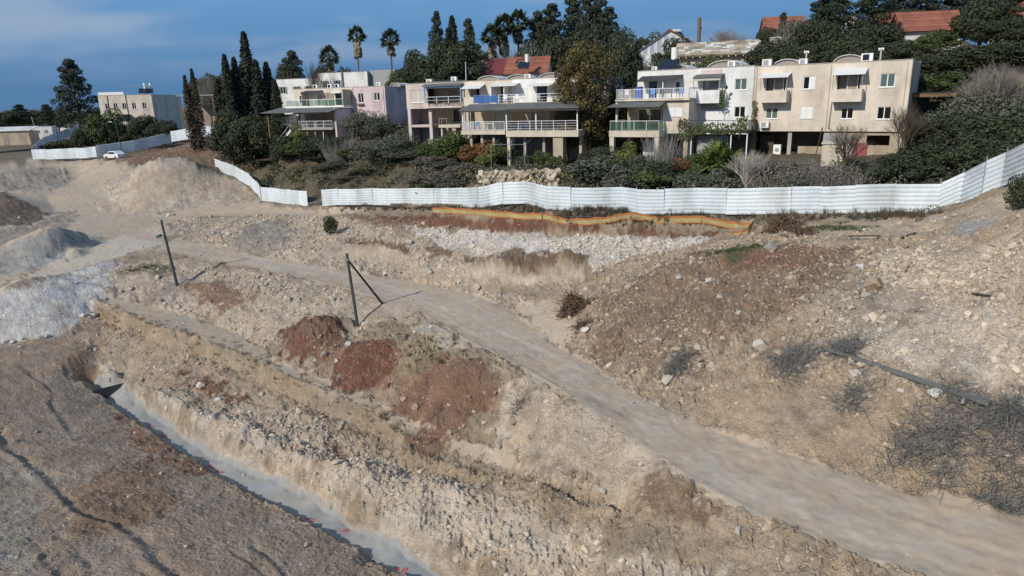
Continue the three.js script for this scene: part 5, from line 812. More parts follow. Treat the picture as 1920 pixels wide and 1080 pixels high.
// ---- far apartment house, white house behind, sheds and cabins
const rowHouse = (name, label, pB, alpha, build, cat = 'house') => { const o = thing(name, label, cat, V3(pB.x, 0, pB.z), -alpha * Math.PI / 180); build(o, pB.y); return o; };
rowHouse('apartment_house', 'distant beige apartment house with two rows of small windows', at(283, 177, 155), -4, (o, y) => {
  const h = []; for (const x of [-10.3, -8.5, -6.6, -4.5, -2.2]) h.push(win(o, x, x + .85, y - 3.1, y - 1.75, 0, 'glass', M.frame)); for (const x of [-7.9, -1.3]) h.push(win(o, x, x + .85, y - 6.4, y - 5.0, 0, 'glass', M.frame));
  shell(o, -11.6, 0, y - 9, y, 0, -16, M.beige, h, { sideMat: M.beige }); mesh('parapet', [bx(-11.5, -6, y + .08, y + .7, -.3, -.1)], M.frame, o); mesh('canopy', [bx(-8.8, -5.2, y - 4.3, y - 4.15, .01, 1.5)], M.concrete, o); mesh('door', [bx(-6.4, -5.2, y - 7.3, y - 4.9, -.1, .02)], M.dark, o); for (const x of [-9.6, -5.6]) mesh('downpipe', [rod(V3(x, y - 8, .08), V3(x, y, .08), .07)], M.wood, o);
  for (let i = 0; i < 5; i++) { const a = thing('roof_aerial', ['thin aerial at the outer corner of the distant beige roof', 'second aerial on the distant beige roof', 'middle aerial on the distant beige roof', 'fourth aerial on the distant beige roof', 'aerial beside the water tanks on the distant beige roof'][i], 'aerial', V3(o.position.x - 8.7 + i * 1.6, y, o.position.z - 3 + i * .3)); mesh('mast', [rod(V3(0, 0, 0), V3(0, 2.2, 0), .04)], M.metalGrey, a); mesh('crossbar', [rod(V3(-.5, 2, 0), V3(.5, 2.05, 0), .03)], M.metalGrey, a); }
});
for (const [px, d, l] of [[270, 157, 'upright white water tank on the distant beige roof'], [281, 158, 'second white water tank on the distant beige roof']]) solarHeater(at(px, 176, d), .3, l);
rowHouse('flat_canopy', 'thin flat dark canopy roof beside the cypress clump', at(400, 177, 150), 10, (o, y) => { mesh('roof', [bx(-9, 0, y - .2, y, -6, 0)], M.metalGrey, o); for (const x of [-8.5, -.5]) for (const z of [-.4, -5.5]) mesh('post', [bx(x - .1, x + .1, y - 9, y - .21, z - .1, z + .1)], M.wood, o); mesh('back_wall', [bx(-8.8, -.2, y - 9, y - 2.3, -5.9, -5.7)], M.brown, o); }, 'canopy');
rowHouse('terraced_house', 'white terraced house with green shutters behind the beige house', at(688, 134, 138), 16, (o, y) => {
  const h = [], up = [[-4.4, -3.3, 'shut'], [-2.0, -.9, 'shut'], [-10.2, -9.2, 'greenShut'], [-7.2, -6.2, 'greenShut']]; for (const [a, b, k] of up) h.push(win(o, a, b, y - 2.9, y - 1.5, 0, k));
  shell(o, -11.2, -.02, y - 7, y, 0, -9, M.white, h, { sides: [1, 1], sideMat: M.greyShutter }); mesh('party_wall', [bx(-5.7, -5.5, y - 6, y + .1, .01, .4)], M.greyShutter, o);
  const h2 = []; for (const [a, b] of [[-20.6, -19.4], [-17.2, -16.0], [-14.4, -13.3]]) h2.push(win(o, a, b, y - 3.8, y - 2.4, -.5, 'greenShut')); shell(o, -22.2, -11.22, y - 8, y - .9, -.5, -9, M.white, h2, { sides: [1, 0] });
  mesh('grey_extension', [bx(.0, 5.5, y - 6, y + .25, -9, -1.2)], M.greyShutter, o); mesh('dark_door', [bx(-12.6, -11.7, y - 5.5, y - 2.2, -.48, -.42)], M.dark, o);
});
rowHouse('site_cabin', 'small white site cabin at the far end of the fence', at(96, 237, 178), -8, (o, y) => { const h = [win(o, -3.6, -2.9, y - 1.7, y - .9, 0, 'glass'), win(o, -1.7, -1, y - 1.7, y - .9, 0, 'glass')]; shell(o, -4.6, 0, y - 3.2, y, 0, -2.6, M.white, h, { roof: M.metalGrey }); }, 'cabin');
rowHouse('long_shed', 'long low brown shed with pale sheet roof at the picture edge', at(53, 245, 170), -10, (o, y) => { mesh('wall', [bx(-14, 0, y - 3.4, y - .1, -5, 0)], M.tan, o); slope(o, 'roof', -14.3, .3, -5.3, y + .9, .4, y + .0, .08, M.roofWhite); mesh('door', [bx(-6, -4.8, y - 3.3, y - .8, .002, .05)], M.dark, o); }, 'shed');
rowHouse('storage_trailer', 'long low white trailer behind the site cabin', at(154, 239, 205), 0, (o, y) => { mesh('body', [bx(-6.6, 0, y - 1.3, y, -2, 0)], M.frame, o); mesh('roof_edge', [bx(-6.65, .05, y + .001, y + .08, -2.05, .05)], M.concrete, o); mesh('wheel', [new THREE.CylinderGeometry(.4, .4, .25, 14).rotateX(Math.PI / 2).translate(-3, y - 1.5, -.2)], M.black, o); }, 'trailer');
// ---- hill houses with tiled roofs
function tiledRoof(o, x0, x1, z0, z1, yE, yR, mats, name = 'roof', gable = true, n = 7) {   // ridge along x; rows of tile courses as real steps on the front slope
  const zm = (z0 + z1) / 2, base_ = mesh(name, (() => { const s = new THREE.Shape(); s.moveTo(z0, yE - .02); s.lineTo(z1, yE - .02); s.lineTo(zm, yR - .05); const g = new THREE.ExtrudeGeometry(s, { depth: x1 - x0, bevelEnabled: false }); g.rotateY(-Math.PI / 2); g.scale(-1, 1, 1); g.translate(0, 0, 0); const p = g.attributes.position; const b = (g.computeBoundingBox(), g.boundingBox); g.translate(x0 - b.min.x, 0, 0); g.computeVertexNormals(); return [g]; })(), gable ? M.white : mats[0], o);
  const L = Math.hypot(z1 - zm, yR - yE), an = Math.atan2(yR - yE, z1 - zm), k = Math.max(4, Math.round(L / .42));
  for (const side of [1, -1]) for (let i = 0; i < k; i++) { const t = (i + .5) / k, g = new THREE.BoxGeometry(x1 - x0 + .5, .07, L / k * 1.25); g.rotateX(side * (an - .06)); g.translate((x0 + x1) / 2, mix(yE, yR, t) + .05, zm + side * (z1 - zm) * (1 - t)); mesh('tile_course', [g], mats[(i * 7 + (side > 0 ? 0 : 1)) % mats.length], base_); }
  mesh('ridge_cap', [rod(V3(x0 - .25, yR + .06, zm), V3(x1 + .25, yR + .06, zm), .13, .13, 8)], mats[0], base_); return base_;
}
const T3 = [M.tile, M.tileB, M.tileC, M.tile];
rowHouse('hill_house', 'white hill house under an orange and maroon roof with solar heater', at(1022, 138, 112), 12, (o, y) => {
  const h = [win(o, -3.4, -2.6, y - 1.5, y - .7, 0, 'glass'), win(o, -6.9, -6.1, y - 1.5, y - .7, 0, 'glass'), win(o, -8.5, -7.7, y - 1.5, y - .7, 0, 'glass')];
  shell(o, -13.2, 0, y - 4, y, 0, -6, M.white, h, { roof: M.white }); const r = tiledRoof(o, -6.6, .3, -6.4, .5, y + .05, y + 2.7, T3); const r2 = tiledRoof(o, -10.6, -6.9, -6.4, .5, y + .05, y + 2.6, [M.maroon]); const r3 = tiledRoof(o, -15.5, -10.9, -6.4, .5, y - .1, y + 2.4, [M.oldBoard, M.tileC, M.oldBoardC]);
});
solarHeater(at(984, 128, 110).add(V3(0, -.2, 0)), -.2, 'white water tank with dark solar panel on the orange tiled roof');
rowHouse('gable_house', 'white gabled house with a red tile roof and many tall panes', at(1318, 92, 116), 6, (o, y) => {
  const s = new THREE.Shape(); s.moveTo(-11.3, y - 4); s.lineTo(0, y - 4); s.lineTo(0, y); s.lineTo(-5.6, y + 3.1); s.lineTo(-11.3, y - .4); mesh('gable_wall', [new THREE.ExtrudeGeometry(s, { depth: .25, bevelEnabled: false }).translate(0, 0, -.25)], M.white, o); mesh('body', [bx(-11, -.3, y - 4, y - .5, -8, -.26)], M.white, o);
  for (let i = 0; i < 8; i++) { const x = -9.6 + i * 1.15, top = y + .2 + 2.4 * (1 - Math.abs(x + 5.6) / 5.6); const f = mesh('window', [bx(x - .42, x - .36, y - .6, top, .01, .06), bx(x + .36, x + .42, y - .6, top, .01, .06), bx(x - .36, x + .36, y - .66, y - .6, .01, .06)], M.frame, o); mesh('pane', [bx(x - .36, x + .36, y - .6, top - .05, .005, .02)], std(.36, .43, .50, { roughness: .15 }), f); }
  const sl = (x0, y0, x1, y1, m) => { const n = 8, b = mesh('roof_slope', [bar(V3(x0, y0, -4), V3(x1, y1, -4), 8.6, .1)], m, o); for (let i = 0; i < n; i++) { const a = V3(mix(x0, x1, i / n), mix(y0, y1, i / n) + .1, -4), c = V3(mix(x0, x1, (i + 1.2) / n), mix(y0, y1, (i + 1.2) / n) + .13, -4); mesh('tile_course', [bar(a, c, 8.7, .07)], T3[i % 4], b); } };
  sl(.5, y - .25, -5.6, y + 3.15, M.tile); sl(-11.9, y - .75, -5.6, y + 3.15, M.metalGrey); mesh('low_wing', [bx(-15, -11.4, y - 4, y - 1.2, -6, -.5)], M.white, o); mesh('wing_roof', [bx(-15.2, -11.3, y - 1.19, y - 1.0, -6.2, -.3)], M.roofWhite, o);
});
solarHeater(at(1272, 72, 118), .4, 'white drum water heater on the ridge of the gabled house', true);
rowHouse('derelict_house', 'derelict cream house with a patched tile roof and dark openings', at(1408, 103, 94), 20, (o, y) => {
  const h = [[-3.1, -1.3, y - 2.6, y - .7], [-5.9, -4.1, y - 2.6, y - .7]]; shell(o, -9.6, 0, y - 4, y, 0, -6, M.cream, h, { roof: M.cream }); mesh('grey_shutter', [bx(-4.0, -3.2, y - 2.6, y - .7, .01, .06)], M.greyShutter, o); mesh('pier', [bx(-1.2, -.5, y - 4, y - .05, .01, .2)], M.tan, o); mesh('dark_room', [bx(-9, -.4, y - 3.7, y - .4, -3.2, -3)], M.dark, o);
  const rf = tiledRoof(o, -10, .5, -6.5, .9, y + .05, y + 2.0, [M.oldBoardC], 'roof', false), rq = rng(44), bm = [M.oldBoard, M.oldBoardB, M.oldBoardC, M.oldBoard, M.roofWhite, M.tan];
  for (let i = 0; i < 9; i++) for (let k = 0, x = -10.3; x < .7; k++) { const w = .5 + 1.1 * rq(), t = (i + .5 + (rq() - .5) * .2) / 9, g = new THREE.BoxGeometry(Math.min(w, .8 - x) - .03, .06, .52); g.rotateX(.48 + (rq() - .5) * .06); g.rotateZ((rq() - .5) * .03); g.translate(x + w / 2, mix(y + .1, y + 2.0, t) + .12 + rq() * .05, .9 - 3.7 * t); mesh('roof_board', [g], bm[Math.floor(rq() * 6)], rf); x += w; }
  for (let i = 0; i < 11; i++) mesh('rafter_end', [bx(-9.6 + i * .95, -9.45 + i * .95, y - .12, y + .02, .3, .95)], M.cream, o);
  mesh('open_frame', [bx(.4, .6, y - 4, y - .1, -2, -1.8), bx(2.2, 2.4, y - 4, y - .1, -2, -1.8), bx(.4, 2.4, y - .099, y + .05, -2, -1.8)], M.darkWood, o);
});
const redHouse = (px, py, d, al, w, label) => rowHouse('hill_house', label, at(px, py, d), al, (o, y) => { const h = [win(o, -w * .45, -w * .45 + 1.2, y - 1.9, y - .7, 0, 'glass')]; shell(o, -w, 0, y - 4.5, y, 0, -7, M.white, h, { roof: M.white }); tiledRoof(o, -w - .4, .4, -7.5, .7, y + .05, y + 3.3, T3, 'roof', false); });
redHouse(1748, 58, 122, -6, 9, 'red tiled hill house partly behind the larger red roof'); redHouse(1803, 57, 112, 8, 8.6, 'larger red tiled white hill house among the dark trees'); redHouse(2010, 34, 108, 0, 8, 'red tiled white house cut by the upper picture edge'); redHouse(1506, 60, 140, 10, 7, 'small red roofed house behind the bare tree');
rowHouse('pale_building', 'pale blank building end between the dark trees', at(1608, 28, 120), 30, (o, y) => { mesh('wall', [bx(-2.2, 0, y - 6, y, -6, 0)], M.cream, o); mesh('coping', [bx(-2.3, .1, y + .001, y + .15, -6.1, .1)], M.concrete, o); mesh('window', [bx(-1.4, -.8, y - 2.6, y - 1.6, .002, .04)], M.solar, o); }, 'building');
rowHouse('white_building', 'white building corner above the autumn tree', at(1145, 75, 135), 10, (o, y) => { mesh('wall', [bx(-3, 0, y - 6, y, -6, 0)], M.white, o); mesh('coping', [bx(-3.1, .1, y + .001, y + .12, -6.1, .1)], M.concrete, o); mesh('window', [bx(-2.1, -1.3, y - 1.7, y - .9, .002, .04)], M.solar, o); mesh('lower_roof', [bx(-3.4, 2, y - 3.4, y - 3.2, .3, 3)], M.tileB, o); }, 'building');
rowHouse('concrete_box', 'grey concrete wall block beside the derelict house', at(1475, 70, 110), 18, (o, y) => { mesh('wall', [bx(-2.4, 0, y - 5, y, -4, 0)], M.concrete, o); mesh('coping', [bx(-2.5, .1, y + .001, y + .12, -4.1, .1)], M.roofWhite, o); }, 'wall');
rowHouse('timber_canopy', 'dark timber canopy roof beside the beige apartment house', at(1795, 172, 62), 20, (o, y) => { mesh('roof', [bx(-5.2, 0, y - .12, y, -5, 0)], M.awningDark, o); mesh('fascia', [bx(-5.2, 0, y - .4, y - .121, -.06, 0)], M.wood, o); for (const x of [-5, -.2]) mesh('post', [bx(x - .08, x + .08, y - 5, y - .13, -.4, -.24)], M.darkWood, o); }, 'canopy');

// ---- parked car
{
  const p = at(216, 298, 136), gy = level(p.x, p.z), o = thing('parked_car', 'white parked car beside the far white hoarding', 'car', V3(p.x, gy, p.z), -0.45);
  const prof = new THREE.Shape(); [[-2.1, .35], [-2.15, .75], [-1.75, .92], [-1.0, 1.0], [-.35, 1.48], [1.1, 1.5], [1.75, 1.05], [2.1, .95], [2.15, .45], [2.0, .32]].forEach(([x, y], i) => i ? prof.lineTo(x, y) : prof.moveTo(x, y));
  mesh('body', [new THREE.ExtrudeGeometry(prof, { depth: 1.6, bevelEnabled: true, bevelSize: .06, bevelThickness: .06, bevelSegments: 2 }).translate(0, 0, -.8)], std(.72, .73, .74, { roughness: .25 }), o);
  const side = new THREE.Shape(); [[-.85, 1.02], [-.3, 1.4], [1.05, 1.42], [1.5, 1.05]].forEach(([x, y], i) => i ? side.lineTo(x, y) : side.moveTo(x, y)); for (const z of [-.88, .865]) mesh('side_window', [new THREE.ExtrudeGeometry(side, { depth: .012, bevelEnabled: false }).translate(0, 0, z)], M.solar, o);
  mesh('windscreen', [bar(V3(-1.02, 1.06, 0), V3(-.42, 1.47, 0), 1.4, .02).translate(-.04, .05, 0)], M.solar, o);
  for (const x of [-1.35, 1.35]) for (const z of [-.8, .8]) { const w = mesh('wheel', [new THREE.CylinderGeometry(.33, .33, .22, 18).rotateX(Math.PI / 2).translate(x, .33, z)], M.black, o); mesh('rim', [new THREE.CylinderGeometry(.2, .2, .24, 12).rotateX(Math.PI / 2).translate(x, .33, z)], M.metalGrey, w); }
  for (const z of [-.6, .6]) { mesh('headlight', [bx(-2.23, -2.16, .68, .82, z - .16, z + .16)], M.frame, o); mesh('tail_light', [bx(2.16, 2.23, .75, .92, z - .16, z + .16)], M.red, o); }
}
// ---------------------------------------------------------------- vegetation
class Leaves {
  constructor(seed) { this.r = rng(seed); this.p = []; this.c = []; }
  leaf(x, y, z, nx, ny, nz, len, wid, col) {         // bent diamond of two faces
    const r = this.r, n = V3(nx + (r() - .5) * 1.5, ny + (r() - .5) * 1.5, nz + (r() - .5) * 1.5).normalize(), a = V3(r() - .5, r() - .5, r() - .5).cross(n).normalize(), b = a.clone().cross(n), o = V3(x, y, z);
    const A = o.clone().addScaledVector(a, -len / 2), B = o.clone().addScaledVector(b, wid / 2).addScaledVector(n, wid * .2), C = o.clone().addScaledVector(a, len / 2), D = o.clone().addScaledVector(b, -wid / 2).addScaledVector(n, wid * .2);
    this.p.push(A.x, A.y, A.z, B.x, B.y, B.z, C.x, C.y, C.z, A.x, A.y, A.z, C.x, C.y, C.z, D.x, D.y, D.z);
    const k = .6 + .75 * r(); for (let i = 0; i < 6; i++) this.c.push(col[0] * k, col[1] * k, col[2] * k);
  }
  tri(a, b, c, col, k = 1) { this.p.push(a.x, a.y, a.z, b.x, b.y, b.z, c.x, c.y, c.z); for (let i = 0; i < 3; i++) this.c.push(col[0] * k, col[1] * k, col[2] * k); }
  blob(cx, cy, cz, rx, ry, rz, n, len, cols) { const r = this.r; for (let i = 0; i < n; i++) { const z = r() * 2 - 1, a = r() * 6.283, q = Math.sqrt(1 - z * z), k = .5 + .5 * Math.cbrt(r()) + (r() < .08 ? .18 : 0), X = q * Math.cos(a), Z_ = q * Math.sin(a); this.leaf(cx + X * rx * k, cy + z * ry * k, cz + Z_ * rz * k, X, z + .3, Z_, len * (.6 + .8 * r()), len * (.35 + .35 * r()), cols[Math.floor(r() * cols.length)]); } }
  geo() { const g = new THREE.BufferGeometry(); g.setAttribute('position', new THREE.Float32BufferAttribute(this.p, 3)); g.setAttribute('color', new THREE.Float32BufferAttribute(this.c, 3)); g.computeVertexNormals(); g.setAttribute('uv', new THREE.Float32BufferAttribute(new Float32Array(this.p.length / 3 * 2), 2)); return g; }
}
const leafMat = std(1, 1, 1, { vertexColors: true, roughness: .8, side: THREE.DoubleSide }), barkMat = std(.10, .075, .055, { roughness: .95 }), palmBark = std(.16, .125, .09, { roughness: .95 }), greyBark = std(.24, .215, .19, { roughness: .95 }), paleBark = std(.42, .39, .36, { roughness: .95 }), darkTwig = std(.15, .15, .15, { roughness: .95 }), greyTwig = std(.25, .245, .235, { roughness: .95 });
const G3 = { pine: [[.030, .048, .022], [.042, .060, .027], [.026, .040, .024], [.055, .066, .032]], oak: [[.030, .046, .017], [.045, .062, .022], [.028, .036, .018], [.062, .075, .028]], fresh: [[.055, .085, .022], [.075, .105, .03], [.045, .07, .02], [.09, .11, .035]], olive: [[.085, .098, .066], [.12, .13, .092], [.06, .07, .045], [.10, .11, .08]], cyp: [[.024, .036, .019], [.034, .046, .022], [.020, .028, .017]], brown: [[.085, .062, .036], [.06, .047, .03], [.11, .08, .045]], autumn: [[.13, .088, .022], [.17, .125, .03], [.085, .066, .022], [.055, .055, .02], [.045, .05, .022]], lime: [[.14, .16, .03], [.19, .19, .045], [.10, .125, .028]], rust: [[.19, .075, .025], [.15, .06, .025], [.20, .12, .035]], dry: [[.13, .112, .086], [.10, .085, .066], [.17, .15, .115]], palm: [[.045, .065, .022], [.065, .085, .028], [.035, .05, .02]], straw: [[.26, .205, .14], [.20, .155, .105], [.30, .245, .175]] };
for (const k of ['pine', 'oak', 'cyp']) G3[k] = G3[k].map((c) => c.map((v, i) => v * (i === 2 ? .9 : .86)));
function limbs(seed, h, spread, n, r0, top = .85) {      // trunk with boughs
  const r = rng(seed), g = [rod(V3(0, -.3, 0), V3((r() - .5) * .3, h * .5, (r() - .5) * .3), r0, r0 * .7, 7)]; const t = V3(0, h * .5, 0); g.push(rod(t, V3((r() - .5) * spread * .3, h * top, (r() - .5) * spread * .3), r0 * .7, r0 * .25, 6));
  for (let i = 0; i < n; i++) { const a = i * 2.4 + r(), y = h * (.3 + .5 * i / n), sp = spread * .36 * Math.min(1, 1.35 - y / h), e = V3(Math.cos(a) * sp, Math.min(y + h * .12, h * .9), Math.sin(a) * sp); g.push(rod(V3(0, y * .9, 0), e, r0 * .4, r0 * .12, 5)); } return g;
}
const L = {};      // unit plants: crown geometry, trunk geometry, nominal height and width
function round(seed, h, w, cols, nl, len, trunk = .25, lobes = 14) { const lv = new Leaves(seed), r = lv.r; for (let i = 0; i < lobes; i++) { const a = i * 2.4 + r() * .8, q = Math.sqrt((i + .4) / lobes) * .36 * w, y = h * (trunk + .12 + (1 - trunk - .18) * (1 - Math.pow(q / (w * .5), 2)) * (.35 + .65 * r())), s = w * (.15 + .09 * r()); lv.blob(Math.cos(a) * q, Math.min(y, h - s * .6), Math.sin(a) * q, s, s * (.7 + .25 * r()), s, nl / lobes, len, cols); } lv.blob(0, h * (trunk + .3), 0, w * .36, h * .26, w * .36, nl * .2, len, cols); return { c: lv.geo(), t: mergeGeometries(limbs(seed + 5, h * .8, w, 6, .035 * h).map(flat)), h, w }; }
L.oak = [0, 1, 2].map((i) => round(100 + i, 7, 7, G3.oak, 5200, .42, .15)); L.fresh = [0, 1].map((i) => round(120 + i, 6, 6, G3.fresh, 4200, .36, .12)); L.olive = [0, 1, 2].map((i) => round(130 + i, 4.5, 5.5, G3.olive, 4600, .26, .12, 18));
L.shrub = [0, 1].map((i) => round(140 + i, 2.2, 2.6, G3.fresh, 1700, .2, .05, 9)); L.darkShrub = [0, 1].map((i) => round(150 + i, 2.6, 3.2, G3.oak, 1900, .24, .05, 10)); L.lime = [0].map((i) => round(160 + i, 3, 2.8, G3.lime, 1800, .2, .1, 9)); L.rust = [0].map((i) => round(165 + i, 2.6, 2.6, G3.rust, 1600, .2, .08, 9)); L.greyShrub = [0, 1].map((i) => round(170 + i, 2.2, 3, G3.olive, 1800, .2, .05, 10)); L.dryShrub = [0, 1].map((i) => round(175 + i, 1.6, 2.8, G3.dry, 1700, .17, .02, 10));
L.pine = [0, 1, 2].map((i) => { const lv = new Leaves(200 + i), r = lv.r, h = 14, w = 8.5; for (let k = 0; k < 26; k++) { const t = k / 25, y = h * (.22 + .76 * t), q = w * .5 * Math.pow(1 - t, .62) * (.3 + .7 * r()), a = k * 2.4 + r(), s = w * (.085 + .10 * (1 - t) * (.5 + r())); lv.blob(Math.cos(a) * q, y, Math.sin(a) * q, s * 1.25, s * .62, s * 1.25, 250, .40, G3.pine); } lv.blob(0, h * .55, 0, w * .2, h * .32, w * .2, 700, .42, G3.pine); return { c: lv.geo(), t: mergeGeometries(limbs(210 + i, h, w, 10, .28, .95).map(flat)), h, w }; });
L.cypress = [0, 1].map((i) => { const lv = new Leaves(230 + i), r = lv.r, h = 12, w = 2.3; for (let s = 0; s < 4; s++) { const ox = s ? (r() - .5) * 1.1 : 0, oz = s ? (r() - .5) * 1.1 : 0, hh = s ? h * (.62 + .25 * r()) : h; for (let k = 0; k < (s ? 700 : 1700); k++) { const t = Math.pow(r(), .8), R = (s ? .62 : .95) * Math.pow(1 - t, .55) * Math.min(1, .45 + t * 4) * (.55 + .5 * r()) * (1 + .25 * Math.sin(t * 40 + s * 2 + Math.floor(r() * 3) * 2)) + .05, a = r() * 6.28; lv.leaf(ox + Math.cos(a) * R, t * hh + .1, oz + Math.sin(a) * R, Math.cos(a), .5, Math.sin(a), .38 + .25 * r(), .16 + .1 * r(), G3.cyp[Math.floor(r() * 3)]); } } return { c: lv.geo(), t: flat(rod(V3(0, -.3, 0), V3(0, h * .7, 0), .2, .05, 6)), h, w }; });
L.brownCypress = [0].map((i) => { const lv = new Leaves(240), r = lv.r, h = 12, w = 3; for (const [ox, hh] of [[-.55, .92], [.5, 1], [0, .75]]) for (let k = 0; k < 1300; k++) { const t = Math.pow(r(), .85), R = .8 * Math.pow(1 - t, .6) * (.5 + .6 * r()) * Math.min(1, .35 + t * 3), a = r() * 6.28; lv.leaf(ox * (1.2 - t * .3) + Math.cos(a) * R, t * hh * h + .3, Math.sin(a) * R, Math.cos(a), .6, Math.sin(a), .4 + .25 * r(), .12 + .08 * r(), (r() < .35 ? G3.cyp : G3.brown)[Math.floor(r() * 3)]); } return { c: lv.geo(), t: mergeGeometries([rod(V3(-.5, -.3, 0), V3(-.6, 10, 0), .16, .04), rod(V3(.4, -.3, 0), V3(.5, 11, 0), .18, .04)].map(flat)), h, w }; });
L.autumn = [0].map(() => { const lv = new Leaves(250), r = lv.r, h = 10, w = 7; for (let k = 0; k < 34; k++) { const t = k / 33, a = k * 2.4, q = w * .42 * Math.sqrt(Math.sin(Math.PI * (.12 + .8 * t))) * (.3 + .7 * r()); lv.blob(Math.cos(a) * q, h * (.18 + .78 * t), Math.sin(a) * q, .85, .7, .85, 210, .28, G3.autumn); } return { c: lv.geo(), t: mergeGeometries(limbs(255, h, w, 14, .22, .95).map(flat)), h, w }; });
function branchTree(seed, h, spread, depth, r0) { const r = rng(seed), g = []; const grow = (p, d, len, rad, k) => { const e = p.clone().addScaledVector(d, len); g.push(rod(p, e, rad, rad * .65, k < 2 ? 5 : 3)); if (k >= depth) return; const n = k < 2 ? 4 : 3; for (let i = 0; i < n; i++) { const v = d.clone().add(V3((r() - .5) * 1.5, (r() - .25) * .7, (r() - .5) * 1.5).multiplyScalar(spread)).normalize(); grow(p.clone().lerp(e, .55 + .45 * r()), v, len * (.62 + .22 * r()), rad * .58, k + 1); } }; for (let i = 0; i < 3; i++) grow(V3((r() - .5) * .3, -.2, (r() - .5) * .3), V3((r() - .5) * .7, 1, (r() - .5) * .7).normalize(), h * .34, r0, 0); return mergeGeometries(g.map(flat)); }
L.bare = [0, 1].map((i) => ({ c: null, t: branchTree(300 + i, 5, 1, 5, .075), h: 5, w: 5 })); L.thicket = [0, 1].map((i) => { const r = rng(320 + i), g = []; for (let k = 0; k < 420; k++) { const a = r() * 6.28, q = 1.3 * Math.sqrt(r()), b = V3(Math.cos(a) * q, r() * .5, Math.sin(a) * q), d = V3(Math.cos(a) * q * .5 + (r() - .5), .6 + r(), Math.sin(a) * q * .5 + (r() - .5)); g.push(rod(b, b.clone().addScaledVector(d, .5 + .7 * r()), .014, .006, 3)); } return { c: null, t: mergeGeometries(g.map(flat)), h: 2, w: 3.2 }; });
function palmGeo(seed, live, dead, R) {
  const lv = new Leaves(seed), r = lv.r, fan = (base_, dir, len, cols, droop) => { const side = dir.clone().cross(V3(0, 1, 0)); if (side.lengthSq() < .01) side.set(1, 0, 0); side.normalize(); const hub = base_.clone().addScaledVector(dir, len * .5), k = .7 + .6 * r(), col = cols[Math.floor(r() * cols.length)]; lv.tri(base_.clone().addScaledVector(side, .04), base_.clone().addScaledVector(side, -.04), hub, col, k); for (let i = -5; i <= 5; i++) { const a = i * .23, d = dir.clone().multiplyScalar(Math.cos(a)).addScaledVector(side, Math.sin(a)), tip = hub.clone().addScaledVector(d, len * .55 * (1 - Math.abs(i) * .03)); tip.y -= droop * (.12 + .05 * Math.abs(i)) * len; const w = side.clone().multiplyScalar(Math.cos(a)).addScaledVector(dir, -Math.sin(a)), mid = hub.clone().lerp(tip, .55); mid.y += .04; lv.tri(hub, mid.clone().addScaledVector(w, .09 * len / 1.6), tip, col, k * (.85 + .3 * r())); lv.tri(hub, tip, mid.clone().addScaledVector(w, -.09 * len / 1.6), col, k); } };
  for (let i = 0; i < live; i++) { const a = i * 2.4 + r(), e = mix(1.45, -.55, Math.pow(i / live, .9)); fan(V3(0, 0, 0), V3(Math.cos(a) * Math.cos(e), Math.sin(e), Math.sin(a) * Math.cos(e)), R * (.85 + .3 * r()), G3.palm, 1); }
  const crown = lv.geo(), dv = new Leaves(seed + 1); lv.p = dv.p; lv.c = dv.c; for (let i = 0; i < dead; i++) { const a = r() * 6.28, y = -.2 - 2.4 * r() * (dead > 30 ? 1 : .5); fan(V3(Math.cos(a) * .15, y, Math.sin(a) * .15), V3(Math.cos(a) * .32, -.95, Math.sin(a) * .32).normalize(), R * (.6 + .3 * r()), G3.straw, .2); } return { crown, skirt: dv.geo() };
}
const palms = [palmGeo(401, 44, 46, 1.9), palmGeo(411, 40, 26, 1.9)];
const seen = new Map();
function plant(kind, px, pyTop, d, width, label, cat = 'tree', group, o2 = {}) {
  const list = L[kind], k = seen.get(kind) || 0; seen.set(kind, k + 1); const u = list[k % list.length], top = at(px, pyTop, d), y = o2.base !== undefined ? o2.base : level(top.x, top.z), h = Math.max(.4, top.y - y);
  const nm = { oak: 'broadleaf_tree', fresh: 'leafy_tree', olive: 'olive_tree', shrub: 'green_shrub', darkShrub: 'dark_shrub', lime: 'yellow_shrub', rust: 'rusty_shrub', greyShrub: 'grey_shrub', dryShrub: 'dry_shrub', pine: 'pine_tree', cypress: 'cypress_tree', brownCypress: 'cypress_tree', autumn: 'autumn_tree', bare: 'bare_tree', thicket: 'bare_thicket' }[kind];
  const o = thing(nm, label, cat, V3(top.x, y - .05, top.z), k * 2.1 + .4, group);
  const t = mesh(u.c ? 'trunk' : 'branches', u.t, o2.bark || (u.c ? barkMat : greyBark), o), sc = [width / u.w, h / u.h, width / u.w]; t.scale.set(...sc); if (u.c) { const c = mesh('crown', u.c, leafMat, o); c.scale.set(...sc); } return o;
}
function palm(px, pyCrown, d, label, v, s = 1, lean = 0, base_) { const c = at(px, pyCrown, d), y = base_ !== undefined ? base_ : level(c.x, c.z), o = thing('palm_tree', label, 'palm', V3(c.x, y, c.z), px, null), h = c.y - y; mesh('trunk', [rod(V3(lean, -.3, 0), V3(lean * .5, h * .5, 0), .32, .2, 9), rod(V3(lean * .5, h * .5, 0), V3(0, h, 0), .2, .17, 9)], palmBark, o); const a = mesh('crown', palms[v].crown, leafMat, o), b = mesh('dead_fronds', palms[v].skirt, leafMat, o); for (const q of [a, b]) { q.position.y = h; q.scale.setScalar(s); } return o; }

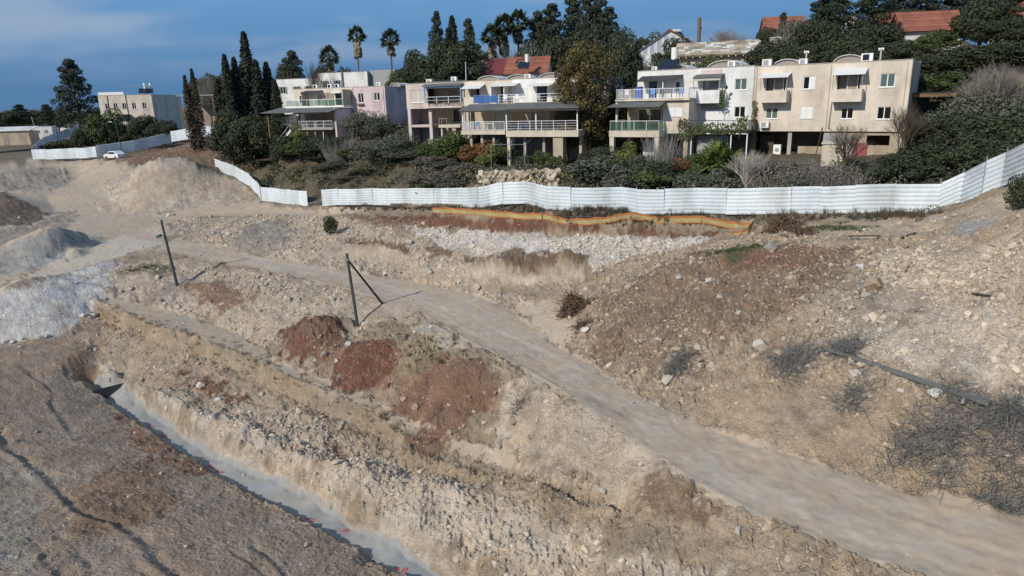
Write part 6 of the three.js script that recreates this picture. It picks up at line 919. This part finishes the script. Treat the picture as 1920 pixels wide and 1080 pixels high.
// far left
plant('pine', 128, 112, 190, 13.5, 'tall ragged pine standing alone against the sky', 'tree');
[[8, 205, 'oak'], [35, 196, 'pine'], [62, 206, 'oak'], [85, 196, 'pine'], [104, 205, 'oak'], [165, 205, 'oak'], [-20, 205, 'oak']].forEach(([x, y, k], i) => plant(k, x, y, 265 + (i % 3) * 12, 11, ['dark round tree at the far picture edge', 'dark pine beside the round tree at the far edge', 'dark round tree between the two far pines', 'dark pine just before the tall ragged pine', 'dark round tree under the tall ragged pine', 'dark round tree before the distant beige house', 'dark round tree cut by the far picture edge'][i], 'tree', 'distant trees'));
plant('fresh', 190, 200, 150, 9.5, 'broad green tree in front of the distant beige house'); plant('oak', 268, 214, 150, 8.5, 'dark round tree under the corner of the distant beige house'); plant('oak', 302, 222, 149, 7, 'dark round tree beside the shaded wall of the distant house'); plant('oak', 158, 232, 152, 7, 'low dark tree behind the far white hoarding'); plant('darkShrub', 112, 262, 158, 9, 'dark sprawling shrub inside the far fence corner', 'shrub'); plant('oak', 225, 232, 151, 6, 'low dark tree behind the street lamp');
plant('brownCypress', 352, 133, 127, 4.2, 'ragged brownish cypress standing before the far hoarding');
plant('oak', 388, 133, 190, 14, 'distant broad tree behind the flat canopy'); plant('bare', 372, 132, 180, 11, 'distant bare tree behind the flat canopy', 'tree');
[[420, 104, 3.6], [438, 110, 3.6], [456, 62, 4.4], [478, 114, 4.0], [498, 118, 3.8], [408, 150, 3.6], [514, 150, 3.2]].forEach(([x, y, w], i) => plant('cypress', x, y, 117 + (i % 3) * 2, w, ['ragged cypress at the outer side of the cypress clump', 'second cypress of the clump from the canopy', 'tallest dark cypress spire in the clump', 'cypress just beside the tallest spire', 'cypress nearest the white terraced house', 'low cypress at the outer foot of the clump', 'low cypress beside the white terraced house'][i], 'cypress', 'cypress clump'));
[['oak', 425, 205, 113, 8], ['oak', 462, 212, 111, 8.5], ['oak', 500, 216, 110, 7.5], ['darkShrub', 535, 262, 104, 6], ['darkShrub', 585, 256, 101, 6.5], ['darkShrub', 622, 252, 99, 5], ['darkShrub', 490, 280, 115, 7], ['lime', 562, 234, 104, 4], ['darkShrub', 540, 248, 105, 6]].forEach(([k, x, y, d, w], i) => plant(k, x, y, d, w, ['dark broad tree under the outer cypresses', 'dark broad tree under the tallest cypress', 'dark broad tree beside the porch of the beige house', 'dark clipped shrub below the porch stair', 'dark dense hedge below the porch deck', 'dark shrub beside the bare sapling', 'dark shrub just above the curved hoarding', 'yellow green creeper bush by the porch stair', 'dark shrub above the clipped hedge'][i], k === 'oak' ? 'tree' : 'shrub'));
[['dryShrub', 525, 318, 111, 7], ['dryShrub', 565, 328, 105, 7], ['dryShrub', 505, 330, 113, 6], ['greyShrub', 610, 330, 99, 6], ['dryShrub', 655, 335, 93, 6], ['thicket', 632, 250, 97, 4.5]].forEach(([k, x, y, d, w], i) => plant(k, x, y, d, w, ['dry brown scrub below the clipped hedge', 'wide dry scrub behind the short hoarding', 'dry scrub behind the curved hoarding end', 'greyish scrub behind the fallen panel', 'dry scrub below the large olive tree', 'bare pale sapling cluster beside the hedge'][i], 'shrub', null, { bark: greyTwig }));
plant('pine', 546, 96, 150, 9, 'dark conifer behind the white terraced house'); plant('oak', 528, 118, 152, 6, 'dark tree beside the conifer behind the terraced house'); plant('bare', 588, 98, 136, 5, 'bare tree in front of the white terraced house', 'tree', null, { bark: barkMat });
palm(617, 106, 143, 'short stout palm behind the white terraced house', 0, 1.3); palm(669, 66, 138, 'tall palm with a double skirt of dead fronds', 0, 1.12, .6); palm(732, 73, 132, 'slender tall palm nearest the dark trees', 1, 1.15, .4);
plant('oak', 600, 118, 150, 5, 'small dark tree beside the stout palm'); plant('oak', 640, 120, 150, 5, 'small dark tree between stout and tall palms'); plant('bare', 655, 118, 146, 5, 'small bare tree between the two palms', 'tree');
[['oak', 772, 92, 122, 6], ['oak', 760, 122, 118, 7], ['oak', 795, 98, 117, 6], ['fresh', 745, 135, 117, 6]].forEach(([k, x, y, d, w], i) => plant(k, x, y, d, w, ['dark tree with thin top behind the pink loggia house', 'low dark tree behind the pink house roof', 'dark tree at the foot of the ragged dark conifer', 'low green tree beside the mauve side wall'][i]));
[[818, 22, 4.4], [847, 32, 3.8], [878, 36, 5.4]].forEach(([x, y, w], i) => plant(i === 1 ? 'cypress' : 'pine', x, y, 116, w, ['ragged dark conifer top above the cream house', 'columnar dark conifer in the middle of three above the cream house', 'bushy dark conifer beside the palm clump'][i], 'conifer', 'conifers above the cream house'));
[['oak', 822, 72, 114, 8], ['oak', 862, 74, 113, 9], ['oak', 902, 88, 127, 7], ['oak', 838, 105, 112, 6]].forEach(([k, x, y, d, w], i) => plant(k, x, y, d, w, ['dark broad tree under the ragged conifer top', 'dark broad tree under the columnar conifer', 'dark broad tree under the palm clump', 'dark broad tree just behind the cream house roof'][i]));
palm(922, 68, 122, 'lowest palm of the palm clump', 0, 1.25); palm(944, 50, 123, 'middle palm of the palm clump', 0, 1.3); palm(971, 42, 124, 'highest palm of the palm clump', 1, 1.35); plant('thicket', 972, 78, 117, 9, 'pale bare thicket in front of the palm clump', 'shrub', null, { bark: greyTwig }); plant('greyShrub', 985, 86, 116, 8, 'grey leafed shrub under the highest palm', 'shrub');
[['pine', 1008, 22, 126, 8], ['pine', 1035, 8, 124, 9], ['pine', 1075, -8, 125, 9.5], ['pine', 1112, -22, 122, 9.5], ['pine', 1142, 14, 119, 8], ['oak', 1000, 70, 121, 8], ['oak', 1050, 60, 120, 9], ['oak', 1100, 52, 116, 9], ['oak', 1160, 50, 116, 7], ['oak', 1130, 70, 112, 8]].forEach(([k, x, y, d, w], i) => plant(k, x, y, d, w, ['pine nearest the palms in the tall pine group', 'second pine of the tall group above the red roof', 'middle pine of the tall group', 'highest pine of the tall group', 'pine at the far side of the tall group', 'dark tree below the pine nearest the palms', 'dark tree behind the orange tiled roof end', 'dark tree below the highest pine', 'dark tree before the gabled white house', 'dark tree behind the autumn tree'][i]));
plant('autumn', 1100, 82, 75, 8.2, 'large brown and yellow autumn tree between the two house rows'); plant('autumn', 1064, 125, 76, 5, 'smaller brown autumn tree covering the cream house end'); plant('oak', 1168, 62, 84, 5.5, 'dark upright tree behind the white terrace house'); plant('oak', 1140, 110, 80, 5, 'dark tree close behind the autumn tree');
plant('fresh', 1222, 58, 128, 7, 'green tree beside the drum water heater house'); plant('oak', 1205, 66, 126, 5, 'dark tree before the solar panels of the gabled house'); plant('oak', 1264, 70, 104, 7, 'dense dark tree in front of the gabled house'); plant('olive', 1222, 112, 95, 6, 'grey green tree above the white terrace roof'); plant('fresh', 1330, 104, 86, 5, 'green hedge tree under the derelict house'); plant('fresh', 1298, 108, 86, 4.5, 'green hedge tree behind the solar heater'); plant('fresh', 1352, 110, 85, 4, 'green hedge tree beside the arched skylight');
plant('bare', 1350, 40, 140, 12, 'wide bare tree on the skyline behind the derelict house', 'tree'); plant('bare', 1378, 52, 138, 9, 'bare tree beside the wide one on the skyline', 'tree');
{ const b = at(1311, 66, 128), o = thing('dead_trunk', 'bare dead palm trunk rising against the sky', 'tree trunk', V3(b.x, level(b.x, b.z), b.z)); mesh('trunk', [rod(V3(0, 0, 0), V3(-.1, at(1311, 34, 128).y - o.position.y, 0), .42, .34, 9)], palmBark, o); mesh('stub', [rod(V3(0, at(1311, 60, 128).y - o.position.y, 0), V3(.5, at(1311, 50, 128).y - o.position.y, 0), .12, .08)], palmBark, o); }
[['oak', 1442, 72, 88, 6], ['pine', 1470, 24, 122, 4], ['oak', 1440, 45, 125, 5], ['bare', 1500, 14, 112, 9], ['olive', 1498, 40, 108, 7], ['oak', 1480, 85, 86, 5], ['oak', 1512, 78, 84, 6], ['pine', 1545, -8, 105, 8], ['oak', 1530, 30, 100, 7], ['pine', 1580, -25, 112, 9], ['oak', 1565, 58, 84, 7], ['oak', 1608, 66, 80, 7], ['pine', 1640, -40, 110, 10], ['oak', 1640, 40, 92, 8], ['pine', 1690, -40, 135, 12], ['pine', 1745, -45, 138, 12], ['pine', 1800, -40, 136, 12], ['pine', 1855, -40, 95, 8], ['oak', 1848, -5, 92, 7.5], ['pine', 1905, -45, 120, 10], ['fresh', 1730, 62, 92, 5], ['fresh', 1765, 55, 96, 6.5], ['oak', 1680, 74, 86, 6]].forEach(([k, x, y, d, w], i) => plant(k, x, y, d, w, ['dark round tree beside the derelict house', 'small dark conifer on the skyline', 'dark tree below the small skyline conifer', 'bare tree in front of the small red roof', 'grey green tree below the bare skyline tree', 'dark tree behind the white middle house roof', 'dark tree behind the beige roof beginning', 'tall dark pine beside the pale blank building', 'dark tree below the tall pine by the pale building', 'tall dark pine above the pale building', 'dark tree behind the first beige arched skylight', 'dark tree behind the second beige arched skylight', 'tall dark pine just before the red roofs', 'dark tree at the outer end of the red roofs', 'tall pine behind the smaller red roof', 'tall pine behind the red roof ridges', 'tall pine behind the larger red roof', 'dark pine in front of the larger red roof end', 'dark tree below the pine by the larger red roof', 'tall pine at the upper picture corner', 'green tree under the smaller red roof', 'green tree covering the larger white house wall', 'dark tree behind the beige house corner'][i]));
// hillside on the right
[['oak', 1735, 100, 74, 7], ['oak', 1790, 85, 76, 8], ['oak', 1845, 85, 74, 8], ['oak', 1905, 70, 72, 8], ['fresh', 1765, 130, 68, 6], ['oak', 1830, 135, 66, 7], ['bare', 1862, 112, 58, 7], ['bare', 1905, 92, 56, 7.5], ['olive', 1800, 178, 58, 5.5], ['olive', 1850, 165, 57, 6], ['olive', 1905, 180, 54, 6], ['oak', 1770, 210, 57, 5.5], ['oak', 1828, 205, 54, 6], ['oak', 1885, 215, 50, 6], ['darkShrub', 1735, 262, 56, 4.5], ['darkShrub', 1780, 258, 53, 4.5], ['darkShrub', 1690, 285, 55, 4.4], ['darkShrub', 1655, 302, 54, 3.6], ['darkShrub', 1720, 290, 52, 4], ['darkShrub', 1840, 262, 49, 4], ['bare', 1755, 205, 60, 4.5], ['darkShrub', 1935, 250, 44, 4.5]].forEach(([k, x, y, d, w], i) => plant(k, x, y, d, w, ['dark tree directly behind the beige house end', 'dark broad tree above the timber canopy', 'dark broad tree on the hillside under the red roofs', 'dark broad tree at the hillside picture edge', 'green tree just above the timber canopy', 'dark tree behind the grey bare trees', 'grey bare tree on the hillside', 'grey bare tree by the hillside picture edge', 'greyish tree below the timber canopy', 'greyish tree under the grey bare tree', 'greyish tree at the hillside edge', 'dark tree beside the end of the timber canopy', 'dark dense tree in the middle of the hillside thicket', 'dark dense tree above the climbing hoarding', 'dark shrub behind the beige house end', 'dark shrub behind the hoarding corner', 'dark shrub beside the red gate', 'low dark shrub behind the straight hoarding end', 'dark shrub just behind the hoarding bend', 'dark shrub behind the climbing hoarding', 'small bare tree beside the timber canopy', 'dark shrub behind the upper end of the climbing hoarding'][i], /Shrub/.test(k) ? 'shrub' : 'tree', null, { bark: k === 'bare' ? greyBark : undefined }));
plant('darkShrub', 1922, 318, 37.5, 1.6, 'dark shrub in front of the climbing hoarding at the picture edge', 'shrub');
// gardens between fence and houses
[['bare', 1695, 180, 55.5, 5.6], ['bare', 1600, 222, 55.5, 4.6], ['bare', 1408, 268, 57, 4.6]].forEach(([k, x, y, d, w], i) => plant(k, x, y, d, w, ['dark spreading bare tree against the beige house corner', 'low bare tree beside the garden shed', 'pale bare tree just behind the straight hoarding'][i], 'tree', null, { bark: [barkMat, barkMat, paleBark][i] }));
[['olive', 738, 250, 88, 7.6], ['olive', 700, 258, 92, 7], ['olive', 758, 275, 87, 7], ['olive', 672, 206, 102, 6], ['olive', 705, 210, 101, 5], ['fresh', 852, 246, 82, 6], ['rust', 882, 262, 80, 4], ['rust', 908, 252, 80, 3.4], ['lime', 912, 275, 78, 3.4], ['fresh', 945, 264, 79, 4], ['shrub', 985, 284, 78, 2.6], ['shrub', 1018, 276, 77, 2.6], ['shrub', 1045, 284, 76, 2], ['lime', 1182, 268, 67, 3.4], ['greyShrub', 1118, 290, 65, 6.5], ['oak', 1128, 272, 69, 5], ['greyShrub', 1165, 306, 62, 4], ['shrub', 1218, 312, 62, 4.5], ['rust', 1275, 288, 64, 3], ['shrub', 1300, 310, 61, 3.6], ['darkShrub', 1245, 300, 63, 4], ['lime', 1345, 262, 64, 3.0], ['shrub', 1330, 290, 62, 3.4], ['darkShrub', 1365, 296, 61, 3.6], ['greyShrub', 1300, 320, 59, 4], ['greyShrub', 1355, 318, 58, 4]].forEach(([k, x, y, d, w], i) => plant(k, x, y, d, w, ['largest dark olive tree behind the long hoarding', 'olive tree behind the largest one', 'low olive tree against the hoarding', 'dark olive tree against the pink house wall', 'olive tree at the corner of the pink house', 'green tree below the pink loggia house', 'rusty red shrub below the cream house', 'orange shrub beside the barred deck', 'yellow shrub below the orange one', 'bright green tree in front of the larger deck', 'small green tree beside the pergola post', 'small green tree in the middle of the paved yard', 'small green tree beside the stone pier', 'yellow green shrub below the glass railing porch', 'broad grey shrub beside the stone wall end', 'dark tree beside the autumn tree foot', 'grey shrub just behind the hoarding middle', 'green shrubs below the white terrace house', 'rusty shrub beside the thin bare sapling', 'green shrub below the vine deck', 'dark shrub below the terracotta pot', 'yellow green leafy bush under the vine deck', 'green shrub beside the spiky plant', 'dark shrub below the spiky plant', 'grey scrub behind the hoarding below the vine deck', 'grey scrub beside the pale bare tree'][i], /olive|oak|fresh/.test(k) ? 'tree' : 'shrub'));
[['dryShrub', 830, 320, 76, 6], ['dryShrub', 790, 325, 79, 6], ['dryShrub', 870, 305, 76, 5], ['greyShrub', 850, 330, 74, 4], ['dryShrub', 1450, 300, 57, 5], ['dryShrub', 1500, 305, 56, 5], ['dryShrub', 1550, 310, 55, 5], ['dryShrub', 1590, 318, 54, 4], ['thicket', 1520, 300, 55, 5], ['thicket', 1470, 308, 56, 5], ['greyShrub', 1490, 330, 54, 3.5], ['thicket', 1565, 305, 54, 4.5], ['thicket', 1242, 236, 66, 3.2], ['dryShrub', 815, 290, 82, 6]].forEach(([k, x, y, d, w], i) => plant(k, x, y, d, w, ['dry brown scrub above the long hoarding middle', 'dry scrub beside the low olive tree', 'dry scrub under the rusty shrub', 'grey scrub at the outer end of the stone wall', 'dry brown scrub beside the pale bare tree', 'dry brown scrub below the undercroft pillar', 'dry scrub below the garden shed', 'dry scrub between shed and hoarding', 'bare brown thicket below the undercroft', 'bare brown thicket beside the pale bare tree', 'grey scrub against the hoarding below the shed', 'bare brown thicket below the garden shed', 'thin bare saplings beside the beige porch wall', 'dry scrub under the pillars of the pink house'][i], 'shrub', null, { bark: greyTwig }));
{ // spiky cycad clump
  const p = at(1350, 300, 62), o = thing('spiky_plant', 'bright spiky palm like plant below the vine deck', 'plant', V3(p.x, level(p.x, p.z), p.z)); const q = mesh('fronds', palms[1].crown, std(1.9, 1.9, 1.2, { vertexColors: true, roughness: .7 }), o); q.position.y = 1.3; q.scale.setScalar(1.25); mesh('stem', [rod(V3(0, -.1, 0), V3(0, 1.3, 0), .16, .13)], palmBark, o);
}
{ // vines on the deck railing and the white wall
  const vine = (u0, u1, y0, y1, w, n, label, seed, cols = G3.fresh) => { const lv = new Leaves(seed), r = lv.r; for (let i = 0; i < n; i++) { const t = r(), y = mix(y0, y1, r()); lv.leaf(mix(u0, u1, t) + .2 * vn(y * 2, seed), y + .25 * vn(t * 9, seed + 3), w + (r() - .3) * .3, 0, .2, 1, .22, .14, cols[Math.floor(r() * cols.length)]); } const [x, z, a] = FR.R, o = thing('climbing_vine', label, 'vine', V3(x, 0, z), -a * Math.PI / 180); mesh('foliage', lv.geo(), leafMat, o); mesh('stem', [rod(V3(u0 + .1, y0 - .6, w), V3((u0 + u1) / 2, y1, w), .03, .015)], barkMat, o); };
  vine(-18.9, -14.0, 12.1, 13.1, 2.95, 520, 'leafy vine trailing over the dark deck railing', 5); vine(-13.9, -12.9, 12.3, 13.7, 2.95, 240, 'leafy vine at the end post of the dark deck', 6); vine(-16.5, -15.9, 14.6, 16.6, 1.0, 150, 'green vine hanging from the white solid balcony', 7); vine(-13.3, -12.9, 10.3, 15.2, .25, 260, 'thin vine climbing the joint between white and beige houses', 8, G3.dry.concat(G3.lime)); vine(-20, -18.8, 11.6, 13.6, 3.2, 240, 'sparse vine on the beige porch corner', 9, G3.dry.concat(G3.fresh));
}
// shrub and roots on the site
{ const p = lie(618, 447); plant('darkShrub', 618, 405, p.clone().sub(camera.position).dot(fwd), 1.9, 'lone dark bush on the rubble bank above the road', 'shrub'); }
function roots(px, py, w, h, n, label, seed, mt, name = 'root_pile') { const p = lie(px, py), o = thing(name, label, name === 'root_pile' ? 'roots' : 'brush', p), r = rng(seed), g = [], g2 = []; for (let k = 0; k < n; k++) { const ks = Math.floor(r() * 7), a = r() * 6.28, cq = w * .33 * Math.abs(hsh(ks, seed)), ca = hsh(ks + 9, seed) * 3.14, q0 = w * .24 * Math.sqrt(r()), q = Math.min(w * .52, Math.hypot(cq * Math.cos(ca) + q0 * Math.cos(a), cq * Math.sin(ca) + q0 * Math.sin(a))), bxx = (cq * Math.cos(ca) + q0 * Math.cos(a)), bz = (cq * Math.sin(ca) + q0 * Math.sin(a)) * .75, gy = level(p.x + bxx, p.z + bz) - p.y, y = gy + h * r() * (1 - q / (w * .55)), b = V3(bxx, y, bz), d = V3(r() - .5, (r() - .35) * .7, r() - .5).normalize(), l = (name === 'root_pile' ? .35 : .5) * (.6 + r()), m = b.clone().addScaledVector(d, l), e = m.clone().addScaledVector(d.add(V3(r() - .5, r() - .6, r() - .5)).normalize(), l * .7), rr = name === 'root_pile' ? .02 + .05 * r() * r() : .007 + .009 * r(); (k % 2 ? g : g2).push(rod(b, m, rr, rr * .7, name === 'root_pile' ? 5 : 3), rod(m, e, rr * .7, rr * .25, name === 'root_pile' ? 5 : 3)); } mesh(name === 'root_pile' ? 'roots' : 'twigs', g, mt[0], o); mesh(name === 'root_pile' ? 'roots' : 'twigs', g2, mt[1], o); return o; }
const rootMat = [std(.105, .065, .042, { roughness: .95 }), std(.17, .115, .075, { roughness: .95 })], twigMat = [darkTwig, greyTwig];
roots(1462, 432, 3.4, 1.1, 300, 'large heap of torn brown roots at the end of the orange netting', 61, rootMat); roots(1500, 440, 2.6, .6, 130, 'low spread of torn roots beside the large root heap', 62, rootMat); roots(1070, 584, 2.5, 1.3, 420, 'upturned brown root stump at the road bend', 63, rootMat); roots(1090, 620, 1.6, .3, 60, 'scattered root pieces below the upturned stump', 64, rootMat);
[[1272, 685, 2.2, .35, 280], [1480, 690, 3.6, .3, 420], [1592, 660, 2.0, .35, 260], [1600, 748, 2.4, .2, 160], [1770, 840, 4.2, .55, 700], [1885, 790, 2.6, .7, 500], [1900, 880, 3.0, .6, 480], [1690, 850, 2.6, .25, 200]].forEach(([x, y, w, h, n], i) => roots(x, y, w, h * .85, n * 1.6, ['dry grey brush around the concrete ring lump above the road', 'long dry grey brush spread beside the fallen pole tip', 'dry grey brush heap behind the fallen pole tip', 'thin dry brush below the fallen pole', 'largest dry brush heap below the fallen pole butt', 'dry brush heap at the fallen pole butt', 'dry brush heap at the picture edge above the road', 'thin dry brush low on the tan bank'][i], 70 + i, twigMat, 'brush_pile'));
roots(968, 770, 1.5, .4, 70, 'dark tangled cut branches on the pale gravel below the road', 90, [darkTwig, rootMat[0]], 'brush_pile'); roots(822, 775, 1.3, .3, 40, 'few dark branches at the foot of the brown soil heap', 91, [darkTwig, rootMat[0]], 'brush_pile');
[[1590, 452, 1650, 450, 'dark plank lying on the dry grass near the climbing hoarding'], [1690, 448, 1716, 438, 'short stick lying near the grey sheet of gravel'], [1808, 556, 1858, 560, 'rusty rod lying on the pale stones']].forEach(([a, b, c, d, l]) => { const p = lie(a, b, .08), q = lie(c, d, .08), m = mesh('loose_plank', [bar(V3(0, 0, 0), q.sub(p), .16, .06)], M.darkWood); m.position.copy(p); tag(m, l, 'plank'); });
// dry stone wall above the hoarding: stones one by one
{
  const a = at(898, 351, 71.5), b = at(1052, 349, 66.5), o = thing('stone_wall', 'rough dry stone wall behind the long hoarding', 'wall', a), d = b.clone().sub(a), n = 15, r = rng(66), G = [1, 2, 3, 4].map((i) => rockGeo(70 + i, 16, .85)), mt = [std(.44, .37, .28, { map: plasterTex }), std(.50, .44, .36, { map: plasterTex }), std(.38, .30, .215, { map: plasterTex })];
  for (let row = 0; row < 4; row++) for (let i = 0; i < n; i++) { const t = (i + (row % 2) * .5 + (r() - .5) * .3) / n, m = mesh('stone', G[Math.floor(r() * 4)], mt[Math.floor(r() * 3)], o), s = .62 + .35 * r(); m.position.copy(d).multiplyScalar(t); m.position.y += .05 + row * .43 + (r() - .5) * .12; m.position.z -= row * .22; m.rotation.set(r(), r() * 6, r()); m.scale.set(s * 1.15, s, s); }
}
// dry weeds along the fence foot and on the lip above the trench
{
  const tuft = (seed, n, h, col) => { const lv = new Leaves(seed), r = lv.r; for (let i = 0; i < n; i++) { const a = r() * 6.28, q = .12 * r(), b = V3(Math.cos(a) * q, 0, Math.sin(a) * q), t = V3(Math.cos(a) * (q + .2 * r()), h * (.5 + .6 * r()), Math.sin(a) * (q + .2 * r())), s = V3(-Math.sin(a), 0, Math.cos(a)).multiplyScalar(.016); lv.tri(b.clone().add(s), b.clone().sub(s), t, col[i % col.length], .7 + .5 * r()); } return lv.geo(); };
  const r = rng(91), put = (label, col, spots, h, seed) => { const im = new THREE.InstancedMesh(tuft(seed, 16, h, col), leafMat, spots.length), m = new THREE.Matrix4(); spots.forEach((p, i) => { const s = .6 + .9 * r(); m.makeRotationY(r() * 6.28).scale(V3(s, s, s)).setPosition(p.x, p.y - .03, p.z); im.setMatrixAt(i, m); }); im.name = numbered('dry_weeds'); im.castShadow = im.receiveShadow = true; tag(im, label, 'weeds', null, 'stuff'); scene.add(im); };
  const along = (list, n, w) => { const out = []; for (let i = 0; i < n; i++) { const t = r() * (list.length - 1), k = Math.floor(t), a = list[k], b = list[k + 1], f = t - k, p = ground(mix(a[0], b[0], f), mix(a[1], b[1], f)); p.x += (r() - .5) * w; p.z += (r() - .5) * w; p.y = level(p.x, p.z); out.push(p); } return out; };
  put('dark dry weeds along the foot of the white hoarding', [[.10, .085, .06], [.07, .06, .045], [.13, .11, .075]], [...along([[640, 392], [800, 394], [900, 398], [985, 393], [1070, 402], [1200, 406]], 420, 1.2), ...along([[1060, 402], [1200, 406], [1330, 407]], 420, 1.4), ...along([[1330, 408], [1600, 407], [1740, 408]], 260, 1.5)], .45, 3);
  put('straw coloured dry grass on the lip above the trench', G3.straw, [...along([[180, 575], [300, 622], [433, 668], [547, 724], [694, 786], [772, 842], [960, 900], [1120, 950]], 520, 2.2)], .2, 4);
  put('short green weeds on the bank below the root heap', [[.06, .09, .025], [.09, .11, .035]], [...along([[1335, 476], [1380, 470], [1425, 464]], 200, 1.6), ...along([[1530, 430], [1570, 426], [1620, 430]], 170, 1.6), ...along([[235, 512], [280, 502], [320, 505]], 120, 1.6), ...along([[700, 625], [780, 660], [840, 655]], 110, 2.5)], .16, 5);
}

// undergrowth on the slopes behind the fence
{
  const clump = (seed, cols, n, w, h, len) => { const lv = new Leaves(seed); lv.blob(0, h * .4, 0, w * .5, h * .55, w * .5, n, len, cols); return lv.geo(); };
  const rr = rng(123), gardens = [], m = new THREE.Matrix4(), poly = Z[0].poly, A = [], B = [], C = [];
  for (let i = 0; i < 5600; i++) { const x = -60 + rr() * 125, z = -125 + rr() * 90; if (sdf(poly, x, z) < .9) continue; const n = fbm(x * .18, z * .18, 3) + (rr() - .5) * .5; let inside = false; for (const [k, u0, u1, w0, w1] of [['R', -27.5, .8, -9.5, 4.9], ['M', -22.3, 4.8, -9.5, 6.6], ['L', -19, .5, -10.5, 6.5]]) { const [fx, fz, a] = FR[k], t = a * Math.PI / 180, dx = x - fx, dz = z - fz, u = dx * Math.cos(t) + dz * Math.sin(t), w = -dx * Math.sin(t) + dz * Math.cos(t); if (u > u0 && u < u1 && w > w0 && w < w1) inside = true; } if (inside) continue; (n > .24 ? A : n > -.1 ? B : C).push([x, level(x, z), z]); }
  for (const [list, g, label] of [[A, clump(1, G3.oak, 90, 1.3, .8, .2), 'low dark green undergrowth on the slopes behind the hoarding'], [B, clump(2, G3.dry.concat(G3.olive), 80, 1.2, .6, .17), 'dry grey brown undergrowth on the slopes behind the hoarding'], [C, clump(3, G3.fresh.concat(G3.lime, G3.dry), 80, 1.1, .55, .17), 'mixed green undergrowth on the slopes behind the hoarding']]) { const im = new THREE.InstancedMesh(g, leafMat, list.length); list.forEach(([x, y, z], i) => { const s = .75 + 1.5 * rr(); m.makeRotationY(rr() * 6.28).scale(V3(s, s * (.7 + .6 * rr()), s)).setPosition(x, y - .05, z); im.setMatrixAt(i, m); }); im.name = numbered('undergrowth'); im.castShadow = im.receiveShadow = true; tag(im, label, 'undergrowth', null, 'stuff'); scene.add(im); }
}

[['darkShrub', 500, 298, 113, 7], ['darkShrub', 540, 296, 109, 7], ['greyShrub', 575, 304, 104, 6], ['darkShrub', 605, 292, 101, 6.5], ['greyShrub', 635, 300, 97, 6], ['dryShrub', 668, 318, 93, 5], ['darkShrub', 690, 316, 91, 5], ['darkShrub', 805, 296, 83, 6], ['greyShrub', 832, 300, 80, 5.5], ['shrub', 800, 330, 78, 4.5], ['darkShrub', 870, 325, 75, 4]].forEach(([k, x, y, d, w], i) => plant(k, x, y, d, w, ['dark shrub above the curved hoarding end', 'dark shrub above the short hoarding', 'greyish shrub above the end of the short hoarding', 'dark shrub above the fallen panel', 'greyish shrub above the start of the long hoarding', 'dry shrub just before the largest olive', 'dark shrub at the foot of the olive trees', 'dark shrub between olive tree and pink house pillars', 'greyish shrub below the green tree of the pink house', 'green shrub close to the long hoarding below the pink house', 'dark shrub at the outer end of the dry stone wall'][i], 'shrub'));

[['pine', 1888, -45, 98, 8.5], ['oak', 1880, 30, 90, 7], ['oak', 1925, 30, 88, 6.5], ['fresh', 560, 262, 103, 6], ['fresh', 655, 272, 97, 5], ['fresh', 812, 262, 84, 5], ['olive', 1200, 290, 66, 4], ['fresh', 1150, 290, 66, 4.5], ['fresh', 1320, 280, 64, 4]].forEach(([k, x, y, d, w], i) => plant(k, x, y, d, w, ['dark pine before the red roof at the picture edge', 'dark broad tree under the edge pine', 'dark broad tree at the upper picture edge', 'green bush tree below the porch stair', 'green bush tree beside the bare saplings', 'green bush tree between olive and pink pillars', 'grey green bush below the glass railing', 'green bush beside the broad grey shrub', 'green bush tree beside the vine deck post'][i]));
renderer.render(scene, camera);
